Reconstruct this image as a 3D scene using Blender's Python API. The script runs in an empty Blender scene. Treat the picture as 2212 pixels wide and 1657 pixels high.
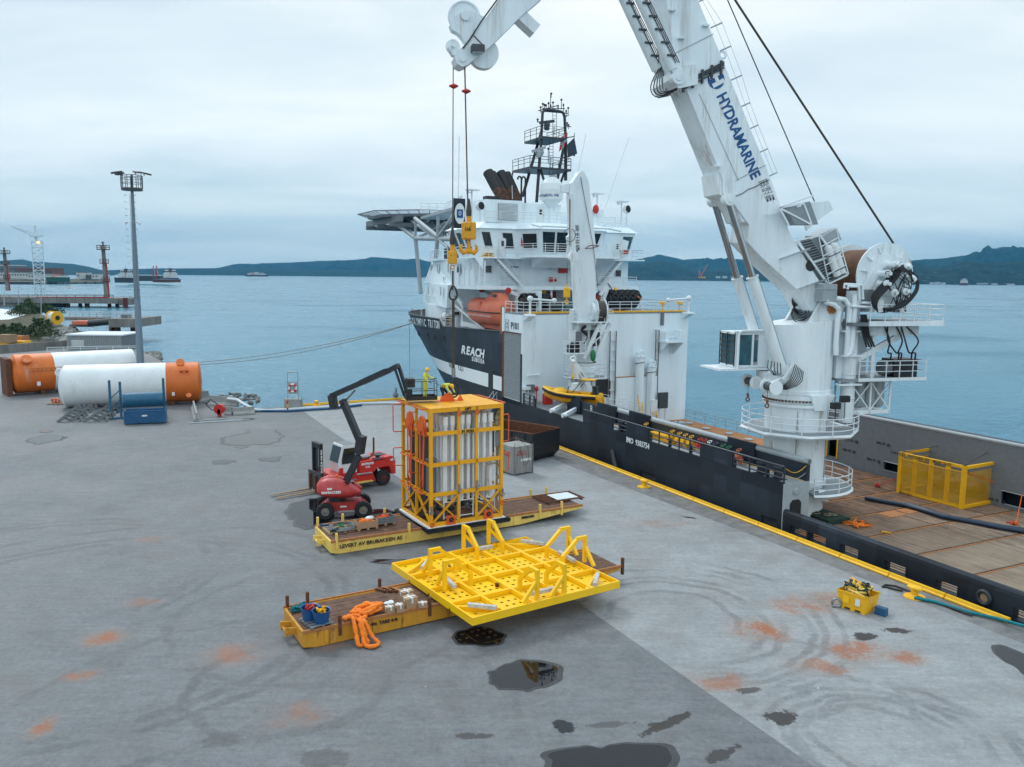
import bpy,math,random
import numpy as np
from mathutils import Vector,Matrix
random.seed(7)
R=math.radians
SC=bpy.context.scene
COL=SC.collection
V=Vector
# ------------------------------------------------------------------ camera
FPX,CX,CY,CAMH=1788.0,1106.0,828.5,15.3
PITCH,ROLL=R(7.4),R(0.55)
_f=V((0,math.cos(PITCH),-math.sin(PITCH)))
_r=V((1,0,0));_u=_r.cross(_f)
_c,_s=math.cos(ROLL),math.sin(ROLL)
_r2=_r*_c+_u*_s
_u2=_u*_c-_r*_s
CAMP=V((0,0,CAMH))
cam_data=bpy.data.cameras.new('camera')
cam=bpy.data.objects.new('camera',cam_data);COL.objects.link(cam)
cam.matrix_world=Matrix(((_r2.x,_u2.x,-_f.x,0),(_r2.y,_u2.y,-_f.y,0),(_r2.z,_u2.z,-_f.z,CAMH),(0,0,0,1)))
cam_data.sensor_width=36;cam_data.lens=FPX/2212*36
cam_data.clip_start=0.5;cam_data.clip_end=60000
SC.camera=cam
SC.render.resolution_x=1024;SC.render.resolution_y=767
SUN_EL,SUN_AZ=R(48),R(-35)
w=bpy.data.worlds.new('World');SC.world=w;w.use_nodes=True
nt=w.node_tree;N=nt.nodes;LK=nt.links;N.clear()
out=N.new('ShaderNodeOutputWorld');bg=N.new('ShaderNodeBackground')
bg.inputs['Strength'].default_value=0.1
sky=N.new('ShaderNodeTexSky');sky.sky_type='NISHITA';sky.sun_disc=False
sky.sun_elevation=SUN_EL;sky.sun_rotation=SUN_AZ
tc=N.new('ShaderNodeTexCoord')
sep=N.new('ShaderNodeSeparateXYZ');LK.new(tc.outputs['Generated'],sep.inputs[0])
# project the direction on a cloud deck: xy/(z+k)
ad=N.new('ShaderNodeMath');ad.operation='ADD';ad.inputs[1].default_value=0.16
mx=N.new('ShaderNodeMath');mx.operation='MAXIMUM';mx.inputs[1].default_value=0.0
LK.new(sep.outputs['Z'],mx.inputs[0]);LK.new(mx.outputs[0],ad.inputs[0])
cmb=N.new('ShaderNodeCombineXYZ')
for ax in 'XY':
 dv=N.new('ShaderNodeMath');dv.operation='DIVIDE'
 LK.new(sep.outputs[ax],dv.inputs[0]);LK.new(ad.outputs[0],dv.inputs[1]);LK.new(dv.outputs[0],cmb.inputs[ax])
n1=N.new('ShaderNodeTexNoise');n1.inputs['Scale'].default_value=0.75;n1.inputs['Detail'].default_value=7
n1.inputs['Roughness'].default_value=0.52;n1.inputs['Distortion'].default_value=0.35
mp=N.new('ShaderNodeMapping');mp.inputs['Scale'].default_value=(1.0,1.7,1.0);mp.inputs['Rotation'].default_value=(0,0,R(-20))
mp.inputs['Location'].default_value=(3.3,1.2,0)
LK.new(cmb.outputs[0],mp.inputs[0]);LK.new(mp.outputs[0],n1.inputs['Vector'])
cr=N.new('ShaderNodeValToRGB');LK.new(n1.outputs['Fac'],cr.inputs[0])
K=10.0
cr.color_ramp.elements[0].position=0.30;cr.color_ramp.elements[0].color=(0.60,0.73,0.80,1)
cr.color_ramp.elements[1].position=0.66;cr.color_ramp.elements[1].color=(0.90,0.95,0.965,1)
e=cr.color_ramp.elements.new(0.48);e.color=(0.76,0.85,0.89,1)
# brighter towards the zenith, greyer-blue near the horizon
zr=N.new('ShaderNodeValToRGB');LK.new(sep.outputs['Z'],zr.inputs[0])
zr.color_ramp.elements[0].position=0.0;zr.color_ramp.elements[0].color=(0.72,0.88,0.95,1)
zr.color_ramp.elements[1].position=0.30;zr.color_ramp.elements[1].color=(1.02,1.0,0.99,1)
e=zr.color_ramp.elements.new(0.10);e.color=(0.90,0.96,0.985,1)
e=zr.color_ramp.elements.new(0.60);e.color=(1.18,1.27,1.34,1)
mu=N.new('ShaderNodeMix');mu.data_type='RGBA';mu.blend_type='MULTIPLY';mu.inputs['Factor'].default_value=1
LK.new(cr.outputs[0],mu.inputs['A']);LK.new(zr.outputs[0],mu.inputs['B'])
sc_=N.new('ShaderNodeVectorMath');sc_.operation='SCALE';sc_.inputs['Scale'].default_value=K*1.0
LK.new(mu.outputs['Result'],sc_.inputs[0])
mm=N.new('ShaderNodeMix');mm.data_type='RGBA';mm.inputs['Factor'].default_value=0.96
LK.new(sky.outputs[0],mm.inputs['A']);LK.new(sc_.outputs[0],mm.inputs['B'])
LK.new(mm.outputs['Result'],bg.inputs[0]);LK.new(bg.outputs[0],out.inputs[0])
# ------------------------------------------------------------------ soft overcast sun
sd=bpy.data.lights.new('sun','SUN');sd.energy=1.1;sd.angle=R(16);sd.color=(1.0,0.98,0.95)
so=bpy.data.objects.new('sun',sd);COL.objects.link(so)
_d=V((math.sin(SUN_AZ)*math.cos(SUN_EL),math.cos(SUN_AZ)*math.cos(SUN_EL),math.sin(SUN_EL)))
so.rotation_euler=_d.to_track_quat('Z','Y').to_euler()
so.location=(0,0,80)
SC.view_settings.view_transform='Standard';SC.view_settings.look='None'
SC.view_settings.exposure=0.3;SC.view_settings.gamma=1;SC.view_settings.use_curve_mapping=False
SC.render.engine='CYCLES'
SC.cycles.volume_bounces=0;SC.cycles.max_bounces=6
def ray(x,y):return _f+_r2*((x-CX)/FPX)-_u2*((y-CY)/FPX)
def G(x,y,z=0.0):
 d=ray(x,y);return CAMP+d*((z-CAMH)/d.z)
def VPL(x,y,p0,n):
 d=ray(x,y);return CAMP+d*((p0-CAMP).dot(n)/d.dot(n))
def DY(x,y,Y):
 d=ray(x,y);return CAMP+d*(Y/d.y)
SHA=R(116.04)
EB=V((math.cos(SHA),math.sin(SHA),0));EY=V((-math.sin(SHA),math.cos(SHA),0))
SHO=V((10.01,61.09,0))-EY*1.0
def toS(p):q=p-SHO;return V((q.dot(EB),q.dot(EY),q.z))
def frS(x,y,z):return SHO+EB*x+EY*y+V((0,0,z))
def SY(x,y,c=0.0):return toS(VPL(x,y,SHO+EY*c,EY))
def SX(x,y,c=0.0):return toS(VPL(x,y,SHO+EB*c,EB))
def SZ(x,y,z=0.0):return toS(G(x,y,z))
# crane frame: x' outreach towards the load, y' across, z' up
P0=frS(-9.6,-4.4,0)
DD=V((-3.49,49.25,0))-P0;DD.z=0;DD.normalize()
CRA=math.atan2(DD.y,DD.x);NN=V((-DD.y,DD.x,0))
def CR(x,y,off=0.0):
 q=VPL(x,y,P0+NN*off,NN)-P0;return V((q.dot(DD),off,q.z))
# ------------------------------------------------------------------ materials
MATS={}
def lin(c):
 return tuple(((v/255)/12.92 if v/255<=.04045 else((v/255+.055)/1.055)**2.4) for v in c)
def mat(name,col,rough=.55,metal=0.,var=.12,scale=3.,rust=0.,rustcol=(.13,.045,.015),bump=0.,streak=False,rscale=1.5,runs=0.,spec=.5,emit=0.):
 if name in MATS:return MATS[name]
 m=bpy.data.materials.new(name);m.use_nodes=True;MATS[name]=m
 n=m.node_tree.nodes;l=m.node_tree.links
 b=n['Principled BSDF'];b.inputs['Roughness'].default_value=rough;b.inputs['Metallic'].default_value=metal
 b.inputs['Specular IOR Level'].default_value=spec
 t=n.new('ShaderNodeTexCoord');src=t.outputs['Object']
 if streak:
  mpn=n.new('ShaderNodeMapping');mpn.inputs['Scale'].default_value=(1,1,.18);l.new(src,mpn.inputs[0]);src=mpn.outputs[0]
 a=n.new('ShaderNodeTexNoise');a.inputs['Scale'].default_value=scale;a.inputs['Detail'].default_value=6;a.inputs['Roughness'].default_value=.65
 l.new(src,a.inputs['Vector'])
 r=n.new('ShaderNodeValToRGB');l.new(a.outputs['Fac'],r.inputs[0])
 r.color_ramp.elements[0].position=.3;r.color_ramp.elements[1].position=.7
 r.color_ramp.elements[0].color=(*[max(0,c*(1-var)) for c in col],1)
 r.color_ramp.elements[1].color=(*[min(1,c*(1+var)) for c in col],1)
 cur=r.outputs[0]
 if rust>0:
  g=n.new('ShaderNodeTexNoise');g.inputs['Scale'].default_value=rscale;g.inputs['Detail'].default_value=9;g.inputs['Roughness'].default_value=.72
  l.new(src,g.inputs['Vector'])
  q=n.new('ShaderNodeValToRGB');l.new(g.outputs['Fac'],q.inputs[0])
  q.color_ramp.elements[0].position=.72-.35*rust;q.color_ramp.elements[1].position=.80-.30*rust
  q.color_ramp.elements[0].color=(0,0,0,1);q.color_ramp.elements[1].color=(1,1,1,1)
  x=n.new('ShaderNodeMix');x.data_type='RGBA';l.new(q.outputs[0],x.inputs['Factor']);l.new(cur,x.inputs['A']);x.inputs['B'].default_value=(*rustcol,1)
  cur=x.outputs['Result']
 if runs>0:
  mr_=n.new('ShaderNodeMapping');mr_.inputs['Scale'].default_value=(1,1,.07);l.new(t.outputs['Object'],mr_.inputs[0])
  for sc_2,p_,cc in((2.6,.66,(.34,.21,.12)),(1.1,.60,(.45,.45,.43))):
   g=n.new('ShaderNodeTexNoise');g.inputs['Scale'].default_value=sc_2;g.inputs['Detail'].default_value=8;g.inputs['Roughness'].default_value=.75;l.new(mr_.outputs[0],g.inputs['Vector'])
   q=n.new('ShaderNodeMapRange');l.new(g.outputs['Fac'],q.inputs['Value']);q.inputs['From Min'].default_value=p_-.06*runs;q.inputs['From Max'].default_value=p_+.14;q.inputs['To Max'].default_value=runs
   x=n.new('ShaderNodeMix');x.data_type='RGBA';l.new(q.outputs[0],x.inputs['Factor']);l.new(cur,x.inputs['A']);x.inputs['B'].default_value=(*cc,1);cur=x.outputs['Result']
 l.new(cur,b.inputs['Base Color'])
 if bump>0:
  bn=n.new('ShaderNodeBump');bn.inputs['Strength'].default_value=bump;bn.inputs['Distance'].default_value=.05
  l.new(a.outputs['Fac'],bn.inputs['Height']);l.new(bn.outputs[0],b.inputs['Normal'])
 if emit>0:
  b.inputs['Emission Color'].default_value=(*col,1);b.inputs['Emission Strength'].default_value=emit
 return m
def M(name):return MATS[name]
RC=(.14,.05,.018)
mat('ship_white',(.77,.86,.90),.38,var=.07,scale=.5,rust=.17,runs=.7,rustcol=(.40,.33,.27),streak=True,rscale=1.1)
mat('crane_white',(.74,.81,.84),.45,var=.10,scale=.6,rust=.38,runs=1.,rustcol=(.40,.31,.22),streak=True,rscale=.9)
mat('white',(.72,.75,.76),.45,var=.05)
mat('rail_white',(.70,.75,.78),.5,var=.05)
mat('light_grey',(.33,.37,.39),.55,var=.1)
mat('deck_grey',(.20,.22,.235),.6,var=.14,scale=1.5)
mat('mid_grey',(.15,.165,.18),.6,var=.12)
mat('dark_grey',(.045,.052,.06),.5,var=.3)
mat('steel',(.32,.33,.34),.35,.8,var=.15)
mat('chrome',(.40,.41,.42),.12,1.,var=.05)
mat('black',(.012,.013,.015),.5,var=.3)
mat('rubber',(.010,.011,.013),.75,var=.3,scale=8)
mat('tyre',(.014,.015,.017),.8,var=.3,scale=6)
mat('hull_edge',(.022,.030,.042),.4,var=.2)
mat('glass_dark',(.008,.013,.018),.06,var=.2,spec=.6)
mat('glass_teal',(.02,.09,.12),.06,var=.5,scale=1.2,spec=.7)
mat('pod_yellow',(.80,.37,.005),.45,var=.08,scale=2,rust=.12,rustcol=(.22,.10,.02))
mat('template_yellow',(.92,.54,.003),.38,var=.04,scale=1.2)
mat('yellow',(.84,.44,.006),.45,var=.10)
mat('kerb_yellow',(.84,.46,.008),.5,var=.10,scale=3,rust=.18,rustcol=(.25,.14,.05),rscale=3)
mat('trailer_yellow',(.80,.56,.13),.5,var=.12,scale=1.6,runs=.6,rust=.40,rustcol=(.16,.06,.015),rscale=1.3,streak=True)
mat('trailer_orange',(.58,.27,.02),.5,var=.15,scale=1.6,runs=.5,rust=.50,rustcol=(.13,.045,.013),rscale=1.3,streak=True)
mat('rust',(.115,.042,.017),.85,var=.45,scale=5,rust=.3,rustcol=(.30,.12,.035),rscale=3,bump=.3)
mat('orange_rust',(.40,.16,.05),.8,var=.3,scale=4,rust=.5,rustcol=(.12,.04,.015),rscale=4)
mat('orange',(.74,.13,.012),.5,var=.08)
mat('pod_orange',(.72,.11,.012),.5,var=.1)
mat('sling_orange',(.85,.20,.012),.8,var=.15,scale=8,bump=.4)
mat('lifeboat_orange',(.66,.165,.09),.5,var=.09,scale=.8,rust=.12,rustcol=(.45,.14,.09),streak=True)
mat('tank_orange',(.66,.15,.018),.5,runs=.6,var=.12,scale=.5,rust=.20,rustcol=(.22,.05,.02),rscale=.6)
mat('tank_white',(.72,.75,.76),.5,runs=.6,var=.08,scale=.4,rust=.22,rustcol=(.45,.37,.30),rscale=.7)
mat('red',(.50,.018,.012),.4,var=.1)
mat('truck_red',(.56,.020,.014),.33,var=.15,scale=2,rust=.12,rustcol=(.10,.03,.02))
mat('lift_red',(.42,.035,.035),.42,var=.22,scale=2)
mat('lift_grey',(.022,.026,.032),.45,var=.25)
mat('blue',(.012,.085,.20),.45,var=.2,rust=.15,rustcol=(.12,.06,.03),rscale=4)
mat('reel_blue',(.015,.11,.20),.5,var=.25,rust=.25,rustcol=(.16,.07,.03),rscale=2.5)
mat('bucket_blue',(.008,.075,.22),.45,var=.15)
mat('logo_blue',(.0,.075,.24),.5,var=.05)
mat('green',(.01,.18,.06),.5,var=.2)
mat('teal',(.0,.14,.16),.8,var=.3)
mat('turq_rope',(.0,.17,.20),.8,var=.4,scale=15)
mat('wood',(.30,.20,.115),.8,var=.25,scale=6)
mat('pallet_wood',(.38,.26,.15),.8,var=.2,scale=6)
mat('grey_wood',(.46,.47,.46),.85,var=.25,scale=5)
mat('cardboard',(.38,.235,.14),.8,var=.08)
mat('tape',(.66,.70,.72),.4,var=.1)
mat('concrete',(.30,.31,.30),.85,var=.2,scale=1.5,bump=.2)
mat('old_concrete',(.20,.19,.175),.9,var=.35,scale=.7,rust=.3,rustcol=(.09,.08,.07),streak=True)
mat('galv',(.20,.27,.33),.5,.3,var=.12,scale=.8,streak=True)
mat('corrugated',(.25,.275,.29),.55,var=.08)
mat('roof_pale',(.60,.66,.68),.6,var=.06)
mat('rope',(.30,.25,.18),.9,var=.25,scale=20)
mat('wire',(.05,.042,.036),.6,var=.3)
mat('brown_wire',(.16,.09,.055),.7,var=.3)
mat('hose',(.012,.013,.016),.5,var=.3)
mat('navy_hose',(.010,.028,.055),.4,var=.3)
mat('exhaust_top',(.010,.011,.013),.6,var=.3)
mat('exhaust',(.085,.038,.022),.65,.3,var=.7,scale=2.5)
mat('radome',(.74,.79,.80),.4,var=.03)
mat('maroon',(.10,.012,.018),.6,var=.2)
mat('alu',(.36,.355,.34),.5,.4,var=.2,scale=2,rust=.2,rustcol=(.20,.13,.08),streak=True)
mat('skip_black',(.016,.019,.024),.5,var=.35,scale=1.5,rust=.10,rustcol=(.10,.05,.03))
mat('hi_vis',(.60,.62,.05),.8,var=.12,scale=6,rust=.12,rustcol=(.30,.33,.05))
mat('trouser_dark',(.02,.023,.03),.8,var=.3)
mat('reflective',(.70,.73,.72),.4,var=.05)
mat('skin',(.42,.22,.15),.6,var=.1)
mat('helmet',(.86,.48,.01),.3,var=.03)
mat('brown_drum',(.14,.062,.028),.7,var=.35,scale=3)
mat('lamp_glass',(.45,.50,.52),.15,var=.1)
mat('pvc_white',(.74,.76,.77),.4,var=.05)
mat('mesh_grey',(.25,.28,.30),.6,var=.1)
mat('text_black',(.015,.017,.02),.6,var=.1)
mat('text_white',(.74,.78,.80),.6,var=.05)
mat('green_dark',(.008,.035,.02),.7,var=.4)
mat('bricky',(.16,.075,.065),.8,var=.15,scale=.1)
mat('ship_green',(.008,.075,.055),.5,var=.1)
mat('ship_blue',(.008,.055,.17),.5,var=.1)
mat('far_white',(.55,.58,.58),.6,var=.05,scale=.1)
# ------------------------------------------------------------------ mesh builder
def frame_from(p0,p1,up=None):
 z=(p1-p0);L=z.length;z=z/L if L>1e-9 else V((0,0,1))
 upv=up if up is not None else(V((0,0,1)) if abs(z.z)<.95 else V((1,0,0)))
 x=upv.cross(z)
 if x.length<1e-6:x=V((1,0,0)).cross(z)
 x.normalize();y=z.cross(x)
 return x,y,z,L
class MB:
 def __init__(s):s.v=[];s.f=[];s.sm=[];s.mi=[];s.cur=0
 def add(s,vs,fs,smooth=False):
  o=len(s.v);s.v.extend([tuple(p) for p in vs])
  for f in fs:s.f.append([i+o for i in f]);s.sm.append(smooth);s.mi.append(s.cur)
  return s
 def box(s,x0,x1,y0,y1,z0,z1,m=None):
  ps=[V((x,y,z)) for z in(z0,z1) for x,y in((x0,y0),(x1,y0),(x1,y1),(x0,y1))]
  if m is not None:ps=[m@p for p in ps]
  return s.add(ps,[(3,2,1,0),(4,5,6,7),(0,1,5,4),(1,2,6,5),(2,3,7,6),(3,0,4,7)])
 def bar(s,p0,p1,w,h=None,up=None):
  h=w if h is None else h
  p0=V(p0);p1=V(p1);x,y,z,L=frame_from(p0,p1,up)
  x=x*(w/2);y=y*(h/2)
  ps=[p+a*x+b*y for p in(p0,p1) for a,b in((-1,-1),(1,-1),(1,1),(-1,1))]
  return s.add(ps,[(3,2,1,0),(4,5,6,7),(0,1,5,4),(1,2,6,5),(2,3,7,6),(3,0,4,7)])
 def tube(s,p0,p1,r,r1=None,n=8,caps=True):
  r1=r if r1 is None else r1
  p0=V(p0);p1=V(p1);x,y,z,L=frame_from(p0,p1)
  cs=[(math.cos(2*math.pi*i/n),math.sin(2*math.pi*i/n)) for i in range(n)]
  a=[p0+(x*c+y*q)*r for c,q in cs];b=[p1+(x*c+y*q)*r1 for c,q in cs]
  s.add(a+b,[(i,(i+1)%n,n+(i+1)%n,n+i) for i in range(n)],n>5)
  if caps:
   s.add(a,[tuple(range(n-1,-1,-1))]);s.add(b,[tuple(range(n))])
  return s
 def path(s,pts,r,n=6,closed=False,caps=True):
  pts=[V(p) for p in pts];N_=len(pts)
  if N_<2:return s
  vs=[];px=None
  for i,p in enumerate(pts):
   a=pts[i-1] if(i>0 or closed) else p;b=pts[(i+1)%N_] if(i<N_-1 or closed) else p
   t=(b-a);t=t.normalized() if t.length>1e-9 else V((0,0,1))
   if px is None:x=(V((0,0,1)) if abs(t.z)<.9 else V((1,0,0))).cross(t)
   else:x=px-t*px.dot(t)
   if x.length<1e-6:x=V((1,.3,.1)).cross(t)
   x.normalize();px=x;y=t.cross(x)
   rr=r[i] if isinstance(r,(list,tuple)) else r
   vs+=[p+(x*math.cos(2*math.pi*k/n)+y*math.sin(2*math.pi*k/n))*rr for k in range(n)]
  fs=[]
  for i in range(N_ if closed else N_-1):
   a=i*n;b=((i+1)%N_)*n
   fs+=[(a+k,a+(k+1)%n,b+(k+1)%n,b+k) for k in range(n)]
  s.add(vs,fs,n>4)
  if caps and not closed:
   s.add(vs[:n],[tuple(range(n-1,-1,-1))]);s.add(vs[-n:],[tuple(range(n))])
  return s
 def prism(s,poly,org,ex,ey,ez,t0,t1):
  n=len(poly);org=V(org)
  a=[org+ex*p[0]+ey*p[1]+ez*t0 for p in poly];b=[org+ex*p[0]+ey*p[1]+ez*t1 for p in poly]
  s.add(a+b,[(i,(i+1)%n,n+(i+1)%n,n+i) for i in range(n)])
  s.add(a,[tuple(range(n-1,-1,-1))]);s.add(b,[tuple(range(n))]);return s
 def xz(s,poly,y0,y1):return s.prism(poly,(0,0,0),V((1,0,0)),V((0,0,1)),V((0,1,0)),y0,y1)
 def xy(s,poly,z0,z1):return s.prism(poly,(0,0,0),V((1,0,0)),V((0,1,0)),V((0,0,1)),z0,z1)
 def yz(s,poly,x0,x1):return s.prism(poly,(0,0,0),V((0,1,0)),V((0,0,1)),V((1,0,0)),x0,x1)
 def lathe(s,prof,p0,axis=(0,0,1),n=16,smooth=True,caps=True):
  p0=V(p0);x,y,z,_=frame_from(p0,p0+V(axis))
  vs=[p0+(x*math.cos(2*math.pi*k/n)+y*math.sin(2*math.pi*k/n))*r+z*h for r,h in prof for k in range(n)]
  for i in range(len(prof)-1):
   seg=vs[i*n:(i+2)*n]
   s.add(seg,[(k,(k+1)%n,n+(k+1)%n,n+k) for k in range(n)],smooth)
  if caps and prof[0][0]>1e-3:s.add(vs[:n],[tuple(range(n-1,-1,-1))])
  if caps and prof[-1][0]>1e-3:s.add(vs[-n:],[tuple(range(n))])
  return s
 def ell(s,c,r,n=12,m=8,mt=None):
  c=V(c);vs=[];
  for i in range(m+1):
   th=math.pi*i/m
   for k in range(n):
    p=V((r[0]*math.sin(th)*math.cos(2*math.pi*k/n),r[1]*math.sin(th)*math.sin(2*math.pi*k/n),r[2]*math.cos(th)))
    if mt is not None:p=mt@p
    vs.append(c+p)
  return s.add(vs,[(i*n+k,(i+1)*n+k,(i+1)*n+(k+1)%n,i*n+(k+1)%n) for i in range(m) for k in range(n)],True)
 def torus(s,c,axis,R_,r,n=20,m=8,a0=0,a1=360):
  c=V(c);x,y,z,_=frame_from(c,c+V(axis))
  full=abs(a1-a0)>=360;cnt=n if full else n+1
  pts=[c+(x*math.cos(R(a0+(a1-a0)*k/n))+y*math.sin(R(a0+(a1-a0)*k/n)))*R_ for k in range(cnt)]
  return s.path(pts,r,m,closed=full)
 def quad(s,a,b,c,d):return s.add([V(a),V(b),V(c),V(d)],[(0,1,2,3)])
 def build(s,name,m,parent=None,kind=None,label=None,world=False,slots=None):
  me=bpy.data.meshes.new(name)
  vs=s.v
  if world and parent is not None:
   inv=ROOTM[parent.name].inverted()
   vs=[tuple(inv@V(p)) for p in vs]
  me.from_pydata(vs,[],s.f)
  me.polygons.foreach_set('use_smooth',s.sm)
  for k in(slots or[m]):me.materials.append(MATS[k] if isinstance(k,str) else k)
  if slots:me.polygons.foreach_set('material_index',s.mi)
  me.update()
  o=bpy.data.objects.new(name,me);COL.objects.link(o)
  if parent is not None:
   o.parent=parent;ROOTM[o.name]=ROOTM[parent.name]
  else:ROOTM[o.name]=Matrix.Identity(4)
  if kind:o['kind']=kind
  if label:o['label']=label
  return o
ROOTM={}
def tag(o,label=None,cat=None,group=None,kind=None):
 if label:o['label']=label
 if cat:o['category']=cat
 if group:o['group']=group
 if kind:o['kind']=kind
 return o
def thing(name,label,cat,loc=(0,0,0),rz=0.0,group=None,mtx=None):
 o=bpy.data.objects.new(name,None);COL.objects.link(o);o.empty_display_size=.3
 mw=mtx if mtx is not None else Matrix.Translation(V(loc))@Matrix.Rotation(rz,4,'Z')
 o.matrix_world=mw;ROOTM[o.name]=mw.copy()
 return tag(o,label,cat,group)
def solo(mb,name,m,label,cat,group=None,loc=(0,0,0),rz=0.,mtx=None):
 o=mb.build(name,m);mw=mtx if mtx is not None else Matrix.Translation(V(loc))@Matrix.Rotation(rz,4,'Z')
 o.matrix_world=mw;ROOTM[o.name]=mw.copy();return tag(o,label,cat,group)
def dup(root,loc=None,rz=None,label=None,group=None,mtx=None):
 r=root.copy();COL.objects.link(r)
 if mtx is not None:r.matrix_world=mtx
 else:r.matrix_world=Matrix.Translation(V(loc))@Matrix.Rotation(rz or 0,4,'Z')
 ROOTM[r.name]=r.matrix_world.copy()
 if label:r['label']=label
 if group:r['group']=group
 def rec(src,dst):
  for ch in list(src.children):
   c=ch.copy();COL.objects.link(c);c.parent=dst;rec(ch,c)
 rec(root,r);return r
def share(o,name,parent,T):
 c=bpy.data.objects.new(name,o.data);COL.objects.link(c);c.parent=parent;c.matrix_local=T
 ROOTM[c.name]=ROOTM[parent.name];return c
def text(body,size,mtx,m,parent,name='lettering',bold=0.0,ext=.006,sx=1.0,align='CENTER',spacing=1.0,shear=0.0):
 cu=bpy.data.curves.new('lettering','FONT');cu.body=body;cu.size=size;cu.align_x=align;cu.align_y='CENTER'
 cu.extrude=ext;cu.offset=bold;cu.resolution_u=2;cu.space_character=spacing;cu.shear=shear
 to=bpy.data.objects.new('lettering_tmp',cu);COL.objects.link(to)
 me=bpy.data.meshes.new_from_object(to);bpy.data.objects.remove(to);bpy.data.curves.remove(cu)
 me.name=name;me.materials.clear();me.materials.append(MATS[m]);me.transform(mtx@Matrix.Diagonal((sx,1,1,1)))
 o=bpy.data.objects.new(name,me);COL.objects.link(o);o.parent=parent;ROOTM[o.name]=ROOTM[parent.name]
 return o
def fm(org,ex,ey):
 ex=V(ex).normalized();ez=ex.cross(V(ey)).normalized();ey=ez.cross(ex)
 return Matrix(((ex.x,ey.x,ez.x,org[0]),(ex.y,ey.y,ez.y,org[1]),(ex.z,ey.z,ez.z,org[2]),(0,0,0,1)))
def rail(mb,pts,h=1.1,r=.03,mids=(.4,.75),step=1.5,post=.03,n=5):
 pts=[V(p) for p in pts];up=V((0,0,1))
 for i in range(len(pts)-1):
  a,b=pts[i],pts[i+1];L=(b-a).length;k=max(1,round(L/step))
  for j in range(k+1):
   if j==0 and i>0:continue
   p=a.lerp(b,j/k);mb.tube(p,p+up*h,post,n=n,caps=False)
 mb.path([p+up*h for p in pts],r,n)
 for q in mids:mb.path([p+up*(h*q) for p in pts],r*.8,n)
 return mb
def ladder(mb,p0,p1,w,side,r=.025,step=.35,stile=.03):
 p0=V(p0);p1=V(p1);sd_=V(side).normalized()*(w/2);L=(p1-p0).length
 for q in(-1,1):mb.tube(p0+sd_*q,p1+sd_*q,stile,n=5)
 k=int(L/step)
 for i in range(1,k+1):
  p=p0.lerp(p1,i/(k+1));mb.tube(p-sd_,p+sd_,r,n=4,caps=False)
 return mb
# ================================================================== SETTING
from mathutils import noise as MN
WZ=-3.0
def px2(pts,z=0.0):return[G(x,y,z) for x,y in pts]
def sheet(name,pts,z,m,kind='structure'):
 mb=MB();mb.add([V((p[0],p[1],z)) for p in pts],[tuple(range(len(pts)))]);return mb.build(name,m,kind=kind)
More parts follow.
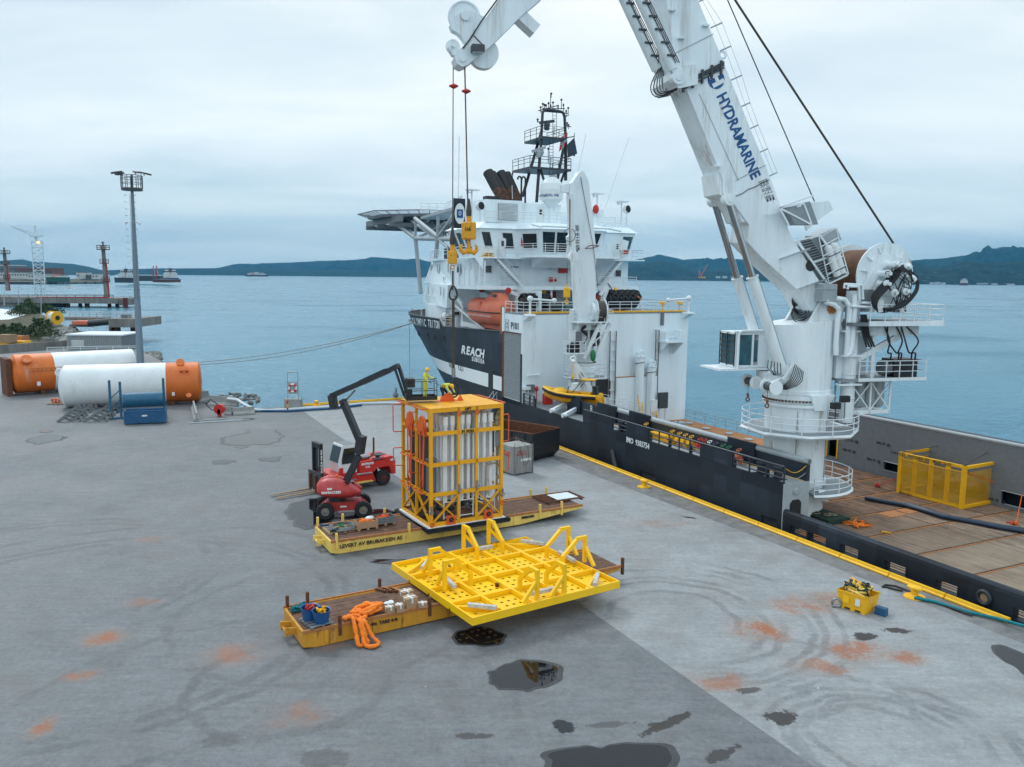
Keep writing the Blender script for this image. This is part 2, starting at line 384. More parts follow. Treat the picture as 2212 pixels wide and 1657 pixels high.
# --- ground material: asphalt / concrete with tyre arcs, rust dust, oil
def ground_mat(name,c0,c1,arcs,rusts,oils,sc=1.0):
 m=bpy.data.materials.new(name);m.use_nodes=True;MATS[name]=m
 n=m.node_tree.nodes;l=m.node_tree.links;b=n['Principled BSDF']
 t=n.new('ShaderNodeTexCoord');P_=t.outputs['Object']
 def noise(scale,detail=6,rough=.6,src=None,dist=0.):
  a=n.new('ShaderNodeTexNoise');a.inputs['Scale'].default_value=scale;a.inputs['Detail'].default_value=detail
  a.inputs['Roughness'].default_value=rough;a.inputs['Distortion'].default_value=dist;l.new(src or P_,a.inputs['Vector']);return a.outputs['Fac']
 def mth(op,a,b_=None,c=None):
  q=n.new('ShaderNodeMath');q.operation=op
  for i,v in enumerate((a,b_,c)):
   if v is None:continue
   if isinstance(v,(int,float)):q.inputs[i].default_value=v
   else:l.new(v,q.inputs[i])
  return q.outputs[0]
 def mixc(f,a,b_):
  x=n.new('ShaderNodeMix');x.data_type='RGBA'
  if isinstance(f,(int,float)):x.inputs['Factor'].default_value=f
  else:l.new(f,x.inputs['Factor'])
  for s_,v in(('A',a),('B',b_)):
   if isinstance(v,tuple):x.inputs[s_].default_value=(*v,1)
   else:l.new(v,x.inputs[s_])
  return x.outputs['Result']
 def smooth(v,a,b_):
  q=n.new('ShaderNodeMapRange');q.interpolation_type='SMOOTHSTEP';l.new(v,q.inputs['Value'])
  q.inputs['From Min'].default_value=a;q.inputs['From Max'].default_value=b_;return q.outputs['Result']
 big=smooth(noise(.10,5,.6),.32,.68);mid=smooth(noise(.8,6,.7,dist=.4),.3,.7);fine=noise(7.,8,.9);vf=smooth(noise(4.2,9,.88),.36,.64)
 mp_=n.new('ShaderNodeMapping');mp_.inputs['Rotation'].default_value=(0,0,R(-64));mp_.inputs['Scale'].default_value=(.22,2.2,1);l.new(P_,mp_.inputs[0])
 brushed=smooth(noise(1.6,7,.75,mp_.outputs[0]),.3,.7)
 f=mth('MULTIPLY_ADD',big,.22,mth('MULTIPLY',mid,.20));f=mth('MULTIPLY_ADD',brushed,.20,f);f=mth('MULTIPLY_ADD',vf,.32,f)
 col=mixc(mth('MULTIPLY_ADD',smooth(fine,.3,.7),.22,mth('SUBTRACT',f,.04)),c0,c1)
 col=mixc(mth('MULTIPLY',smooth(noise(.33,6,.7),.45,.7),.35),col,(.17,.145,.125) if c1[0]>.3 else(.10,.095,.09))
 dist=noise(.5,3,.5);tw=noise(3.0,5,.8)
 sp=n.new('ShaderNodeSeparateXYZ');l.new(P_,sp.inputs[0])
 def radial(cx,cy,ex=1.,ey=1.,rot=0.):
  dx=mth('SUBTRACT',sp.outputs['X'],cx);dy=mth('SUBTRACT',sp.outputs['Y'],cy)
  ca,sa=math.cos(rot),math.sin(rot)
  a=mth('MULTIPLY_ADD',dx,ca/ex,mth('MULTIPLY',dy,sa/ex));b_=mth('MULTIPLY_ADD',dx,-sa/ey,mth('MULTIPLY',dy,ca/ey))
  return mth('SQRT',mth('ADD',mth('MULTIPLY',a,a),mth('MULTIPLY',b_,b_)))
 acc=None
 for(cx,cy,r_,w_,st) in arcs:
  d=mth('ADD',radial(cx,cy),mth('MULTIPLY',dist,1.1))
  v=mth('ABSOLUTE',mth('SUBTRACT',d,r_+.55));v=mth('MULTIPLY',mth('SUBTRACT',1.0,smooth(v,w_*.35,w_)),st)
  acc=v if acc is None else mth('MAXIMUM',acc,v)
 if acc is not None:
  acc=mth('MULTIPLY',acc,smooth(tw,.2,.6));acc=mth('MULTIPLY',acc,smooth(noise(.22,3,.5),.40,.58))
  col=mixc(acc,col,(.055,.058,.062))
 rn=mth('MULTIPLY_ADD',noise(7.5,8,.85,dist=.3),.62,mth('MULTIPLY',noise(.9,4,.6),.38))
 for(cx,cy,ex,ey,rot,st) in rusts:
  d=mth('SUBTRACT',1.0,smooth(radial(cx,cy,ex,ey,rot),.0,1.0))
  v=smooth(mth('ADD',mth('MULTIPLY',d,.17),rn),.60,.68);col=mixc(mth('MULTIPLY',v,st),mixc(mth('MULTIPLY',smooth(d,0,.8),st*.3),col,(.30,.19,.12)),(.30,.085,.018))
 on=mth('MULTIPLY_ADD',noise(5.,8,.8,dist=.4),.5,mth('MULTIPLY',noise(1.3,4,.6),.5))
 for(cx,cy,ex,ey,rot,st) in oils:
  d=mth('SUBTRACT',1.0,smooth(radial(cx,cy,ex,ey,rot),.0,1.0))
  v=smooth(mth('ADD',mth('MULTIPLY',d,.36),on),.67,.72);col=mixc(mth('MULTIPLY',v,st),col,(.030,.024,.022))
 speck=smooth(noise(5.5,4,.7),.68,.72);col=mixc(mth('MULTIPLY',speck,.6),col,(.035,.035,.037))
 sp2=smooth(noise(3.4,2,.5,dist=.2),.78,.80);col=mixc(mth('MULTIPLY',sp2,.6),col,(.5,.5,.5))
 l.new(col,b.inputs['Base Color']);
 rg=n.new('ShaderNodeMapRange');l.new(big,rg.inputs['Value']);rg.inputs['To Min'].default_value=.55;rg.inputs['To Max'].default_value=.82;l.new(rg.outputs[0],b.inputs['Roughness'])
 bn=n.new('ShaderNodeBump');bn.inputs['Strength'].default_value=.35;bn.inputs['Distance'].default_value=.02;l.new(fine,bn.inputs['Height']);l.new(bn.outputs[0],b.inputs['Normal'])
 return m
def gp(x,y):p=G(x,y,0);return p.x,p.y
arcsL=[(*gp(200,1330),r_,.34,.5) for r_ in(10.5,11.3,13.4)]+[(*gp(60,1240),r_,.3,.4) for r_ in(8.6,9.5)]+[(*gp(700,1330),6.5,.3,.35),(*gp(620,1480),3.6,.35,.5),(*gp(560,1560),9,.3,.3)]
arcsR=[(*gp(1450,1330),r_,.26,.42) for r_ in(2.9,4.2,4.9,6.0,6.6,7.5)]+[(*gp(1900,1600),r_,.24,.42) for r_ in(2.2,3.0,3.6,4.4)]+[(*gp(2000,1640),3.9,.26,.4),(*gp(1650,1500),5.2,.3,.35)]
def E_(x,y,ex,ey,rot,st):p=gp(x,y);return(p[0],p[1],ex*1.5,ey*1.5,rot,st)
rusL=[E_(225,1378,1.1,1.0,0,.9),E_(300,1300,1.2,.7,0,.4),E_(170,1460,.8,.6,0,.6),E_(505,1415,1.6,1.4,0,.5),E_(90,1570,.5,.9,0,.7),E_(330,1165,1.5,1,0,.35),E_(700,1390,1.4,1,0,.3),E_(640,1545,1.5,1.2,0,.35)]
rusR=[E_(1640,1360,1.6,1.5,0,.85),E_(1730,1310,1.8,1.4,0,.6),E_(1800,1290,2.2,1.2,0,.4),E_(1850,1405,1.8,1.5,0,.7),E_(1770,1440,1.6,.9,0,.6),E_(1960,1420,1.2,.9,0,.7),E_(1560,1475,1.6,.9,0,.6),E_(1420,1130,3,1.2,0,.3),E_(1760,1180,2.5,1,0,.3)]
def SK(x0,y0,x1,y1,w_,st):a=gp(x0,y0);b=gp(x1,y1);return((a[0]+b[0])/2,(a[1]+b[1])/2,math.dist(a,b)/2*1.2,w_,math.atan2(b[1]-a[1],b[0]-a[0]),st)
oilL=[SK(1340,1610,1530,1522,.42,.95),SK(1500,1660,1620,1600,.5,.9),SK(1240,1570,1400,1560,.35,.5),SK(1380,1570,1450,1560,.3,.9),E_(1020,1590,.9,.3,0,.8),E_(700,1640,1,1,0,.4),E_(480,1600,1,.6,0,.3)]
oilR=[E_(1490,1118,.55,.25,-.5,1),E_(1870,1375,.9,.5,.3,.95),E_(1940,1362,.8,.4,0,.95),E_(1690,1550,.9,.55,.2,.95),E_(1480,1545,2.4,.45,.75,.95),E_(1560,1620,1.2,.5,.5,.95),E_(1620,1490,.7,.3,.2,.8)]
ground_mat('asphalt',(.050,.056,.064),(.205,.214,.224),arcsL,rusL,oilL)
ground_mat('concrete_ground',(.125,.134,.142),(.365,.377,.385),arcsR,rusR,oilR)
# quay edge along the ship (45 m behind the camera to the corner) and the back edge
def edge(s):return V((4.41-.439*s,73.46+.8985*s,0))
CORN=edge(33.6);BK=G(530,884);BK2=G(440,872)
b0,b4=G(656,889),G(1760,1657);bd=(b4-b0).normalized()
bT=b0-bd*1.2;bB=b4+bd*60
# back edge point where the joint meets it
t_=((BK-bT).to_2d()).length
def isect(p,d,q,e):
 den=d.x*e.y-d.y*e.x;t=((q.x-p.x)*e.y-(q.y-p.y)*e.x)/den;return p+d*t
jt=isect(b0,bd,BK,CORN-BK)
AL=[(-260,-40),(bB.x,bB.y-0),(jt.x,jt.y),(BK.x,BK.y),(BK2.x,BK2.y),tuple(G(430,852)[:2]),tuple(G(378,800)[:2]),tuple(G(330,770)[:2]),tuple(G(300,757)[:2]),tuple(G(240,748)[:2]),(-260,175)]
AL=[V((p[0],p[1],0)) for p in AL]
conc=[jt,bB,V((edge(-140).x,edge(-140).y,0)),edge(0),CORN]
sheet('asphalt_quay',AL,0,'asphalt');sheet('concrete_quay',conc,0,'concrete_ground')
qw=MB()
ring=[edge(-140),CORN,BK,BK2,G(430,852),G(378,800),G(330,770),G(300,757)]
for a,b in zip(ring,ring[1:]):
 qw.quad((a.x,a.y,-.004),(b.x,b.y,-.004),(b.x,b.y,-6),(a.x,a.y,-6))
qw.build('quay_wall','concrete',kind='structure')
# asphalt repair band along the edge is darker: a thin sheet
bandpts=[edge(-120)+V((-.05,0,0)),edge(14),edge(14)-V((3.2,1.2,0)),edge(-10)-V((2.6,1.2,0)),edge(-30)-V((1.7,.8,0)),edge(-120)-V((1.6,.8,0))]
mat('edge_band',(.17,.168,.165),.8,var=.35,scale=1.2)
sheet('edge_pavement',bandpts,.004,'edge_band')
# yellow kerb beam on the quay edge, one length after another
kid=0
kroot=thing('quay_kerb','long yellow steel kerb beam running along the quay edge beside the ship','kerb',tuple(edge(0)))
def kerb_piece(p,q,root,name='kerb_beam'):
 mb=MB();d=(q-p).normalized();nrm=V((-d.y,d.x,0));up=V((0,0,1))
 o=p-nrm*0
 prof=[(-.16,0.03),(.16,0.03),(.16,.10),(.10,.14),(.07,.26),(-.07,.26),(-.10,.14),(-.16,.10)]
 mb.prism(prof,o+d*.03,nrm,up,d,0,(q-p).length-.06)
 for k in(0.1,.5,.9):
  c=p.lerp(q,k);mb.box(-.22,.22,-.09,.09,0,.06,fm(c,nrm,d))
 return mb.build(name,'kerb_yellow',root,world=True)
s=-42.0
while s<33:kerb_piece(edge(s)+V((-.35,-.17,0)),edge(s+3.2)+V((-.35,-.17,0)),kroot);s+=3.2
k2=thing('quay_kerb','yellow steel kerb along the far edge of the quay behind the telescopic lift','kerb',tuple(BK))
L=(CORN-BK).length;s=4.6
while s<L-2:
 a=BK.lerp(CORN,s/L);b=BK.lerp(CORN,(s+3.6)/L);off=(CORN-BK).normalized().cross(V((0,0,1)))*.35
 kerb_piece(a+off,b+off,k2);s+=3.7
# puddles: flat water on the quay; one dark sheet paints trailer A's shadow
mw=mat('water_or_shadow',(.006,.007,.009),.02,var=.2,spec=.22)
mat('wet_or_shadow_ground',(.040,.042,.045),.4,var=.4,spec=.3)
def blob(c,rx,ry,seed,n=72,wob=.42):
 rnd=random.Random(seed);ph=[(k,rnd.random()*6.28,rnd.random()*wob/k**.8) for k in(1,2,3,5,8,13)]
 return[V((c.x+rx*(1+sum(a*math.sin(k*t+p) for k,p,a in ph))*math.cos(t),c.y+ry*(1+sum(a*math.sin(k*t+p) for k,p,a in ph))*math.sin(t),0)) for t in[2*math.pi*i/n for i in range(n)]]
for i,(x,y,rx,ry) in enumerate([(560,950,2.4,3.2),(555,931,1.5,.7),(537,906,.6,.4),(518,966,.5,.5),(480,998,.8,.8),(590,991,.9,.7),(108,950,1.4,1.7),(1032,1375,1.05,.85),(1105,1461,1.15,1.15),(1315,1640,1.7,1.1),(690,1098,1.6,3.2),(800,1110,2.2,1.0),(850,1212,1.1,.35),(2212,1440,.75,1.5),(1215,1572,.35,.3),(100,932,.5,.5)]):
 c=G(x,y);wz=.010+.0008*i
 sheet('wet_or_shadow_patch',blob(c,rx*1.13,ry*1.13,i),wz-.003,'wet_or_shadow_ground');sheet('puddle_or_shadow',blob(c,rx,ry,i),wz,'water_or_shadow')
# ------------------------------------------------------------------ water
m=bpy.data.materials.new('sea');m.use_nodes=True;MATS['sea']=m
n=m.node_tree.nodes;l=m.node_tree.links;b=n['Principled BSDF']
b.inputs['Base Color'].default_value=(.020,.165,.25,1);b.inputs['Roughness'].default_value=.14;b.inputs['IOR'].default_value=1.33
t=n.new('ShaderNodeTexCoord')
mpw=n.new('ShaderNodeMapping');mpw.inputs['Scale'].default_value=(.55,1.0,1);mpw.inputs['Rotation'].default_value=(0,0,R(14));l.new(t.outputs['Object'],mpw.inputs[0])
h=None
for sc__,amp,det in((.55,1.0,4),(2.1,.35,4),(.05,2.0,2)):
 a=n.new('ShaderNodeTexNoise');a.inputs['Scale'].default_value=sc__;a.inputs['Detail'].default_value=det;a.inputs['Distortion'].default_value=.5
 l.new(mpw.outputs[0],a.inputs['Vector'])
 q=n.new('ShaderNodeMath');q.operation='MULTIPLY_ADD';l.new(a.outputs['Fac'],q.inputs[0]);q.inputs[1].default_value=amp
 if h is None:q.inputs[2].default_value=0
 else:l.new(h,q.inputs[2])
 h=q.outputs[0]
bn=n.new('ShaderNodeBump');bn.inputs['Strength'].default_value=.75;bn.inputs['Distance'].default_value=.8;l.new(h,bn.inputs['Height']);l.new(bn.outputs[0],b.inputs['Normal'])
a=n.new('ShaderNodeTexNoise');a.inputs['Scale'].default_value=.02;a.inputs['Detail'].default_value=5;l.new(mpw.outputs[0],a.inputs['Vector'])
rr=n.new('ShaderNodeMapRange');l.new(a.outputs['Fac'],rr.inputs['Value']);rr.inputs['From Min'].default_value=.35;rr.inputs['From Max'].default_value=.65;rr.inputs['To Min'].default_value=.08;rr.inputs['To Max'].default_value=.30;l.new(rr.outputs[0],b.inputs['Roughness'])
sheet('sea_water',[(-16000,-800),(16000,-800),(16000,18000),(-16000,18000)],WZ,'sea')
# ------------------------------------------------------------------ hills
def hillmat(name,dark,light,rock):
 m=bpy.data.materials.new(name);m.use_nodes=True;MATS[name]=m
 n=m.node_tree.nodes;l=m.node_tree.links;b=n['Principled BSDF'];b.inputs['Roughness'].default_value=.95;b.inputs['Specular IOR Level'].default_value=.1
 t=n.new('ShaderNodeTexCoord')
 def ns(s_,d_):a=n.new('ShaderNodeTexNoise');a.inputs['Scale'].default_value=s_;a.inputs['Detail'].default_value=d_;a.inputs['Roughness'].default_value=.7;l.new(t.outputs['Object'],a.inputs['Vector']);return a.outputs['Fac']
 r1_=n.new('ShaderNodeValToRGB');l.new(ns(.012,8),r1_.inputs[0]);r1_.color_ramp.elements[0].position=.38;r1_.color_ramp.elements[1].position=.62
 r1_.color_ramp.elements[0].color=(*dark,1);r1_.color_ramp.elements[1].color=(*light,1)
 r2_=n.new('ShaderNodeValToRGB');l.new(ns(.03,8),r2_.inputs[0]);r2_.color_ramp.elements[0].position=.58;r2_.color_ramp.elements[1].position=.66
 x=n.new('ShaderNodeMix');x.data_type='RGBA';l.new(r2_.outputs[0],x.inputs['Factor']);l.new(r1_.outputs[0],x.inputs['A']);x.inputs['B'].default_value=(*rock,1)
 l.new(x.outputs['Result'],b.inputs['Base Color']);return m
hillmat('hill_near',(.003,.014,.014),(.014,.034,.028),(.09,.11,.11))
hillmat('hill_far',(.004,.020,.024),(.020,.048,.044),(.08,.10,.10))
def ridge(sky_pts,d_ridge,d_front,m,seed,amp=.10,cols=200,rows=26,z0=WZ):
 xs=[p[0] for p in sky_pts];ys=[p[1] for p in sky_pts]
 mb=MB();vs=[]
 for j in range(rows+6):
  for i in range(cols+1):
   x=xs[0]+(xs[-1]-xs[0])*i/cols;y=float(np.interp(x,xs,ys))
   top=DY(x,y,d_ridge);rz_=max(top.z,2)
   base=DY(x,620,d_front);bx=base.x
   ed=min(i,cols-i)/cols;wob=MN.noise(V((x*.012,seed,0)))*.12*(d_ridge-d_front)
   if j<=rows:
    s=j/rows;yy=d_front+wob+(d_ridge-d_front-wob)*s;xx=bx+(top.x-bx)*s
    nz=MN.fractal(V((xx*.0022,yy*.0022,seed)),0.9,2.1,6)+.35*MN.fractal(V((xx*.012,yy*.012,seed)),0.8,2.1,4)
    z=z0-2+(rz_-z0+2)*(s**.85)+nz*amp*rz_*(s*(1-s)*3.2+.06*s)
    if j==0:z=z0-6
    if j==1:z=z0+1.5+2*abs(nz)
   else:
    s=(j-rows)/6;yy=d_ridge*(1+.25*s);xx=top.x*(1+.25*s);z=rz_*(1-s)**1.2*.96+(z0-5)*s
   vs.append((xx,yy,z))
 W_=cols+1
 mb.add(vs,[(j*W_+i,j*W_+i+1,(j+1)*W_+i+1,(j+1)*W_+i) for j in range(rows+5) for i in range(cols)],True)
 return mb.build('hills',m,kind='structure')
ridge([(-260,566),(-60,562),(0,563.6),(49,560),(68,565),(95,566),(127,568.5),(156,570),(191,576),(213,582),(250,588)],7000,4600,'hill_far',1.3)
ridge([(230,584),(298,581),(342,579.5),(381,580),(464,579.5),(520,580),(600,581),(700,583),(800,585),(960,586),(1010,588)],7800,7000,'hill_near',4.1,amp=.3)
ridge([(440,584),(479,577),(508,571),(540,571),(600,568),(650,566),(700,563),(756,562),(788,559),(800,555),(838,557),(873,561),(898,559),(929,567),(1000,575),(1080,585)],9500,7900,'hill_far',2.2,amp=.5)
ridge([(1280,575),(1340,570),(1368,564),(1392,557),(1427,550),(1457,556),(1475,561),(1492,559),(1521,558),(1543,561),(1568,559),(1640,562),(1750,566),(1900,570)],8500,6600,'hill_far',5.9,amp=.5)
ridge([(1310,578),(1370,571),(1404,567),(1430,563),(1460,570),(1480,576),(1506,588),(1550,583),(1600,588),(1641,574),(1700,577),(1800,580)],6000,5000,'hill_near',7.7,amp=.5)
ridge([(1930,566),(1974,563),(2032,559),(2083,552),(2134,541),(2171,536),(2212,533.5),(2300,530),(2400,545)],6500,5200,'hill_far',9.2,amp=.5)
ridge([(1900,590),(1960,563),(1974,566),(2003,577),(2032,575),(2056,571),(2079,564),(2105,566),(2134,568),(2212,564),(2400,566)],4200,3500,'hill_near',11.4,amp=.5)
# ------------------------------------------------------------------ haze
hz=MB();hz.box(-9500,9500,-60,9900,-7,480)
hm=bpy.data.materials.new('haze_air');hm.use_nodes=True;hm.node_tree.nodes.clear();MATS['haze_air']=hm
ho=hm.node_tree.nodes.new('ShaderNodeOutputMaterial');pv=hm.node_tree.nodes.new('ShaderNodeVolumePrincipled')
pv.inputs['Color'].default_value=(.07,.36,.64,1);pv.inputs['Density'].default_value=7e-5;pv.inputs['Anisotropy'].default_value=0.0
hm.node_tree.links.new(pv.outputs[0],ho.inputs['Volume'])
hz.build('haze','haze_air',kind='stuff')
# ================================================================== THE SHIP
SHM=Matrix.Translation(SHO)@Matrix.Rotation(SHA,4,'Z')
SH=thing('offshore_ship','navy hulled offshore supply ship with white superstructure moored along the quay','ship',mtx=SHM)
X_,Y_,Z_=V((1,0,0)),V((0,1,0)),V((0,0,1))
m=mat('hull_navy',(.016,.023,.034),.5,spec=.3,var=.12,scale=.8,streak=True,rust=.05,rustcol=(.06,.05,.05),rscale=1.2)
n=m.node_tree.nodes;l=m.node_tree.links;b=n['Principled BSDF']
t=n.new('ShaderNodeTexCoord');sp=n.new('ShaderNodeVectorMath');sp.operation='SNAP';l.new(t.outputs['Object'],sp.inputs[0]);sp.inputs[1].default_value=(1.35,50,1.05)
nz=n.new('ShaderNodeTexNoise');nz.inputs['Scale'].default_value=.33;nz.inputs['Detail'].default_value=3;l.new(sp.outputs[0],nz.inputs['Vector'])
r_=n.new('ShaderNodeValToRGB');r_.color_ramp.interpolation='CONSTANT';l.new(nz.outputs['Fac'],r_.inputs[0])
r_.color_ramp.elements[0].color=(.62,.62,.64,1);r_.color_ramp.elements[1].position=.44;r_.color_ramp.elements[1].color=(1,1,1,1)
e=r_.color_ramp.elements.new(.56);e.color=(1.35,1.38,1.38,1);e=r_.color_ramp.elements.new(.64);e.color=(1.9,1.9,1.9,1)
x=n.new('ShaderNodeMix');x.data_type='RGBA';x.blend_type='MULTIPLY';x.inputs['Factor'].default_value=1;x.clamp_result=False
src=b.inputs['Base Color'].links[0].from_socket;l.new(src,x.inputs['A']);l.new(r_.outputs[0],x.inputs['B']);l.new(x.outputs['Result'],b.inputs['Base Color'])
# forward hull
BM=20.3
def hb(x,z):
 t=max(-3,min(9.5,z));k=(t+3)/12.5
 xs=18+24*k;xe=60+15*k;p=2.4+1.2*k
 if x<=xs:return 0.0
 return-10.15*min(1,(x-xs)/(xe-xs))**p
def xend(z):t=max(-3,min(9.5,z));return 60+15*(t+3)/12.5
def ztop(x):return 9.55-(x-27)*.028 if x<44.6 else 9.92
mb=MB();zr=[-5,-3,-1,1,3.3,4.8,6.5,8.2,None];nx=56;rows=[]
for z in zr:
 row=[]
 for i in range(nx+1):
  u=i/nx;u=1-(1-u)**1.8
  zz=z if z is not None else 9.5
  x=27.2+(xend(zz)-27.2)*u;row.append(V((x,hb(x,zz),z if z is not None else ztop(x))))
 row+=[V((p.x,-BM-p.y,p.z)) for p in row[-2::-1]];rows.append(row)
W_=len(rows[0]);vs=[p for r in rows for p in r]
for j in range(len(rows)-1):
 mb.cur=1 if j==4 else 0
 mb.add([*rows[j],*rows[j+1]],[(i,i+1,W_+i+1,W_+i) for i in range(W_-1)],True)
mb.cur=0
mb.box(10.7,27.2,-.02,0,-6,2.72);mb.box(22.6,27.2,-.02,.0,2.3,2.76)
mb.box(22.6,27.2,-BM,-.5,-6,-.3)
mb.build('hull',None,SH,slots=['hull_navy','text_white'])
# fore deck inside the bulwark, and bulwark inner side
mb=MB();top=[V((p.x,p.y*.985 if p.x<74 else p.y,9.55-(min(p.x,50)-27)*.028-.06)) for p in rows[-1]]
half=W_//2
for i in range(half):mb.quad(top[i],top[i+1],top[W_-2-i],top[W_-1-i])
mb.build('fore_deck','deck_grey',SH)
mb=MB()
mb.path([p+V((0,0,.03)) for p in rows[-1][:half]],.09,6);mb.build('bulwark_cap','hull_edge',SH)
# port holes and anchors pockets
for x_,y_ in((1664*.0+288,672),(427,706),(523,726),(662,752)):
 px_,py_=864+x_*.1466,621+y_*.1466
 q=SY(px_,py_,-1.0)
 for _ in range(6):q=SY(px_,py_,hb(q.x,q.z))
 mb=MB();mb.lathe([(.0,0),(.42,0),(.42,.05),(.33,.07),(.31,.02)],q,(-.15,1,0),16);mb.build('fairlead','black',SH)
for px_,py_ in((1664*0+993.5,794),(998.5,796),(973,787),(976.5,789)):
 q=SY(px_,py_,-1.0)
 for _ in range(6):q=SY(px_,py_,hb(q.x,q.z))
 mb=MB();mb.torus(q+V((0,.03,0)),(-.1,1,0),.30,.035,16,5);mb.build('thruster_mark','hull_edge',SH)
# pilot door in the hull side: dark recess with frame
q0=SY(864+1305*.1466,621+1215*.1466);q1=SY(864+1370*.1466,621+1560*.1466)
mb=MB();mb.box(q1.x,q0.x,.0,.03,1.2,q0.z);mb.build('side_door','black',SH)
def plate_with_holes(mb,x0,x1,z0,z1,holes,y0,y1):
 cur=x0
 for xa,xb,za,zb in holes:
  mb.box(cur,xa,y0,y1,z0,z1);mb.box(xa,xb,y0,y1,z0,za);mb.box(xa,xb,y0,y1,zb,z1);cur=xb
 mb.box(cur,x1,y0,y1,z0,z1)
mb=MB();plate_with_holes(mb,-13.25,10.7,-6,2.86,[(-12.87,-11.5,-.10,.38),(-.2,1.85,-.12,.36)],-.16,0);mb.build('side_plating','hull_navy',SH)
for xa,xb in((-12.87,-11.5),(-.2,1.85)):
 for k in range(4):MB().tube((xa,-.08,-.02+k*.1),(xb,-.08,-.02+k*.1),.02,n=5,caps=False).build('port_bar','hull_edge',SH)
# bulwark plates above the walkway
for xa,xb in((6.02,10.7),(.95,3.96),(-8.55,-5.25)):
 mb=MB();mb.box(xa,xb,-.155,.004,2.87,3.78)
 mb.build('bulwark_plate','hull_navy',SH)
mb=MB();mb.path([(10.7,-.08,3.82),(-13.2,-.08,3.84)],.075,8);mb.build('bulwark_handrail','hull_edge',SH)
for xa,xb in((-13.2,-8.6),(-5.2,.9),(3.99,6.0)):
 mb=MB()
 for z in(3.1,3.42):mb.tube((xa,-.08,z),(xb,-.08,z),.045,n=6)
 k=max(2,int((xb-xa)/1.2))
 for i in range(k+1):
  x=xa+(xb-xa)*i/k;mb.tube((x,-.08,2.84),(x,-.08,3.8),.06,n=6);mb.box(x-.05,x+.05,-.3,-.05,2.84,3.5) if i%2 else None
 mb.build('railing','hull_edge',SH)
mb=MB();mb.box(-13.2,10.7,-1.95,-.16,2.7,2.78);mb.build('side_walkway','light_grey',SH)
mb=MB();mb.box(-13.1,10.6,-.32,-.22,2.782,2.80);mb.box(-13.1,10.6,-1.75,-1.66,2.782,2.80);mb.build('walkway_marking','yellow',SH)
# inner cargo rail wall with fat grey pipe on top
mb=MB();mb.box(-13.25,16.5,-2.15,-1.9,-.26,3.95);mb.build('cargo_rail_wall','hull_edge',SH)
mb=MB();mb.tube((-13.3,-2.02,4.02),(10.5,-2.02,4.02),.2,n=14);mb.build('cargo_rail_pipe','light_grey',SH)
for xa,xb in((8.2,11.2),(3.3,6.2),(-8.7,-6.0),(14.2,16.5)):
 mb=MB();mb.box(xa,xb,-1.89,-1.72,2.79,4.32);mb.build('cargo_rail_plate','hull_navy',SH)
# aft end wall of the walkway, with arched doorway
mb=MB();mb.box(-13.32,-13.251,-2.1,-.001,-.26,2.79);mb.build('end_bulkhead','light_grey',SH)
mb=MB();mb.prism([(-.55,-.2),(-1.45,-.2),(-1.45,1.5),(-1.25,1.72),(-.75,1.72),(-.55,1.5)],(0,0,0),Y_,Z_,X_,-13.36,-13.325);mb.build('end_doorway','black',SH)
mb=MB();mb.lathe([(0,0),(.24,0),(.24,.05),(.16,.08),(0,.08)],(-13.33,-1.0,2.25),(-1,0,0),14);mb.build('manhole_cover','light_grey',SH)
mb=MB();mb.box(-13.3,-13.1,-2.1,-1.85,2.75,4.15);mb.build('rail_end_post','hull_edge',SH)
mb=MB();mb.path([(-13.2,-1.85+i*.19,3.75-.35*math.sin(math.pi*i/9)) for i in range(10)],.02,5);mb.build('safety_chain','yellow',SH)
mb=MB();mb.path([(-13.2,-1.85+i*.19,3.3-.3*math.sin(math.pi*i/9)) for i in range(10)],.018,5);mb.build('safety_chain','light_grey',SH)
# bollards on the walkway
for xs_ in((5.6,4.65),(-10.6,-12.1)):
 for x in xs_:
  mb=MB();mb.lathe([(.27,0),(.27,.72),(.34,.74),(.34,.80),(0,.80)],(x,-.65,2.78),n=14);mb.box(x-.42,x+.42,-1.0,-.3,2.781,2.83)
  tag(mb.build('mooring_bollard','hull_edge',SH))
# manifold valves on the walkway
vc=[('yellow',3.0),('yellow',-.4),('yellow',-1.3),('yellow',-2.0),('yellow',-2.7),('red',-3.7),('red',-4.2),('text_white',-4.75),('ship_blue',-5.4),('green',-6.2),('green',-6.8),('lifeboat_orange',-7.8)]
for c_,x in vc:
 mb=MB();z=2.8;y=-1.35
 mb.lathe([(.12,0),(.12,.25),(.24,.27),(.24,.33),(.13,.35),(.13,.55),(.2,.57),(.2,.63),(0,.65)],(x,y,z),n=12)
 mb.lathe([(.13,-.1),(.13,.35),(.24,.37),(.24,.43),(0,.43)],(x,y,z+.45),(0.15,1,.25),12)
 mb.torus((x+.05,y+.1,z+.95),(0,.4,1),.17,.025,12,5);mb.tube((x+.05,y+.1,z+.6),(x+.05,y+.1,z+.95),.03)
 mb.build('valve',c_,SH)
mb=MB();mb.box(.2,2.3,-1.7,-1.0,2.8,3.3);mb.box(2.6,3.4,-1.6,-.9,2.8,3.15)
for k in range(3):mb.box(-.1-k*.25,.1-k*.25,-1.5,-.8,2.8,3.1-k*.08)
mb.build('valve_bench','yellow',SH)
text('IMO  9383754',.62,fm(V((-.0,.008,2.42))+V((2.35,0,0)),-X_,Z_),'text_white',SH,bold=.012,sx=.86)
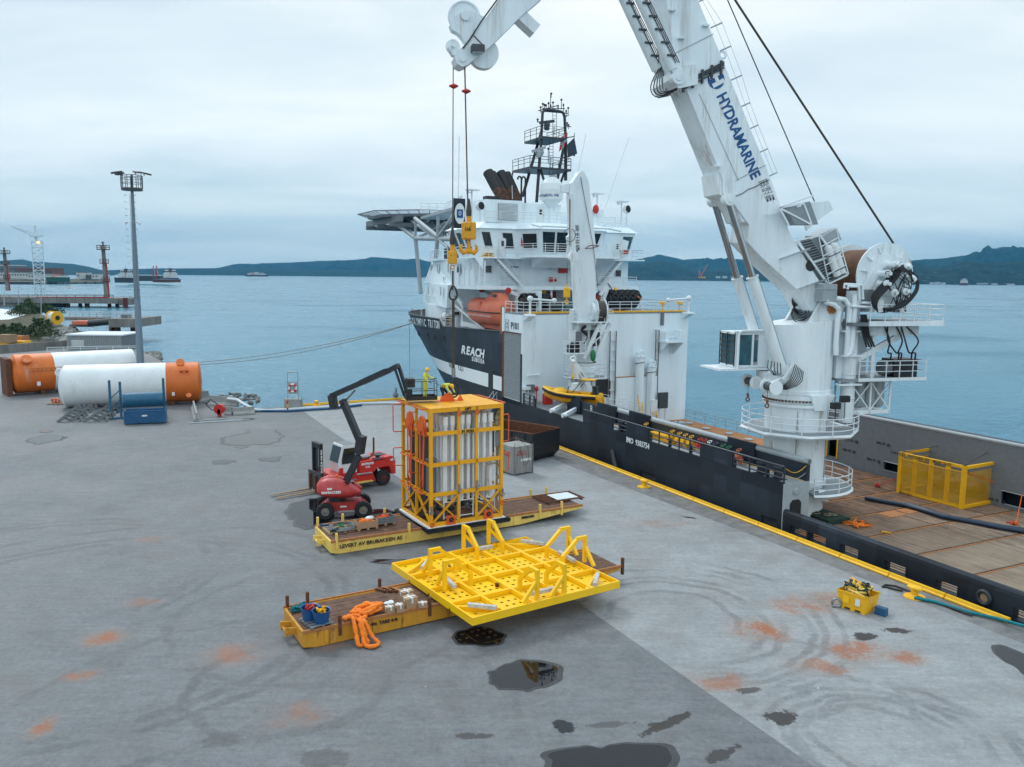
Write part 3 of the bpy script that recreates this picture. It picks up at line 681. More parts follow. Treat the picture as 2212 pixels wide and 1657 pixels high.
# ---- low aft bulwark with freeing ports
XA=-33.0
low=[(-13.94,-15.3),(-15.42,-16.79),(-17.79,-19.1),(-20.84,-22.15),(-23.9,-25.1),(-27.88,-29.2),(-30.2,-31.5)]
holes=[(b_,a_,-.14,.40) for a_,b_ in low][::-1]
def rounded(mb,x0,x1):mb.prism([(0,.9),(-.04,1.08),(-.12,1.18),(-.24,1.21),(-.36,1.18),(-.44,1.08),(-.48,.9)],(0,0,0),Y_,Z_,X_,x0,x1)
mb=MB();cur=XA
for xa,xb,za,zb in holes:
 mb.box(cur,xa,-.48,0,-6,.9);mb.box(xa,xb,-.48,0,-6,za);mb.box(xa,xb,-.48,0,zb,.9);cur=xb
mb.box(cur,-13.33,-.48,0,-6,.9);rounded(mb,XA,-13.33);mb.build('low_bulwark','hull_navy',SH)
for a_,b_ in low:
 for k in range(3):MB().tube((b_,-.2,-.02+k*.13),(a_,-.2,-.02+k*.13),.02,n=5,caps=False).build('port_bar','hull_edge',SH)
mb=MB();mb.torus((-26.5,.03,.36),(0,1,0),.31,.11,20,8);mb.build('fairlead_ring','hull_edge',SH)
mb=MB();mb.lathe([(0,0),(.22,0),(.22,.03),(0,.03)],(-26.5,.005,.36),(0,1,0),18);mb.build('fairlead_opening','wood',SH)
# ---- cargo deck: steel under planks, planks with gaps
mb=MB();mb.box(XA,22.6,-BM,-.16,-.6,-.33);mb.build('cargo_deck','dark_grey',SH)
pm=mat('deck_planks',(.15,.078,.042),.8,var=.5,scale=1.2,rust=.35,rustcol=(.055,.035,.025),rscale=.45)
n=pm.node_tree.nodes;l=pm.node_tree.links;b=n['Principled BSDF']
ge=n.new('ShaderNodeNewGeometry');hs=n.new('ShaderNodeHueSaturation');mr=n.new('ShaderNodeMapRange');l.new(ge.outputs['Random Per Island'],mr.inputs['Value']);mr.inputs['To Min'].default_value=.72;mr.inputs['To Max'].default_value=1.3
l.new(mr.outputs[0],hs.inputs['Value']);src=b.inputs['Base Color'].links[0].from_socket
# pale worn area aft, redder forward: real wear zones
tcn=n.new('ShaderNodeTexCoord');sx_=n.new('ShaderNodeSeparateXYZ');l.new(tcn.outputs['Object'],sx_.inputs[0])
m1=n.new('ShaderNodeMapRange');l.new(sx_.outputs['X'],m1.inputs['Value']);m1.inputs['From Min'].default_value=-11;m1.inputs['From Max'].default_value=-22
wn=n.new('ShaderNodeTexNoise');wn.inputs['Scale'].default_value=.35;wn.inputs['Detail'].default_value=6;l.new(tcn.outputs['Object'],wn.inputs['Vector'])
m2=n.new('ShaderNodeMath');m2.operation='MULTIPLY';l.new(m1.outputs[0],m2.inputs[0]);l.new(wn.outputs['Fac'],m2.inputs[1])
mx1=n.new('ShaderNodeMix');mx1.data_type='RGBA';l.new(m2.outputs[0],mx1.inputs['Factor']);l.new(src,mx1.inputs['A']);mx1.inputs['B'].default_value=(.46,.36,.27,1)
m3=n.new('ShaderNodeMapRange');l.new(sx_.outputs['X'],m3.inputs['Value']);m3.inputs['From Min'].default_value=-2;m3.inputs['From Max'].default_value=6;m3.inputs['To Max'].default_value=.6
mx2=n.new('ShaderNodeMix');mx2.data_type='RGBA';l.new(m3.outputs[0],mx2.inputs['Factor']);l.new(mx1.outputs['Result'],mx2.inputs['A']);mx2.inputs['B'].default_value=(.36,.15,.055,1)
l.new(mx2.outputs['Result'],hs.inputs['Color']);l.new(hs.outputs['Color'],b.inputs['Base Color'])
mb=MB();bays=[];x=22.3
while x>XA:bays.append((max(x-3.35,XA),x-.16));x-=3.5
rnd=random.Random(3)
y=-.55
while y>-18.0:
 for a_,b_ in bays:
  if a_>10 and y>-2.4:continue
  dz=rnd.uniform(-.008,.008);c=rnd.uniform(a_+.5,b_-.5)
  if b_<-8 and y>-9.9:MB().box(a_,b_,y-.20,y,-.33,-.262+dz).build('plank','deck_planks',SH);continue
  for u0,u1 in((a_,c-.01),(c+.01,b_)):mb.box(u0,u1,y-.20,y,-.33,-.262+dz)
 y-=.235
mb.build('deck_planking','deck_planks',SH,kind='stuff')
mb=MB()
for a_,b_ in bays:mb.box(b_+.02,b_+.14,-18.1,-.5,-.33,-.252)
mb.build('deck_seam','orange_rust',SH)
for i in range(6):MB().lathe([(.42,0),(.42,.09),(.34,.1),(.0,.1)],(20-i*3.2,-18.9+.3*(i%2),-.25),n=14).build('deck_hatch','light_grey',SH)
# ---- starboard side: open rail forward, tall inner wall aft
mb=MB();mb.box(2.0,22.6,-BM,-18.2,-.6,-.28);mb.build('starboard_waterway','orange_rust',SH)
mb=MB();rail(mb,[(22.4,-BM+.1,-.28),(2.2,-BM+.1,-.28)],h=1.15,r=.03,step=1.7);mb.build('starboard_railing','light_grey',SH)
mb=MB();plate_with_holes(mb,XA,1.8,-.3,4.15,[(-17.5,-15.1,.0,.9),(-9.6,-5.4,.25,.95),(-.62,.35,.25,2.15)],-18.5,-18.3)
mb.build('starboard_inner_wall','mid_grey',SH)
mb=MB();mb.box(XA,1.8,-BM,-19.3,-5,4.1);mb.box(XA,1.8,-19.3,-18.51,4.0,4.12);mb.box(1.6,1.8,-BM,-18.3,-5,4.1);mb.build('starboard_bulwark','hull_navy',SH)
mb=MB();mb.tube((XA,-18.38,4.22),(1.8,-18.38,4.22),.14,n=12);mb.build('starboard_wall_pipe','light_grey',SH)
mb=MB();pts=[(-.68,.2),(-.68,2.1),(-.55,2.22),(.28,2.22),(.41,2.1),(.41,.2)]
mb.path([(a_,-18.27,b_) for a_,b_ in pts],.06,6);mb.build('doorway_frame','yellow',SH)
for a_,b_,c_,d_ in((-17.5,-15.1,.0,.9),(-9.6,-5.4,.25,.95)):
 MB().path([(a_,-18.28,c_),(b_,-18.28,c_),(b_,-18.28,d_),(a_,-18.28,d_)],.035,5,closed=True).build('wall_opening_frame','light_grey',SH)
for x,z in((1.0,2.9),(-1.7,1.1),(-5.0,2.3),(-4.2,.8),(-12.9,1.55),(-14.6,.1),(-1.9,2.0)):
 text('SWL 5T',.26,fm(V((x,-18.285,z)),-X_,Z_),'text_black',SH,bold=.008)
 mb=MB();mb.torus((x-.75,-18.27,z),(0,1,0),.10,.035,10,5);mb.build('lashing_eye','black',SH)
def SP(x,y,a,b):
 A_=frS(*a);B_=frS(*b);d=B_-A_;nrm=V((-d.y,d.x,0)).normalized();return toS(VPL(x,y,A_,nrm))
mb=MB();mb.box(22.6,27.3,-BM,-.02,-.3,11.5);mb.box(27.3,33.0,-BM,-4.6,3,11.5);mb.build('hangar_block','ship_white',SH)
mb=MB();mb.box(22.55,27.4,-BM-.02,-.0,11.5,11.62);mb.box(27.4,37.0,-BM-.02,-4.5,11.5,11.62);mb.build('hangar_roof_deck','deck_grey',SH)
mb=MB();mb.box(12.0,22.6,-7.6,-.16,2.3,2.72);mb.box(10.7,12.0,-1.9,-.16,2.3,2.72);mb.build('boat_deck','deck_grey',SH)
mb=MB();mb.box(12.0,22.6,-7.62,-7.5,-.3,2.72);mb.box(12.0,12.1,-7.6,-2.15,-.3,2.3);mb.build('boat_deck_side','ship_white',SH)
# roller shutter door in the port side, slats modelled
mb=MB();z=2.85
while z<9.55:mb.prism([(0,0),(.05,.02),(.05,.11),(0,.13)],(0,0,z),Y_,Z_,X_,22.95,26.75);z+=.145
mb.build('roller_door','corrugated',SH,kind='stuff')
mb=MB();mb.box(26.75,27.2,0,.06,2.75,9.6);mb.build('door_rail','rust',SH)
mb=MB();mb.box(26.76,27.25,0,.07,9.6,12.1);mb.build('corner_post','ship_white',SH)
mb=MB();mb.box(27.2,27.55,-.35,.08,9.3,12.2);mb.build('corner_pillar','orange_rust',SH)
mb=MB();mb.box(22.62,22.95,.0,.05,2.75,7.6);mb.build('door_rail','hull_edge',SH)
mb=MB();mb.box(22.8,26.9,.002,.10,9.56,9.66);mb.build('door_header','rust',SH)
text('P101',.95,fm(V((24.3,.008,10.28)),-X_,Z_),'text_black',SH,bold=.02,sx=1.0)
mb=MB();mb.path([(26.5,.01,9.75),(25.75,.01,9.75),(25.75,.01,10.85),(26.5,.01,10.85)],.02,4,closed=True)
mb.torus((26.12,.01,10.1),(0,1,0),.14,.02,12,4);mb.box(26.02,26.22,0,.012,10.35,10.6);mb.build('class_emblem','text_black',SH)
# rails on the hangar roof
mb=MB();rail(mb,[(22.7,-.15,11.62),(22.7,-9.0,11.62)],h=1.1,r=.035,post=.035,step=1.45);mb.build('railing','rail_white',SH)
mb=MB();rail(mb,[(22.7,-10.0,11.62),(22.7,-BM+.2,11.62),(33,-BM+.2,11.62)],h=1.1,r=.035,post=.035,step=1.45);mb.build('railing','rail_white',SH)
mb=MB();rail(mb,[(26.9,-.15,11.62),(22.7,-.15,11.62)],h=1.1,r=.035,post=.035,step=1.3);mb.build('railing','rail_white',SH)
mb=MB();mb.box(22.62,22.9,-BM+.5,-.5,11.63,11.78);mb.build('roof_kerb','yellow',SH)
# light brackets at the roof corners
for y_,s_ in((.0,1),(-BM,-1)):
 mb=MB()
 mb.prism([(22.6,11.6),(22.6,10.9),(21.5,11.4),(21.5,11.6)],(0,0,0),X_,Z_,Y_,y_-.9 if s_>0 else y_+.1,y_-.1 if s_>0 else y_+.9)
 mb.box(21.4,22.6,y_-1.0 if s_>0 else y_,y_ if s_>0 else y_+1.0,11.42,11.5);mb.build('corner_bracket','ship_white',SH)
 mb=MB();mb.tube((22.0,y_-.5*s_,11.5),(22.0,y_-.5*s_,13.1),.12,n=10);mb.ell((22,y_-.5*s_,13.1),(.3,.3,.3));mb.tube((22,y_-.2*s_,13.1),(22,y_-3.2*s_,12.9),.1,n=8);mb.ell((22,y_-3.2*s_,12.9),(.26,.26,.26));mb.build('gangway_davit','rail_white',SH)
# fittings on the aft wall of the hangar
def awall(x,y,c=22.6):return SX(x,y,c)
def zdx(x,y):return 1188+x*.1466,621+y*.1466
for(x0,y0,x1,y1) in((868,640,960,1657),(1540,620,1580,1657)):
 a_=awall(*zdx(x0,y0));mb=MB();w_=.75 if x0<1000 else .42;yb=a_.y
 mb.box(22.38,22.6,yb-w_-.06,yb-w_,-.26,a_.z);mb.box(22.38,22.6,yb-.06,yb,-.26,a_.z)
 for k in range(9):mb.box(22.40,22.5,yb-w_,yb-.06,k*1.05+.3,k*1.05+.42)
 mb.build('chain_guide','ship_white',SH)
 mb=MB();mb.tube((22.34,yb-.02,-.2),(22.34,yb-.02,a_.z),.05,n=5);mb.tube((22.34,yb-w_-.02,-.2),(22.34,yb-w_-.02,a_.z),.05,n=5);mb.build('guide_chain','rust',SH)
for px_,top,r_ in((1326,1020,.0),(1490,1160,0)):
 a_=awall(*zdx(px_,top),21.9);rr_=.52
 mb=MB();mb.lathe([(.46,-a_.z-.26),(.46,-1.2),(.47,-.7),(.50,-.68),(.50,-.05),(.58,-.04),(.58,.03),(0,.04)],(21.85,a_.y,a_.z),n=20)
 cyl=mb.build('stowage_cylinder','ship_white',SH)
 mb=MB()
 for k in(-.2,.12):mb.torus((21.85+k,a_.y-.1,a_.z+.38),(1,0,0),.26,.07,14,6)
 mb.box(21.6,22.1,a_.y+.25,a_.y+.45,a_.z,a_.z+.4);mb.build('lifting_lug','ship_white',cyl)
 mb=MB();mb.torus((21.85,a_.y,a_.z-.62),(.1,.12,1),.51,.035,20,5);mb.build('rope_grommet','hose',cyl)
a_=awall(*zdx(945,1325));b_=awall(*zdx(1530,1657))
mb=MB();mb.box(22.1,22.6,b_.y,a_.y,-.26,a_.z);mb.build('wall_step','ship_white',SH)
mb=MB();mb.box(22.08,22.6,b_.y-.1,a_.y,a_.z,a_.z+.04);mb.build('step_edge','orange_rust',SH)
a_=awall(*zdx(660,1360));mb=MB();mb.box(22.5,22.59,a_.y-1.9,a_.y-.1,2.75,a_.z);mb.build('dark_doorway','black',SH)
a_=awall(*zdx(1580,775));b_=awall(*zdx(1845,800))
mb=MB();mb.box(20.9,22.6,b_.y,a_.y,a_.z-.2,a_.z);mb.prism([(22.6,-.2),(20.9,-.2),(22.6,-1.6)],(0,0,a_.z),X_,Z_,Y_,a_.y-.3,a_.y-.15);mb.prism([(22.6,-.2),(20.9,-.2),(22.6,-1.6)],(0,0,a_.z),X_,Z_,Y_,b_.y+.15,b_.y+.3)
mb.box(20.9,22.0,b_.y,b_.y+.7,a_.z,a_.z+1.1);mb.box(21.2,22.2,a_.y-.4,a_.y-.1,a_.z,a_.z+1.0);mb.box(21.4,21.55,b_.y+.7,a_.y-.4,a_.z+.35,a_.z+.5)
mb.build('bracket_shelf','ship_white',SH)
a_=awall(*zdx(1630,380));mb=MB();mb.box(22.4,22.6,a_.y-.35,a_.y,a_.z-1.3,a_.z);mb.build('rubbing_bar','mid_grey',SH)
for x,y in((600,187),(1150*1.0,0)):
 if y:
  q=SX(1053+x*.1466,783+y*.1466,22.6);mb=MB();mb.tube((22.4,q.y,q.z),(22.4,q.y-1.1,q.z),.06);mb.box(22.3,22.6,q.y-.1,q.y+.05,q.z-.1,q.z+.1);mb.box(22.3,22.6,q.y-1.2,q.y-1.05,q.z-.1,q.z+.1);mb.build('wall_cleat','ship_white',SH)
# boat deck clutter: boxes, hydrant, rails
def bdw(x,y):return SX(1053+x*.1466,783+y*.1466,22.2)
q=bdw(600,335);mb=MB();mb.box(22.2,22.6,q.y-.75,q.y,q.z-.75,q.z);mb.build('junction_box','mid_grey',SH)
q=bdw(535,360);mb=MB();mb.box(22.0,22.6,q.y-.7,q.y,q.z-.3,q.z);mb.tube((22.2,q.y-.5,2.72),(22.2,q.y-.5,q.z-.3),.05);mb.build('cable_box','rail_white',SH)
q=bdw(705,375);mb=MB();mb.tube((22.2,q.y-.15,2.72),(22.2,q.y-.15,q.z),.05);mb.ell((22.2,q.y-.15,q.z-.1),(.2,.2,.28));mb.build('hydrant','red',SH)
q=bdw(740,500);mb=MB();mb.box(20.6,21.2,q.y-.85,q.y,2.72,3.75)
for k in(0.15,.4,.65):mb.box(20.55,20.6,q.y-k-.12,q.y-k,2.8,3.7)
mb.build('locker','red',SH)
mb=MB();rail(mb,[(21.3,-1.6,2.72),(21.3,-4.5,2.72),(18.5,-6.8,2.72),(12.3,-6.8,2.72)],h=1.1,r=.028,step=1.3);mb.build('railing','rail_white',SH)
mb=MB();rail(mb,[(12.3,-6.0,2.72),(12.3,-3.2,2.72),(13.2,-2.2,2.72),(11.2,-1.2,2.95)],h=1.0,r=.035,step=1.2);mb.build('railing','rail_white',SH)
# dark rail gate at the foot of the shutter
mb=MB()
for x in(22.3,21.0,20.1):mb.box(x-.09,x+.09,-.14,-.02,2.7,3.75)
for z in(3.0,3.35,3.72):mb.tube((22.3,-.08,z),(19.9,-.08,z),.045,n=6)
mb.box(19.75,20.05,-.16,0,2.7,3.55);mb.build('side_gate','hull_edge',SH)
# ------------------------------------------------------------------ accommodation house
ZH,ZB_,ZR=14.15,17.2,21.0
cor=(40.56,0);fro=(61.5,-5.0)
side_top=[(33.2,-.0),cor,fro,(62.8,-10.15)]
def mirror(pts):return pts+[(x,-BM-y) for x,y in pts[::-1] if abs(y+10.15)>.01]
def slab(poly,z0,z1,m,name,parent=SH,**k):mb=MB();mb.xy(poly,z0,z1);return mb.build(name,m,parent,**k)
# tapering house body: bottom outline (z 9) longer than top (z 17.2)
top_=mirror([(34.6,-1.2),(34.6,-.01),cor,fro,(63.0,-10.15)]);bot_=mirror([(38.4,-1.2),(38.4,-.5),(44.2,-.5),(66.6,-5.0),(68.4,-10.15)])
k_=len(top_);mid=[(x+(X2-x)*.62,y+(Y2-y)*.62 if i not in(1,2,k_-2,k_-3) else y) for i,((x,y),(X2,Y2)) in enumerate(zip(top_,bot_))]
mid[0]=(34.6,-1.2);mid[1]=(34.6,-.01);mid[2]=(40.56,-.0);mid[-1]=(34.6,-BM+1.2);mid[-2]=(34.6,-BM+.01);mid[-3]=(40.56,-BM)
mb=MB();mb.add([V((x,y,ZH)) for x,y in mid]+[V((x,y,ZB_)) for x,y in top_],[(i,(i+1)%k_,k_+(i+1)%k_,k_+i) for i in range(k_)]+[tuple(range(k_))[::-1],tuple(range(k_,2*k_))])
mb.build('upper_house','ship_white',SH)
lowp=mirror([(37.2,-4.6),(43.8,-4.6),(44.1,-.42),(65.3,-5.0),(67.1,-10.15)])
lowt=mirror([(37.2,-4.6),(43.2,-4.6),(43.4,-.32),(64.0,-5.0),(65.8,-10.15)])
k_=len(lowp);mb=MB();mb.add([V((x,y,11.36)) for x,y in lowp]+[V((x,y,ZH)) for x,y in lowt],[(i,(i+1)%k_,k_+(i+1)%k_,k_+i) for i in range(k_)]+[tuple(range(k_))[::-1],tuple(range(k_,2*k_))])
mb.build('lower_house','ship_white',SH)
mb=MB();mb.xy(mirror([(37.2,-4.6),(44.4,-4.6),(44.4,-1.8),(50,-2.6),(62,-5.2)]),8.6,11.34);mb.build('house_base','ship_white',SH)
# bow block behind the bulwark
bw=mirror([(48.4,-2.0),(56,-2.55),(62,-4.2),(67.2,-7.0),(69.5,-10.15)])
slab(bw,8.6,11.35,'ship_white','bow_house');
mb=MB();rail(mb,[(48.6,-2.15,11.35),(56,-2.7,11.35),(62,-4.35,11.35),(67,-7.1,11.35)],h=1.1,r=.04,step=2.2,post=.04);mb.build('railing','rail_white',SH)
# D deck band all round
band=mirror([(32.0,-4.6),(32.0,-.01),(44.5,.02),(44.5,-.3)])
mb=MB();mb.xy([(32.0,-4.85),(32.0,-BM+.2),(41,-BM+.2),(41,-.02),(33.3,-.02),(33.3,-4.85)],13.78,14.2);mb.build('deck_band','ship_white',SH)
mb=MB();rail(mb,[(34.6,-.2,14.2),(33.4,-.2,14.2),(33.2,-4.7,14.2),(32.1,-4.9,14.2),(32.1,-BM+.4,14.2),(34.5,-BM+.3,14.2)],h=1.1,r=.035,step=2.0,post=.035);mb.build('railing','rail_white',SH)
for y_ in(-5.3,-8.6,-17.2):
 mb=MB();mb.tube((32.5,y_,11.6),(32.5,y_,13.8),.13,n=10);mb.build('deck_pillar','ship_white',SH)
# house face at roof-deck level, with openings either side
mb=MB();mb.box(36.6,37.2,-15.2,-4.6,11.6,13.8);mb.build('lower_aft_wall','ship_white',SH)
mb=MB();mb.box(33.5,34.0,-BM+.1,-BM+.6,11.6,13.8);mb.box(37.0,37.3,-BM,-BM+.5,11.6,13.8);mb.build('deck_pillar','ship_white',SH)
# ribs on the side
for i in range(6):x=38.9-i*1.45;MB().box(x-.04,x+.04,0,.12,14.2,16.9).build('side_stiffener','ship_white',SH)
mb=MB();mb.path([(40.6,.06,13.9),(40.6,.06,16.3),(39.6,.06,17.0)],.07,6);mb.build('drain_pipe','rail_white',SH)
# bridge deck with overhang (yellow steps, rail)
mb=MB();mb.xy([(32.6,1.0),(59.5,1.0-4.6),(60.5,-10.15),(59.5,-BM+3.6),(32.6,-BM-1.0)],ZB_,ZB_+.14);mb.build('bridge_deck','ship_white',SH)
for i in range(5):MB().prism([(0,0),(1.0,0),(0,-1.3)],(38.6-i*1.6,0,ZB_),Y_,Z_,X_,0,.08).build('deck_bracket','ship_white',SH)
mb=MB();rail(mb,[(60,-4.2,ZB_+.14),(44,.4,ZB_+.14),(40.5,.85,ZB_+.14)],h=1.15,r=.04,step=2.4,post=.04);mb.build('railing','rail_white',SH)
mb=MB();rail(mb,[(37.8,.9,ZB_+.14),(32.7,.9,ZB_+.14),(32.7,-4.3,ZB_+.14)],h=1.15,r=.035,step=1.8,post=.035);mb.build('railing','rail_white',SH)
mb=MB();rail(mb,[(32.7,-4.6,ZB_+.4),(31.0,-5.4,ZB_+.4),(29.6,-6.2,ZB_+.4),(29.6,-15.6,ZB_+.4),(31,-16.6,ZB_+.4)],h=1.25,r=.035,step=1.7,post=.035,mids=(.2,.4,.6,.8));mb.build('railing','rail_white',SH)
slab([(33,-4.6),(31,-5.4),(29.5,-6.1),(29.5,-15.7),(31,-16.6),(33,-16.8)],ZB_+.141,ZB_+.4,'ship_white','bridge_balcony')
mb=MB();mb.prism([(33,-.0),(29.7,.0),(33,-1.1)],(0,0,ZB_+.15),X_,Z_,Y_,-15.4,-6.3);mb.build('balcony_underside','ship_white',SH)
mb=MB();rail(mb,[(32.7,-16.9,ZB_+.14),(32.7,-BM-.8,ZB_+.14),(35,-BM-.8,ZB_+.14)],h=1.15,r=.035,step=1.4,post=.035);mb.build('railing','rail_white',SH)
# ---- wheelhouse: outward leaning walls under a flared roof
def ring2(pb,pt,z0,z1,m,name,parent=SH):
 k=len(pb);mb=MB();mb.add([V((x,y,z0)) for x,y in pb]+[V((x,y,z1)) for x,y in pt],[(i,(i+1)%k,k+(i+1)%k,k+i) for i in range(k)]+[tuple(range(k))[::-1],tuple(range(k,2*k))])
 return mb.build(name,m,parent)
def mir(p):return p+[(x,-BM-y) for x,y in p[::-1]]
wb=mir([(31.6,-9.9),(31.6,-6.9),(33.4,-4.9),(33.4,-.9),(35.2,-.5),(40.2,-.5),(48.5,-5.0)])
wt=mir([(30.6,-9.9),(30.6,-6.2),(33.1,-4.4),(33.3,-.0),(35.2,.55),(41.2,.55),(49.8,-5.0)])
WH=ring2(wb,wt,ZB_+.14,20.45,'ship_white','wheelhouse')
rf0=mir([(30.4,-9.9),(30.4,-5.9),(32.9,-4.2),(33.0,.25),(35.2,.8),(41.6,.8),(50.2,-4.9)])
rf1=mir([(31.6,-9.9),(31.6,-6.4),(33.6,-4.7),(33.8,-.7),(35.4,-.5),(40.8,-.5),(49,-5.3)])
ring2(rf0,rf1,20.45,21.15,'ship_white','wheelhouse_roof')
def window(bl,br,tr,tl,gm='glass_dark',fr=.09,parent=None,name='window'):
 bl,br,tr,tl=map(V,(bl,br,tr,tl));n_=(br-bl).cross(tl-bl).normalized();mb=MB()
 P=[p+n_*.03 for p in(bl,br,tr,tl)]
 for a,b in zip(P,P[1:]+P[:1]):mb.bar(a,b,fr,.07,up=n_)
 o=mb.build(name,'white',parent or WH)
 c=(bl+br+tr+tl)/4
 mb=MB();q=[p+(c-p)*.03+n_*.015 for p in(bl,br,tr,tl)];mb.add(q+[p-n_*.012 for p in q],[(0,1,2,3),(7,6,5,4),(0,4,5,1),(1,5,6,2),(2,6,7,3),(3,7,4,0)]);mb.build('pane',gm,o);return o
def lerpwall(i,u,v,sc=(18.15,20.3)):
 k=len(wb);a,b=wb[i],wb[(i+1)%k];c,d=wt[i],wt[(i+1)%k];f=(v-ZB_-.14)/(20.45-ZB_-.14)
 p=V((a[0]+(c[0]-a[0])*f,a[1]+(c[1]-a[1])*f,v));q=V((b[0]+(d[0]-b[0])*f,b[1]+(d[1]-b[1])*f,v));return p.lerp(q,u)
def wwin(i,u0,u1,z0=18.1,z1=20.15,gm='glass_dark',ub0=None,ub1=None):
 ub0=u0 if ub0 is None else ub0;ub1=u1 if ub1 is None else ub1
 A,B,C_,D=lerpwall(i,ub0,z0),lerpwall(i,ub1,z0),lerpwall(i,u1,z1),lerpwall(i,u0,z1)
 n_=(B-A).cross(D-A);cen=V((38,-10.15,A.z))
 if n_.dot((A+C_)/2-cen)<0:A,B,C_,D=B,A,D,C_
 window(A,B,C_,D,gm)
K_=len(wb)
for i,(u0,u1) in((0,(.52,.98)),(0,(.04,.48))):wwin(i,u0,u1,17.95,20.2)
wwin(1,.18,.78,18.35,20.0)
wwin(2,.12,.42,18.3,20.05);wwin(2,.74,.985,18.4,20.1)
for u in(.05,.38,.70):wwin(4,u,u+.26,18.3,20.15,'glass_teal')
wwin(5,.05,.45,18.3,20.15,'glass_teal');wwin(5,.5,.95,18.3,20.15,'glass_teal')
# mirrored faces (starboard)
for i,(u0,u1) in((K_-2,(.02,.48)),(K_-2,(.52,.96))):wwin(i,u0,u1,17.95,20.2,'glass_dark')
wwin(K_-3,.22,.82,18.35,20.0,'glass_teal');wwin(K_-4,.03,.38,18.3,20.1,'glass_teal')
wwin(K_-1,.35,.65,17.95,20.2)
def door(x,y0,z0,w=.85,h=2.05,nx=-1,m='white',win=True,parent=SH):
 mb=MB();t=.07*nx;xa,xb=sorted((x,x+t));mb.box(xa,xb,y0-w,y0,z0,z0+h);d=mb.build('door',m,parent)
 if win:mb=MB();xa,xb=sorted((x+t,x+t*1.3));mb.box(xa,xb,y0-w*.68,y0-w*.32,z0+h*.55,z0+h*.85);mb.build('pane','glass_dark',d)
 mb=MB();xa,xb=sorted((x+t,x+t*2));mb.box(xa,xb,y0-w*.95,y0-w*.85,z0+.9,z0+1.1);mb.build('handle','steel',d)
 return d
door(33.3,-2.35,ZB_+.2,parent=SH,nx=-1);door(33.3,-17.4,ZB_+.2,parent=SH,nx=-1)
mb=MB();mb.tube((31.0,-5.2,20.9),(30.1,-6,20.6),.09);mb.tube((30.1,-6.0,20.7),(30.1,-14.5,20.7),.1,n=8);mb.tube((30.1,-14.5,20.7),(32,-17.4,20.6),.1,n=8);mb.tube((31.0,-15.4,20.9),(30.1,-14.5,20.7),.09);mb.build('window_wash_rail','rail_white',SH)
# fire boxes, signs on the aft walls
for(x,y,z,w_,h_,m_) in((33.0,-4.9,18.6,.75,.95,'red'),(34.55,-10.6,15.7,1.1,1.25,'red'),(36.55,-10.2,12.4,1.1,1.1,'red'),(34.55,-9.4,14.6,.35,.6,'red'),(34.55,-10.0,14.7,.25,.4,'red'),(33.0,-18.4,18.0,.6,.5,'red'),(34.55,-9.3,16.2,.35,.6,'light_grey'),(34.5,-13.2,15.0,1.2,.9,'light_grey')):
 mb=MB();mb.box(x-.3,x,y-w_,y,z,z+h_);mb.build('fire_box' if m_=='red' else 'vent_box',m_,SH)
door(34.6,-3.2,14.25,1.0,2.1,-1,'ship_white',False);door(36.6,-5.2,11.65,.9,1.95,-1,'ship_white',True)
mb=MB();mb.box(34.52,34.6,-6.9,-5.85+.0,14.2,14.25)
text('E-DECK',.28,fm(V((34.58,-5.0,16.3)),-Y_,Z_),'text_black',SH,bold=.006);text('C-DECK',.28,fm(V((36.58,-8.3,13.2)),-Y_,Z_),'text_black',SH,bold=.006)
for(y0,z0,w_,h_) in((-1.0-.15,15.6,.95,.85),(-18.4,15.3,.9,.85)):
 window((34.58,y0,z0),(34.58,y0-w_,z0),(34.58,y0-w_,z0+h_),(34.58,y0,z0+h_),parent=SH)
def stairs(p0,p1,w,m='rail_white'):
 p0=V(p0);p1=V(p1);d=(p1-p0);hd=V((d.x,d.y,0)).normalized();sd_=V((-hd.y,hd.x,0))*(w/2)
 mb=MB()
 for q in(-1,1):mb.bar(p0+sd_*q,p1+sd_*q,.06,.26);
 st=mb.build('stair',m,SH);n_=int(abs(d.z)/.24)
 mb=MB()
 for i in range(1,n_):c=p0.lerp(p1,i/n_);mb.box(-.13,.13,-w/2+.04,w/2-.04,-.02,.02,fm(c,hd,sd_))
 mb.build('treads','mid_grey',st)
 mb=MB()
 for q in(-1,1):
  mb.path([p0+sd_*q+V((0,0,.95)),p1+sd_*q+V((0,0,.95))],.03,5)
  for k in(0,.33,.66,1):c=p0.lerp(p1,k)+sd_*q;mb.tube(c,c+V((0,0,.95)),.025,n=4)
 mb.build('handrail',m,st)
stairs((33.3,-1.9,17.2),(33.3,-5.1,14.2),.9);stairs((33.3,-BM+2.0,17.2),(33.3,-BM+4.9,14.2),.9);stairs((34.6,-6.0,14.0),(34.6,-9.0,11.65),.9)
mb=MB();
for k in range(3):mb.box(32.9+.0,33.9,-1.6-k*.0,-.2-k*.25,17.34+k*.2,17.42+k*.2)
mb.build('yellow_step','yellow',SH)
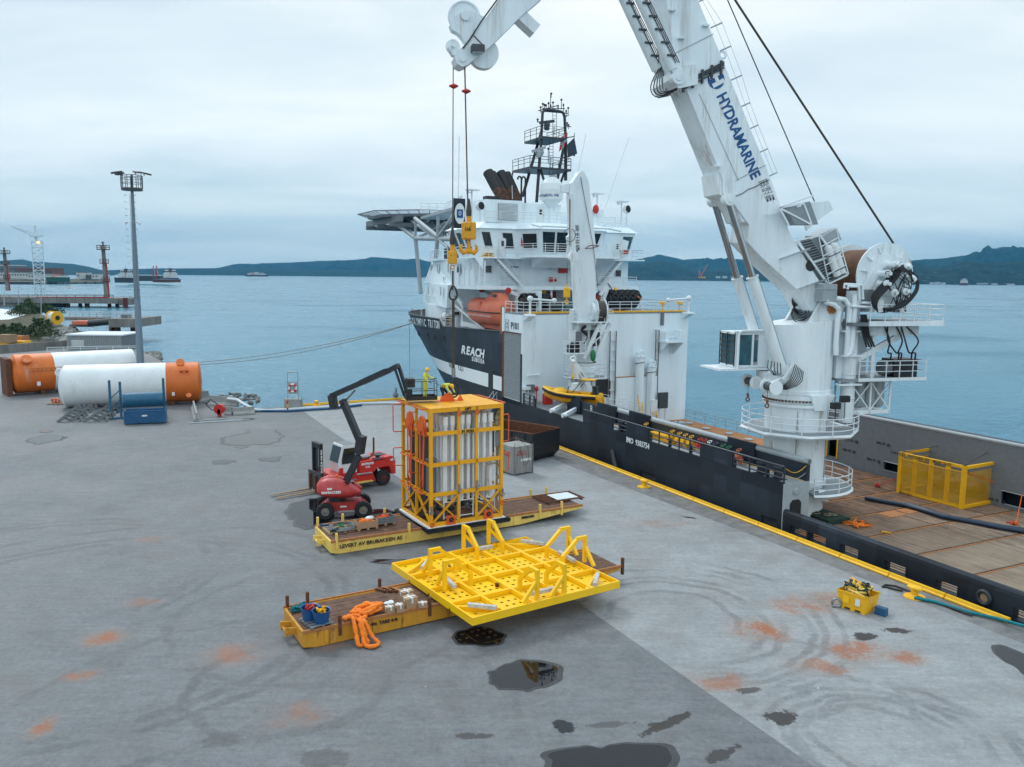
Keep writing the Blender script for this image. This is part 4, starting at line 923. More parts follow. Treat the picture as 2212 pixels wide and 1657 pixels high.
# ---- side windows
for zx,zy,kind in((1220,1190,0),(1320,1190,0),(1480,1190,0),(1625,1190,1),(1183,1520,0),(1368,1530,0)):
 px_,py_=756+zx*.1466,405+zy*.1466
 a,b=((40.56,0,0),(61.5,-5,0)) if not kind else((30,0.0,0),(40,0.0,0))
 q=SP(px_,py_,a,b)
 if zy>1400:q=SP(px_,py_,(44.3,-.45,0),(66.4,-5.0,0))
 d=(V(b)-V(a)).normalized();off=V((-d.y,d.x,0))*.22
 c=q+off;u=d*.42;window(c+u-Z_*.55,c-u-Z_*.55,c-u+Z_*.55,c+u+Z_*.55,parent=SH)
for zx,zy in((220,357),(352,377),(452,392),(558,407)):
 px_,py_=864+zx*.1466,621+zy*.1466;q=SP(px_,py_,(48.4,-2.0,0),(62,-4.2,0));d=V((13.6,-2.2,0)).normalized();c=q+V((.16,.99,0))*.35;u=d*.4
 window(c+u-Z_*.55,c-u-Z_*.55,c-u+Z_*.55,c+u+Z_*.55,parent=SH)
# ---- monkey island: funnel casing, exhausts, mast
mb=MB();mb.box(33.6,40.5,-5.3,-.9,21.15,23.6);mb.build('funnel_casing','ship_white',SH)
mb=MB();mb.box(34.2,42,-10.6,-5.31,21.15,23.45);mb.build('upper_casing','ship_white',SH)
mb=MB();mb.box(33.52,33.6,-4.75,-2.35,21.4,23.25);g_=mb.build('louvre','light_grey',SH)
for k in range(13):mb=MB();mb.box(33.46,33.515,-4.7,-2.4,21.48+k*.135,21.56+k*.135);mb.build('louvre_slat','roof_pale',g_)
mb=MB();rail(mb,[(33.0,-.5,21.15),(31.9,-5.6,21.15),(31.0,-6.6,21.15),(31.0,-13.5,21.15),(33.6,-16,21.15),(33.6,-19.3,21.15)],h=1.1,r=.035,step=1.8,post=.035);mb.build('railing','rail_white',SH)
door(34.2,-7.5,21.2,.9,1.9)
ex0=[(-2.0,.50,-3.1,1.0),(-2.9,.52,-3.0,.8),(-3.6,.34,-2.0,.9),(-4.2,.50,-3.3,1.0),(-4.9,.50,-3.0,.75)]
exh=[]
for(zx0,zx1,zy1,r_) in((950,872,300,.62),(985,895,310,.55),(1000,935,330,.34),(1025,950,305,.60),(1050,985,315,.60)):
 b_=SX(756+zx0*.3422,270+480*.3422,36.5);t_=SX(756+zx1*.3422,270+zy1*.3422,38.5)
 mid1=V((36.5,b_.y,24.3));top=V((38.5,t_.y,t_.z));seg=(top-mid1)
 mb=MB();mb.path([(36.5,b_.y,23.5),mid1,mid1+seg*.25],r_*.95,14,caps=False);p=mb.build('exhaust_pipe','exhaust',SH)
 mb=MB();mb.path([mid1+seg*.25,top],[r_*.97,r_],14,caps=True);mb.lathe([(r_,0),(r_,.02),(r_*.9,-.1)],top,seg,14);mb.build('exhaust_tip','exhaust_top',p)
mb=MB();b_=SX(1064,430,35.5);mb.box(35,36,-3.2,-1.6,23.6,24.1);mb.build('exhaust_base','black',SH)
for y_ in(-5.6,-6.1):
 mb=MB();mb.path([(34.4,y_,23.4),(34.4,y_,26.1),(34.4,y_+.1,26.3),(34.4,y_+.3,26.35),(34.4,y_+.45,26.2),(34.4,y_+.45,26)],.11,8);mb.build('vent_pipe','black',SH)
# lattice mast
MX=38.0
def mpx(x,y,xx=MX):return SX(x,y,xx)
def z4(x,y):return(1700+x/1.841)*.54,(y/1.841)*.54
ms=MB()
def mbar(a,b,r_=.17,xa=MX,xb=None):ms.tube(mpx(*z4(*a),xa),mpx(*z4(*b),xb or xa),r_,n=8)
AX,BX=36.6,40.0
mbar((822,1490),(850,1100),.19,AX);mbar((718,1450),(860,960),.19,BX);mbar((848,1240),(900,1400),.15,AX)
mbar((960,1400),(1040,990),.19,BX);mbar((1036,1330),(1036,1010),.2,AX);mbar((960,1455),(1030,1260),.16,BX)
for xx in(AX,BX):
 pts=[(852,1100),(866,830),(880,812),(905,808),(1000,822),(1018,832),(1028,860),(1036,1010)]
 ms.path([mpx(*z4(*p),xx) for p in pts],.17,8)
ms.tube(mpx(*z4(1036,1010),AX),mpx(*z4(1036,1230),AX),.2,n=8)
MS=ms.build('mast','hull_edge',SH)
for(xa,ya,xb) in((770,1225,1072),(862,1003,1030)):
 a=mpx(*z4(xa,ya),AX-.6);b=mpx(*z4(xb,ya),AX-.6);mb=MB();mb.box(AX-.8,BX+.5,b.y,a.y,a.z-.25,a.z);p=mb.build('mast_platform','hull_edge',SH)
 mb=MB();rail(mb,[(BX+.4,a.y,a.z),(AX-.7,a.y,a.z),(AX-.7,b.y,a.z),(BX+.4,b.y,a.z)],h=1.2,r=.04,step=1.3,post=.04);mb.build('mast_railing','hull_edge',p)
mb=MB();a=mpx(*z4(930,1390),37);b=mpx(*z4(930,1010),37);ladder(mb,a,b,.5,Y_);a2=mpx(*z4(955,1010),37);b2=mpx(*z4(955,830),37);ladder(mb,a2,b2,.5,Y_);mb.build('mast_ladder','hull_edge',SH)
for(x,y,x2,y2) in((845,905,950,892),(790,1115,885,1085)):
 a=mpx(*z4(x,y),AX-.9);b=mpx(*z4(x2,y2),AX-.9);mb=MB();mb.bar(a,b,.3,.3);c=(a+b)/2;mb.lathe([(.28,-.9),(.32,-.7),(.34,-.3),(.18,-.12),(.15,0)],c,n=12);mb.build('radar_scanner','hull_edge' if y<1000 else 'light_grey',SH)
antd=[(930,690,720),(925,770,690),(1005,735,800),(880,765,810),(868,765,810),(1020,765,830),(1055,795,840),(892,768,812),(943,755,812),(980,775,820),(852,790,830),(1040,810,860),(910,760,808),(1100,1135,1150),(825,1020,1040),(1048,900,940),(830,880,905),(1058,915,950),(908,1095,1200),(645,1270,1400)]
for i,(x,y0,y1) in enumerate(antd):
 a=mpx(*z4(x,y1),AX);b=mpx(*z4(x,y0),AX);mb=MB();mb.tube(a,b,.045,n=5);mb.tube(b-Z_*.25,b,.11,n=6) if i%2 else mb.ell(b,(.14,.14,.14),6,4);mb.build('antenna','hull_edge',SH)
mb=MB()
for(x0,y0,x1,y1) in((835,815,985,775),(868,800,1030,800),(850,818,1055,835),(825,890,865,912),(1020,915,1075,935),(1036,1015,1100,1005),(1036,1080,1100,1085),(1000,1165,1100,1140),(1036,860,1060,845)):mb.tube(mpx(*z4(x0,y0),AX),mpx(*z4(x1,y1),AX),.06,n=5)
mb.build('mast_yards','hull_edge',SH)
for(x,y,w_,c_) in((948,1325,.45,'light_grey'),(900,925,.35,'light_grey'),(845,1130,.5,'light_grey')):
 p=mpx(*z4(x,y),AX-.5);mb=MB();mb.lathe([(0,-.3),(w_*.7,-.25),(w_,.1),(w_*.8,.5),(0,.6)],p,n=12);mb.build('radome',c_,SH)
# flags
f0=mpx(*z4(1052,975),AX-.2);mb=MB()
mb.add([f0,f0+V((0,.9,-.6)),f0+V((0,1.15,-2.3)),f0+V((0.1,.3,-1.6))],[(0,1,2,3)]);fl=mb.build('flag','red',SH)
mb=MB();mb.add([f0+V((-.02,.45,-.3)),f0+V((-.02,.65,-.42)),f0+V((-.02,.80,-2.05)),f0+V((-.02,.58,-1.85))],[(0,1,2,3)]);mb.add([f0+V((-.02,.08,-.75)),f0+V((-.02,1.0,-1.3)),f0+V((-.02,1.02,-1.55)),f0+V((-.02,.12,-1.0))],[(0,1,2,3)]);c1=mb.build('flag_cross','text_white',fl)
mb=MB();mb.add([f0+V((-.03,.5,-.35)),f0+V((-.03,.6,-.4)),f0+V((-.03,.74,-2.0)),f0+V((-.03,.64,-1.9))],[(0,1,2,3)]);mb.add([f0+V((-.03,.08,-.82)),f0+V((-.03,1.0,-1.37)),f0+V((-.03,1.02,-1.48)),f0+V((-.03,.12,-.93))],[(0,1,2,3)]);mb.build('flag_cross_inner','logo_blue',fl)
f1=mpx(*z4(1100,1012),AX-.2);mb=MB();mb.add([f1,f1+V((0,.95,-.9)),f1+V((0,.85,-2.4)),f1+V((.1,-.5,-1.8))],[(0,1,2,3)]);mb.build('flag','navy_hose',SH)
MB().tube(f1+V((0,0,.5)),f1-Z_*.3,.04).build('flag_line','hull_edge',SH)
# radome with lettering
rc=SX(1191,412,34.2);mb=MB();mb.lathe([(.35,-1.9),(1.0,-1.25),(1.32,-1.0),(1.36,.1),(1.22,.75),(.85,1.25),(.4,1.5),(0,1.56)],rc,n=24);RD=mb.build('satellite_dome','radome',SH)
mb=MB();mb.lathe([(.5,0),(.28,.1),(.25,2.4),(.34,2.6)],(rc.x,rc.y,21.2),n=12);mb.build('dome_pedestal','ship_white',SH)
vd=(V((0,0,0))-frS(*rc));vd.z=0;vd.normalize();vx=EB*0;
vl=V((vd.dot(EB),vd.dot(EY),0))
for s_,ang,m_ in(('ellian',42,'logo_blue'),('SEALINK',-14,'logo_blue')):
 x=0
 tot=len(s_)*.27
 for i,ch in enumerate(s_):
  a=R(ang)-(i*.24-tot/2)/1.38
  nrm=Matrix.Rotation(-a*-1 if False else-(-a),3,'Z')@vl
  nrm=Matrix.Rotation(-a,3,'Z')@vl
  tdir=Z_.cross(nrm);text(ch,.42,fm(rc+nrm*1.385+V((0,0,-.62)),tdir,Z_),m_,RD,bold=.015 if s_=='ellian' else .0)
# floodlight masts, search lights, whip antennas on the monkey island
def polepx(x,y0,y1,xx,r_=.09,name='light_pole',m='rail_white',head=None):
 a=SX(x,y1,xx);b=SX(x,y0,xx);b=V((a.x,a.y,b.z));mb=MB();mb.tube(a,b,r_,n=8)
 if head:mb.box(b.x-.6,b.x+.3,b.y-.7,b.y+.7,b.z,b.z+.12);mb.tube(b-Z_*.3,b+V((0,.7,0)),.05);mb.ell(b+V((0,.5,-.2)),(.16,.16,.16),8,6)
 return mb.build(name,m,SH)
polepx(1019,412,485,34.0,head=1);polepx(1341,437,505,34.5,head=1);polepx(1289,420,470,36,head=1)
def whip(x0,y0,x1,y1,xx,r_=.035):mb=MB();mb.tube(SX(x0,y0,xx),SX(x1,y1,xx),r_,n=5);mb.build('whip_antenna','rail_white',SH)
whip(1307,450,1359,297,35);whip(1249,370,1266,290,35);whip(989,500,992,296,34,.045);whip(1107,430,1106,400,36)
for(x,y,xx) in((1037,445,33.4),(1354,452,33.6)):
 q=SX(x,y,xx);mb=MB();mb.lathe([(.2,-.45),(.45,-.3),(.5,.2),(.42,.22),(.0,.15)],q,(-1,-.25,.1),16);mb.tube(q,(q.x,q.y,21.2),.06);p=mb.build('search_light','rail_white',SH);mb=MB();mb.lathe([(0,.0),(.42,0)],q+V((-.24,-.06,.02)),(-1,-.25,.1),16);mb.build('lamp_glass','glass_dark',p)
mb=MB()
for(x0,y0,x1,y1) in((1258,500,1300,440),(1330,500,1345,450),(1295,500,1310,470)):mb.tube(SX(x0,y0,36),SX(x1,y1,36),.05)
mb.box(36,37,-17.5,-15.5,21.2,23.3);mb.box(35.5,37,-14.9,-13.2,21.2,22.6);mb.build('antenna_frame','ship_white',SH)
mb=MB();q=SX(1287,452,35.6);mb.ell(q,(.3,.4,.55));mb.ell(q+V((0,1.5,-.75)),(.3,.5,.35));mb.build('signal_shape','red',SH)
# sign with circle on the front left of the roof
q=SX(1001,462,33.5);mb=MB();mb.box(33.45,33.55,q.y-.2,q.y+1.15,q.z-1.55,q.z+1.6);sg=mb.build('roof_sign','hull_navy',SH)
mb=MB();mb.lathe([(0,0),(.95,0),(.95,.03),(0,.03)],(0,0,0),n=28);me_=mb.build('sign_disc','text_white',sg);me_.matrix_local=Matrix.Translation((33.44,q.y+.45,q.z))@Matrix.Rotation(R(-90),4,'Y')@Matrix.Diagonal((1.15,.62,1,1))
mb=MB();mb.box(33.37,33.40,q.y+.1,q.y+.8,q.z-.45,q.z+.45);pn=mb.build('sign_flag','logo_blue',sg);text('0',.7,fm(V((33.36,q.y+.45,q.z)),-Y_,Z_),'text_white',sg)
# ---- helideck ahead of the bridge
HC=V((75.0,-10.15,24.3));hr=9.3
oc=[(HC.x+hr*1.082*math.cos(R(22.5+45*i)),HC.y+hr*1.082*math.sin(R(22.5+45*i))) for i in range(8)]
mb=MB();mb.xy(oc,23.9,24.3);HD=mb.build('helideck','mid_grey',SH)
net=[(HC.x+(hr+1.5)*1.082*math.cos(R(22.5+45*i)),HC.y+(hr+1.5)*1.082*math.sin(R(22.5+45*i))) for i in range(8)]
mb=MB();mb.path([V((x,y,24.7)) for x,y in net],.08,5,closed=True)
for i in range(8):
 a0,a1=V((*oc[i],24.1)),V((*oc[(i+1)%8],24.1));b0_,b1_=V((*net[i],24.7)),V((*net[(i+1)%8],24.7))
 for k in range(5):mb.tube(a0.lerp(a1,k/5),b0_.lerp(b1_,k/5),.06,n=4)
mb.build('safety_net_frame','mid_grey',HD)
mb=MB()
for i in range(8):mb.quad(V((*oc[i],24.1)),V((*oc[(i+1)%8],24.1)),V((*net[(i+1)%8],24.66)),V((*net[i],24.66)))
nm=mat('safety_net',(.30,.34,.36),.8);nb=nm.node_tree.nodes['Principled BSDF'];nb.inputs['Alpha'].default_value=.35
mb.build('safety_net','safety_net',HD)
mb=MB()
for k in range(5):y=HC.y-8+4*k;mb.bar((HC.x-9,y,23.45),(HC.x+9,y,23.45),.35,.9)
for x in(-6,0,6):mb.bar((HC.x+x,HC.y-9,22.7),(HC.x+x,HC.y+9,22.7),.4,.6)
mb.build('helideck_girder','mid_grey',HD)
mb=MB();rail(mb,[(64.5,-4.5,24.3),(60.0,-6.5,24.0),(50,-4.2,23.8),(42.0,-1.6,23.4)],h=1.3,r=.05,step=1.7,post=.05,mids=(.3,.6));mb.build('walkway_railing','rail_white',HD)
mb=MB();mb.xy([(64.5,-4.4),(42,-1.5),(42,-4.5),(64.5,-8)],23.3,23.65);mb.build('access_walkway','light_grey',HD)
def z5(x,y):return 756+x*.1466,405+y*.1466
strut=MB()
def st(a,b,ya,yb,r_=.22):strut.tube(SY(*z5(*a),ya),SY(*z5(*b),yb),r_,n=8)
for yo in(-3.2,):
 st((965,760),(1045,1560),yo,yo,.3);st((545,430),(950,745),yo,yo,.26);st((760,480),(965,745),-6,yo,.2);st((965,500),(965,740),yo,yo,.2)
 st((960,460),(1300,730),yo,-2.0,.3);st((860,460),(1290,770),-5,-2.0,.2);st((1290,740),(1300,430),-2,-2,.22);st((1300,740),(1530,410),-2,-1.5,.26)
 st((965,750),(1520,760),yo,-1.5,.3);st((1290,760),(1265,1040),-2.0,-2.0,.28);st((1300,750),(1440,890),-2,-1.5,.2);st((980,745),(1130,680),yo,-6,.2);st((1210,625),(1400,510),-6,-6,.16);st((1350,720),(1510,580),-2,-2,.16)
 st((1210,500),(1210,730),-8,-8,.18);st((1330,540),(1330,700),-8,-8,.18);st((1415,540),(1415,730),-6,-6,.18)
strut.build('helideck_strut','light_grey',HD)
mb=MB();rail(mb,[(56,-3.0,20.2),(50,-2.0,20.2),(46,-1.4,20.2)],h=1.1,r=.05,step=1.5,post=.05);mb.build('catwalk','dark_grey',HD)
mb=MB();mb.box(44,50,-3.4,-2.4,ZB_+.2,ZB_+1.6);mb.build('deck_locker','hull_edge',SH)
# foremost port-side gear: life raft canisters, ladders by the lifeboat, rails
mb=MB();rail(mb,[(48.0,-1.0,8.95),(45.5,-.8,9.0),(44.6,-1.5,9.0)],h=1.15,r=.04,step=1.2,post=.04);mb.build('railing','rail_white',SH)
mb=MB();rail(mb,[(43.0,-3.2,9.2),(30.0,-3.2,9.4)],h=1.1,r=.035,step=1.6,post=.035);mb.build('railing','rail_white',SH)
mb=MB();ladder(mb,(46.2,-1.7,9.0),(46.2,-1.7,11.4),.5,X_);mb.build('deck_ladder','yellow',SH)
mb=MB();mb.box(27.6,44,-4.75,-4.61,9.2,13.8);mb.build('alcove_wall','ship_white',SH)
# alcove: inner wall and dark roof soffit ahead of the hangar block
mb=MB();mb.box(33.0,37.2,-BM+.3,-4.6,9.0,11.5);mb.build('house_base','ship_white',SH)
def hull_text(s_,size,px_,py_,px2,py2,m_='text_white',bold=.02,shear=0,fill=.92):
 def hit(x,y):
  d=ray(x,y);p=toS(CAMP);q1=toS(CAMP+d)-p;lo,hi=20.0,160.0
  g=lambda t:(p+q1*t).y-hb((p+q1*t).x,(p+q1*t).z)
  for k in range(1400):
   t=20+k*.1
   if g(t)<0:hi=t;lo=t-.1;break
  for _ in range(30):
   m_2=(lo+hi)/2
   if g(m_2)<0:hi=m_2
   else:lo=m_2
  return p+q1*hi
 n_=len(s_)
 for i,ch in enumerate(s_):
  if ch==' ':continue
  u=(i+.5)/n_;q=hit(px_+(px2-px_)*u,py_+(py2-py_)*u)
  h0=hit(px_+(px2-px_)*(u-.4/n_),py_+(py2-py_)*(u-.4/n_));h1=hit(px_+(px2-px_)*(u+.4/n_),py_+(py2-py_)*(u+.4/n_))
  dx=.1;t_=V((-dx,hb(q.x-dx,q.z)-hb(q.x,q.z),0)).normalized();up_=V((0,hb(q.x,q.z+.3)-hb(q.x,q.z-.3),.6)).normalized()
  nn=t_.cross(up_).normalized();nn=nn if nn.y>0 else-nn
  wd=(h1-h0).length/.8*fill
  text(ch,size,fm(q+nn*.04,t_,up_),m_,SH,bold=bold,sx=min(2.4,wd/(size*.70)),shear=shear)
hull_text('OLYMPIC TRITON',1.4,891.5,694,950,703)
hull_text('REACH',1.3,996,755,1046,766,bold=.05,shear=.2,fill=.98)
hull_text('SUBSEA',.68,1019,775,1047,782,bold=.025,fill=.9)
CRM=Matrix.Translation(P0)@Matrix.Rotation(CRA,4,'Z')
CN=thing('offshore_crane','huge white knuckle boom crane on a thick pedestal with blue lettering on its boom','crane',mtx=CRM)
def Z1(x,y,o=0.):return CR((2600+x/1.479)*.54,(900+y/1.479)*.54,o)
def Z2(x,y,o=0.):return CR((2400+x/1.841)*.54,(y/1.841)*.54,o)
def Z4(x,y,o=0.):return CR((1700+x/1.841)*.54,(y/1.841)*.54,o)
def P2(v):return(v.x,v.z)
def cbuild(mb,name,m,parent=None,**k):return mb.build(name,m,parent or CN,**k)
CW='crane_white'
mb=MB();mb.lathe([(2.0,-.3),(2.0,5.3),(2.05,7.0),(2.25,7.02),(2.25,7.2),(2.0,7.22),(2.0,7.45)],(0,0,0),n=40);PD=cbuild(mb,'pedestal',CW)
mb=MB()
for k in range(3):a=R(60+70*k);mb.tube((2.03*math.cos(a),2.03*math.sin(a),.5),(2.03*math.cos(a),2.03*math.sin(a),6.8),.035,n=5)
cbuild(mb,'pedestal_pipe','light_grey',PD)
mb=MB();mb.lathe([(2.12,7.46),(2.2,7.5),(2.2,7.75),(2.1,7.8),(2.18,7.84),(2.18,8.1),(2.1,8.12)],(0,0,0),n=40);cbuild(mb,'slew_ring',CW)
mb=MB()
for k in range(64):a=2*math.pi*k/64;c=V((2.2*math.cos(a),2.2*math.sin(a),7.42));mb.box(-.05,.05,-.05,.05,-.05,.05,Matrix.Translation(c)@Matrix.Rotation(a,4,'Z'))
cbuild(mb,'slew_teeth','rust',kind='stuff')
mb=MB();n_=40;ring0=[V((2.1*math.cos(2*math.pi*k/n_),2.1*math.sin(2*math.pi*k/n_),8.12)) for k in range(n_)];ring1=[V((p.x*1.0,p.y,12.55-.12*p.x-.0*p.y)) for p in ring0]
mb.add(ring0+ring1,[(i,(i+1)%n_,n_+(i+1)%n_,n_+i) for i in range(n_)],True);mb.add(ring1,[tuple(range(n_))]);SCOL=cbuild(mb,'slewing_column',CW)
for o in(1.35,-1.35):
 mb=MB();mb.xz([(1.3,12.0),(.3,12.6),(-.6,14.1),(-1.5,14.3),(-2.1,13.6),(-2.1,12.0)],o-.12,o+.12);cbuild(mb,'boom_bracket',CW,SCOL)
mb=MB();mb.tube((-1.2,-1.6,13.4),(-1.2,1.6,13.4),.32,n=16);cbuild(mb,'pivot_pin','orange_rust',SCOL)
mb=MB()
for k in range(9):a=k*.7;mb.torus((.1+.1*math.cos(a),.25*math.sin(a),13.0+.1*k),(.3*math.sin(a),1,.2),.55,.035,14,5,0,300)
cbuild(mb,'hose_bundle','hose',SCOL,kind='stuff')
mb=MB();mb.prism([(-1.7,0),(1.7,0),(1.3,1.2),(-1.3,1.2)],(0,0,6.3),V((0,1,0)),Z_,V((1,0,0)),-2.5,-1.6);
pp_=Z1(1010,1010,1.7);mb=MB();mb.prism([(-.9,.1),(.9,.1),(.55,-.9),(-.2,-.9)],(pp_.x+.2,1.75,pp_.z),X_,Z_,Y_,-.5,.55);cbuild(mb,'pedestal_hopper',CW,PD)
# platforms round the pedestal
def octo(r_,n=8,a0=22.5,cx=0.,cy=0.):return[(cx+r_*math.cos(R(a0+360/n*k)),cy+r_*math.sin(R(a0+360/n*k))) for k in range(n)]
o1=octo(3.75,cx=-.25);mb=MB()
mb.xy(o1,5.28,5.38);pl=cbuild(mb,'platform','mesh_grey',PD)
mb=MB();mb.path([V((x,y,5.33)) for x,y in o1],.13,4,closed=True);cbuild(mb,'platform_edge','rail_white',PD)
cr_=[(-.25+3.72*math.cos(R(10*k)),3.72*math.sin(R(10*k)),5.38) for k in range(37)]
mb=MB()
for q in(.38,.75,1.15):mb.path([V(p)+Z_*q for p in cr_[:-1]],.035,5,closed=True)
for k in range(0,36,3):mb.tube(cr_[k],V(cr_[k])+Z_*1.15,.035,n=5)
cbuild(mb,'platform_railing','rail_white',PD)
# lower rear platform
arc=[(-.3+3.5*math.cos(R(a)),3.5*math.sin(R(a))) for a in range(75,281,15)]
inn=[(2.02*math.cos(R(a)),2.02*math.sin(R(a))) for a in range(280,74,-15)]
mb=MB();mb.xy(arc+inn,1.5,1.58);cbuild(mb,'lower_platform','mesh_grey',PD)
mb=MB();mb.path([V((x,y,1.5)) for x,y in arc],.12,4);mb.lathe([(2.03,1.75),(2.12,1.76),(2.12,2.05),(2.03,2.06)],(0,0,0),n=36)
cbuild(mb,'lower_platform_edge','rail_white',PD)
mb=MB()
for q in(.38,.75,1.15):mb.path([V((x,y,1.55+q)) for x,y in arc],.035,5)
for x,y in arc[::2]:mb.tube((x,y,1.55),(x,y,2.7),.035,n=5)
cbuild(mb,'lower_railing','rail_white',PD)
mb=MB();mb.box(-.7,.5,1.7,2.35,-.3,1.45,Matrix.Rotation(R(-18),4,'Z'));cb=cbuild(mb,'cable_cabinet',CW,PD)
q=Z1(980,1600,2.3);mb=MB();mb.box(-.35,.35,-.02,.02,-.4,.4,Matrix.Translation((q.x-.25,2.75,q.z+.1))@Matrix.Rotation(R(35),4,'X')@Matrix.Rotation(R(20),4,'Z'));cbuild(mb,'open_hatch',CW,PD)
# ---- boom
HW=1.1
Lp=[(490,0),(545,400),(580,520),(650,690),(780,1010),(905,1320),(905,1420),(985,1500),(1100,1657)];L1=[P2(Z2(*p,HW)) for p in Lp]
L2=[P2(Z1(*p,HW)) for p in((575,100),(660,190),(875,385),(945,505))]
R1_=[P2(Z2(*p,HW)) for p in((722,0),(910,460),(1250,1300),(1320,1490))];R2_=[P2(Z1(*p,HW)) for p in((830,60),(1000,330),(1035,430))]
ext=lambda a,b,z:(a[0]+(a[0]-b[0])*(z-a[1])/(a[1]-b[1]),z)
tl=ext(L1[0],L1[2],37.5);tr=ext(R1_[0],R1_[1],38.5)
poly=[tl]+L1+L2+[(-1.9,12.9),(-2.6,13.6)]+R2_[::-1]+R1_[::-1]+[tr]
mb=MB();mb.xz(poly,-HW,HW);BO=cbuild(mb,'boom',CW)
mb=MB()
kn=V((tl[0]+.2,0,38.3));mb.tube((kn.x,-1.5,kn.z),(kn.x,1.5,kn.z),.9,n=24);cbuild(mb,'knuckle_joint',CW,BO)
# weld seams and small pads on the near side
def band(p,q,w=.05,t=.012,nm='weld_seam'):mb=MB();a=Z2(*p,HW+t);b=Z2(*q,HW+t);mb.bar(a,b,t*2,w,up=None);return cbuild(mb,nm,'light_grey',BO)
band((560,390),(835,250));band((1000,1330),(1220,1215));band((730,690),(1020,1330),.03)
for p in((525,80),(592,285),(773,192),(860,1225)):a=Z2(*p,HW);mb=MB();mb.box(a.x-.2,a.x+.2,HW,HW+.22,a.z-.04,a.z+.08);cbuild(mb,'boom_pad',CW,BO)
a=Z2(900,405,0);mb=MB();mb.torus(a,(0,1,0),.22,.08,14,6);cbuild(mb,'lifting_eye',CW,BO)
mb=MB()
for dx,dy in((0,0),(0,14),(0,28),(10,48)):mb.tube(Z2(600+dx,612+dy,HW+.08),Z2(915,455+dy*.9,HW+.08),.05,n=6)
for k in range(5):u=.05+k*.22;c=Z2(600+315*u,630-150*u,HW+.09);mb.box(c.x-.06,c.x+.06,HW,HW+.16,c.z-.45,c.z+.35)
cbuild(mb,'boom_pipes','dark_grey',BO)
mb=MB();mb.path([Z2(*p,HW+.03) for p in((985,1470),(1000,1445),(1050,1425),(1090,1395),(1135,1380),(1200,1345),(1245,1325))],.025,5);cbuild(mb,'boom_cable','hose',BO)
# logo and lettering, running down the boom
ta=Z2(855,585,HW+.01);tb=Z2(1172,1345,HW+.01);tdir=(tb-ta).normalized();tup=V((0,1,0)).cross(tdir)
c=ta;mb=MB();fmx=fm(c,tdir,-tup if(tup.x>0) else tup)
ex=tdir;eyy=V((0,1,0)).cross(tdir)
eyy=V((0,1,0)).cross(ex);
if ex.cross(eyy).y<0:eyy=-eyy
RL=.56
mb=MB();mb.lathe([(0,0),(RL,0),(RL,.012),(0,.012)],(0,0,0),n=32);lg=cbuild(mb,'round_logo','logo_blue',BO);lg.matrix_local=fm(c,ex,eyy)
text('H',1.02,fm(c+Y_*.016,ex,eyy),'text_white',BO,name='logo_letter',bold=.07,sx=1.05)
t0=Z2(865,640,HW+.012);t1=Z2(1170,1358,HW+.012);Lt=(t1-t0).length
text('HYDRAMARINE',.98,fm((t0+t1)/2,ex,eyy),'logo_blue',BO,bold=.03,sx=Lt/(.98*8.05),ext=.008)
for k,s_ in enumerate(('SWL150 T 10M','SWL 75 T 20M','SWL 25 T 35M')):
 text(s_,.25,fm(Z2(1250-22*k,1395+8*k,HW+.012),ex,eyy),'text_black',BO,bold=.002,sx=.9)
# walkway line guard along the back
mb=MB();prev=None
for p,w_ in(((730,10),50),((815,205),85),((885,375),80),((965,590),80),((1040,785),65),((1110,945),55),((1180,1120),55),((1250,1295),55)):
 a=Z2(*p,.9);b=Z2(p[0]+w_,p[1]-w_*.45,.9);mb.tube(a,b,.05,n=5);cur=(b,a.lerp(b,.45),Z2(p[0]+w_,p[1]-w_*.45,-.3))
 if prev:
  for u,v in zip(prev,cur):mb.tube(u,v,.012,n=4)
 prev=cur
cbuild(mb,'boom_guard_wires','light_grey',BO,kind='stuff')
# underside fairing lug and pins
def cyl(p0,p1,r_,name,m,parent=CN,n=16):mb=MB();mb.tube(p0,p1,r_,n=n);return cbuild(mb,name,m,parent)
for o,pin,j,bt in((1.25,Z2(945,1470,1.25),Z1(605,305,1.25),Z1(780,855,1.25)),(-1.25,Z2(840,1480,-1.25),Z1(515,312,-1.25),Z1(690,860,-1.25))):
 b_=cyl(j,bt,.33,'luffing_cylinder',CW);cyl(j.lerp(bt,.0),j.lerp(bt,.012),.40,'cylinder_collar',CW,b_);cyl(pin,j,.21,'piston_rod','chrome',b_)
 mb=MB();mb.tube(pin-Y_*.3,pin+Y_*.3,.38,n=18);mb.tube(pin-Y_*.34,pin+Y_*.34,.2,n=14);cbuild(mb,'cylinder_eye',CW,b_)
 mb=MB();mb.tube(bt-Y_*.35,bt+Y_*.35,.34,n=16);cbuild(mb,'cylinder_foot',CW,b_)
 mb=MB();mb.tube(j.lerp(bt,.03)+V((-.3,.2,0)),j.lerp(bt,.97)+V((-.3,.2,0)),.035,n=5);cbuild(mb,'cylinder_pipe','light_grey',b_)
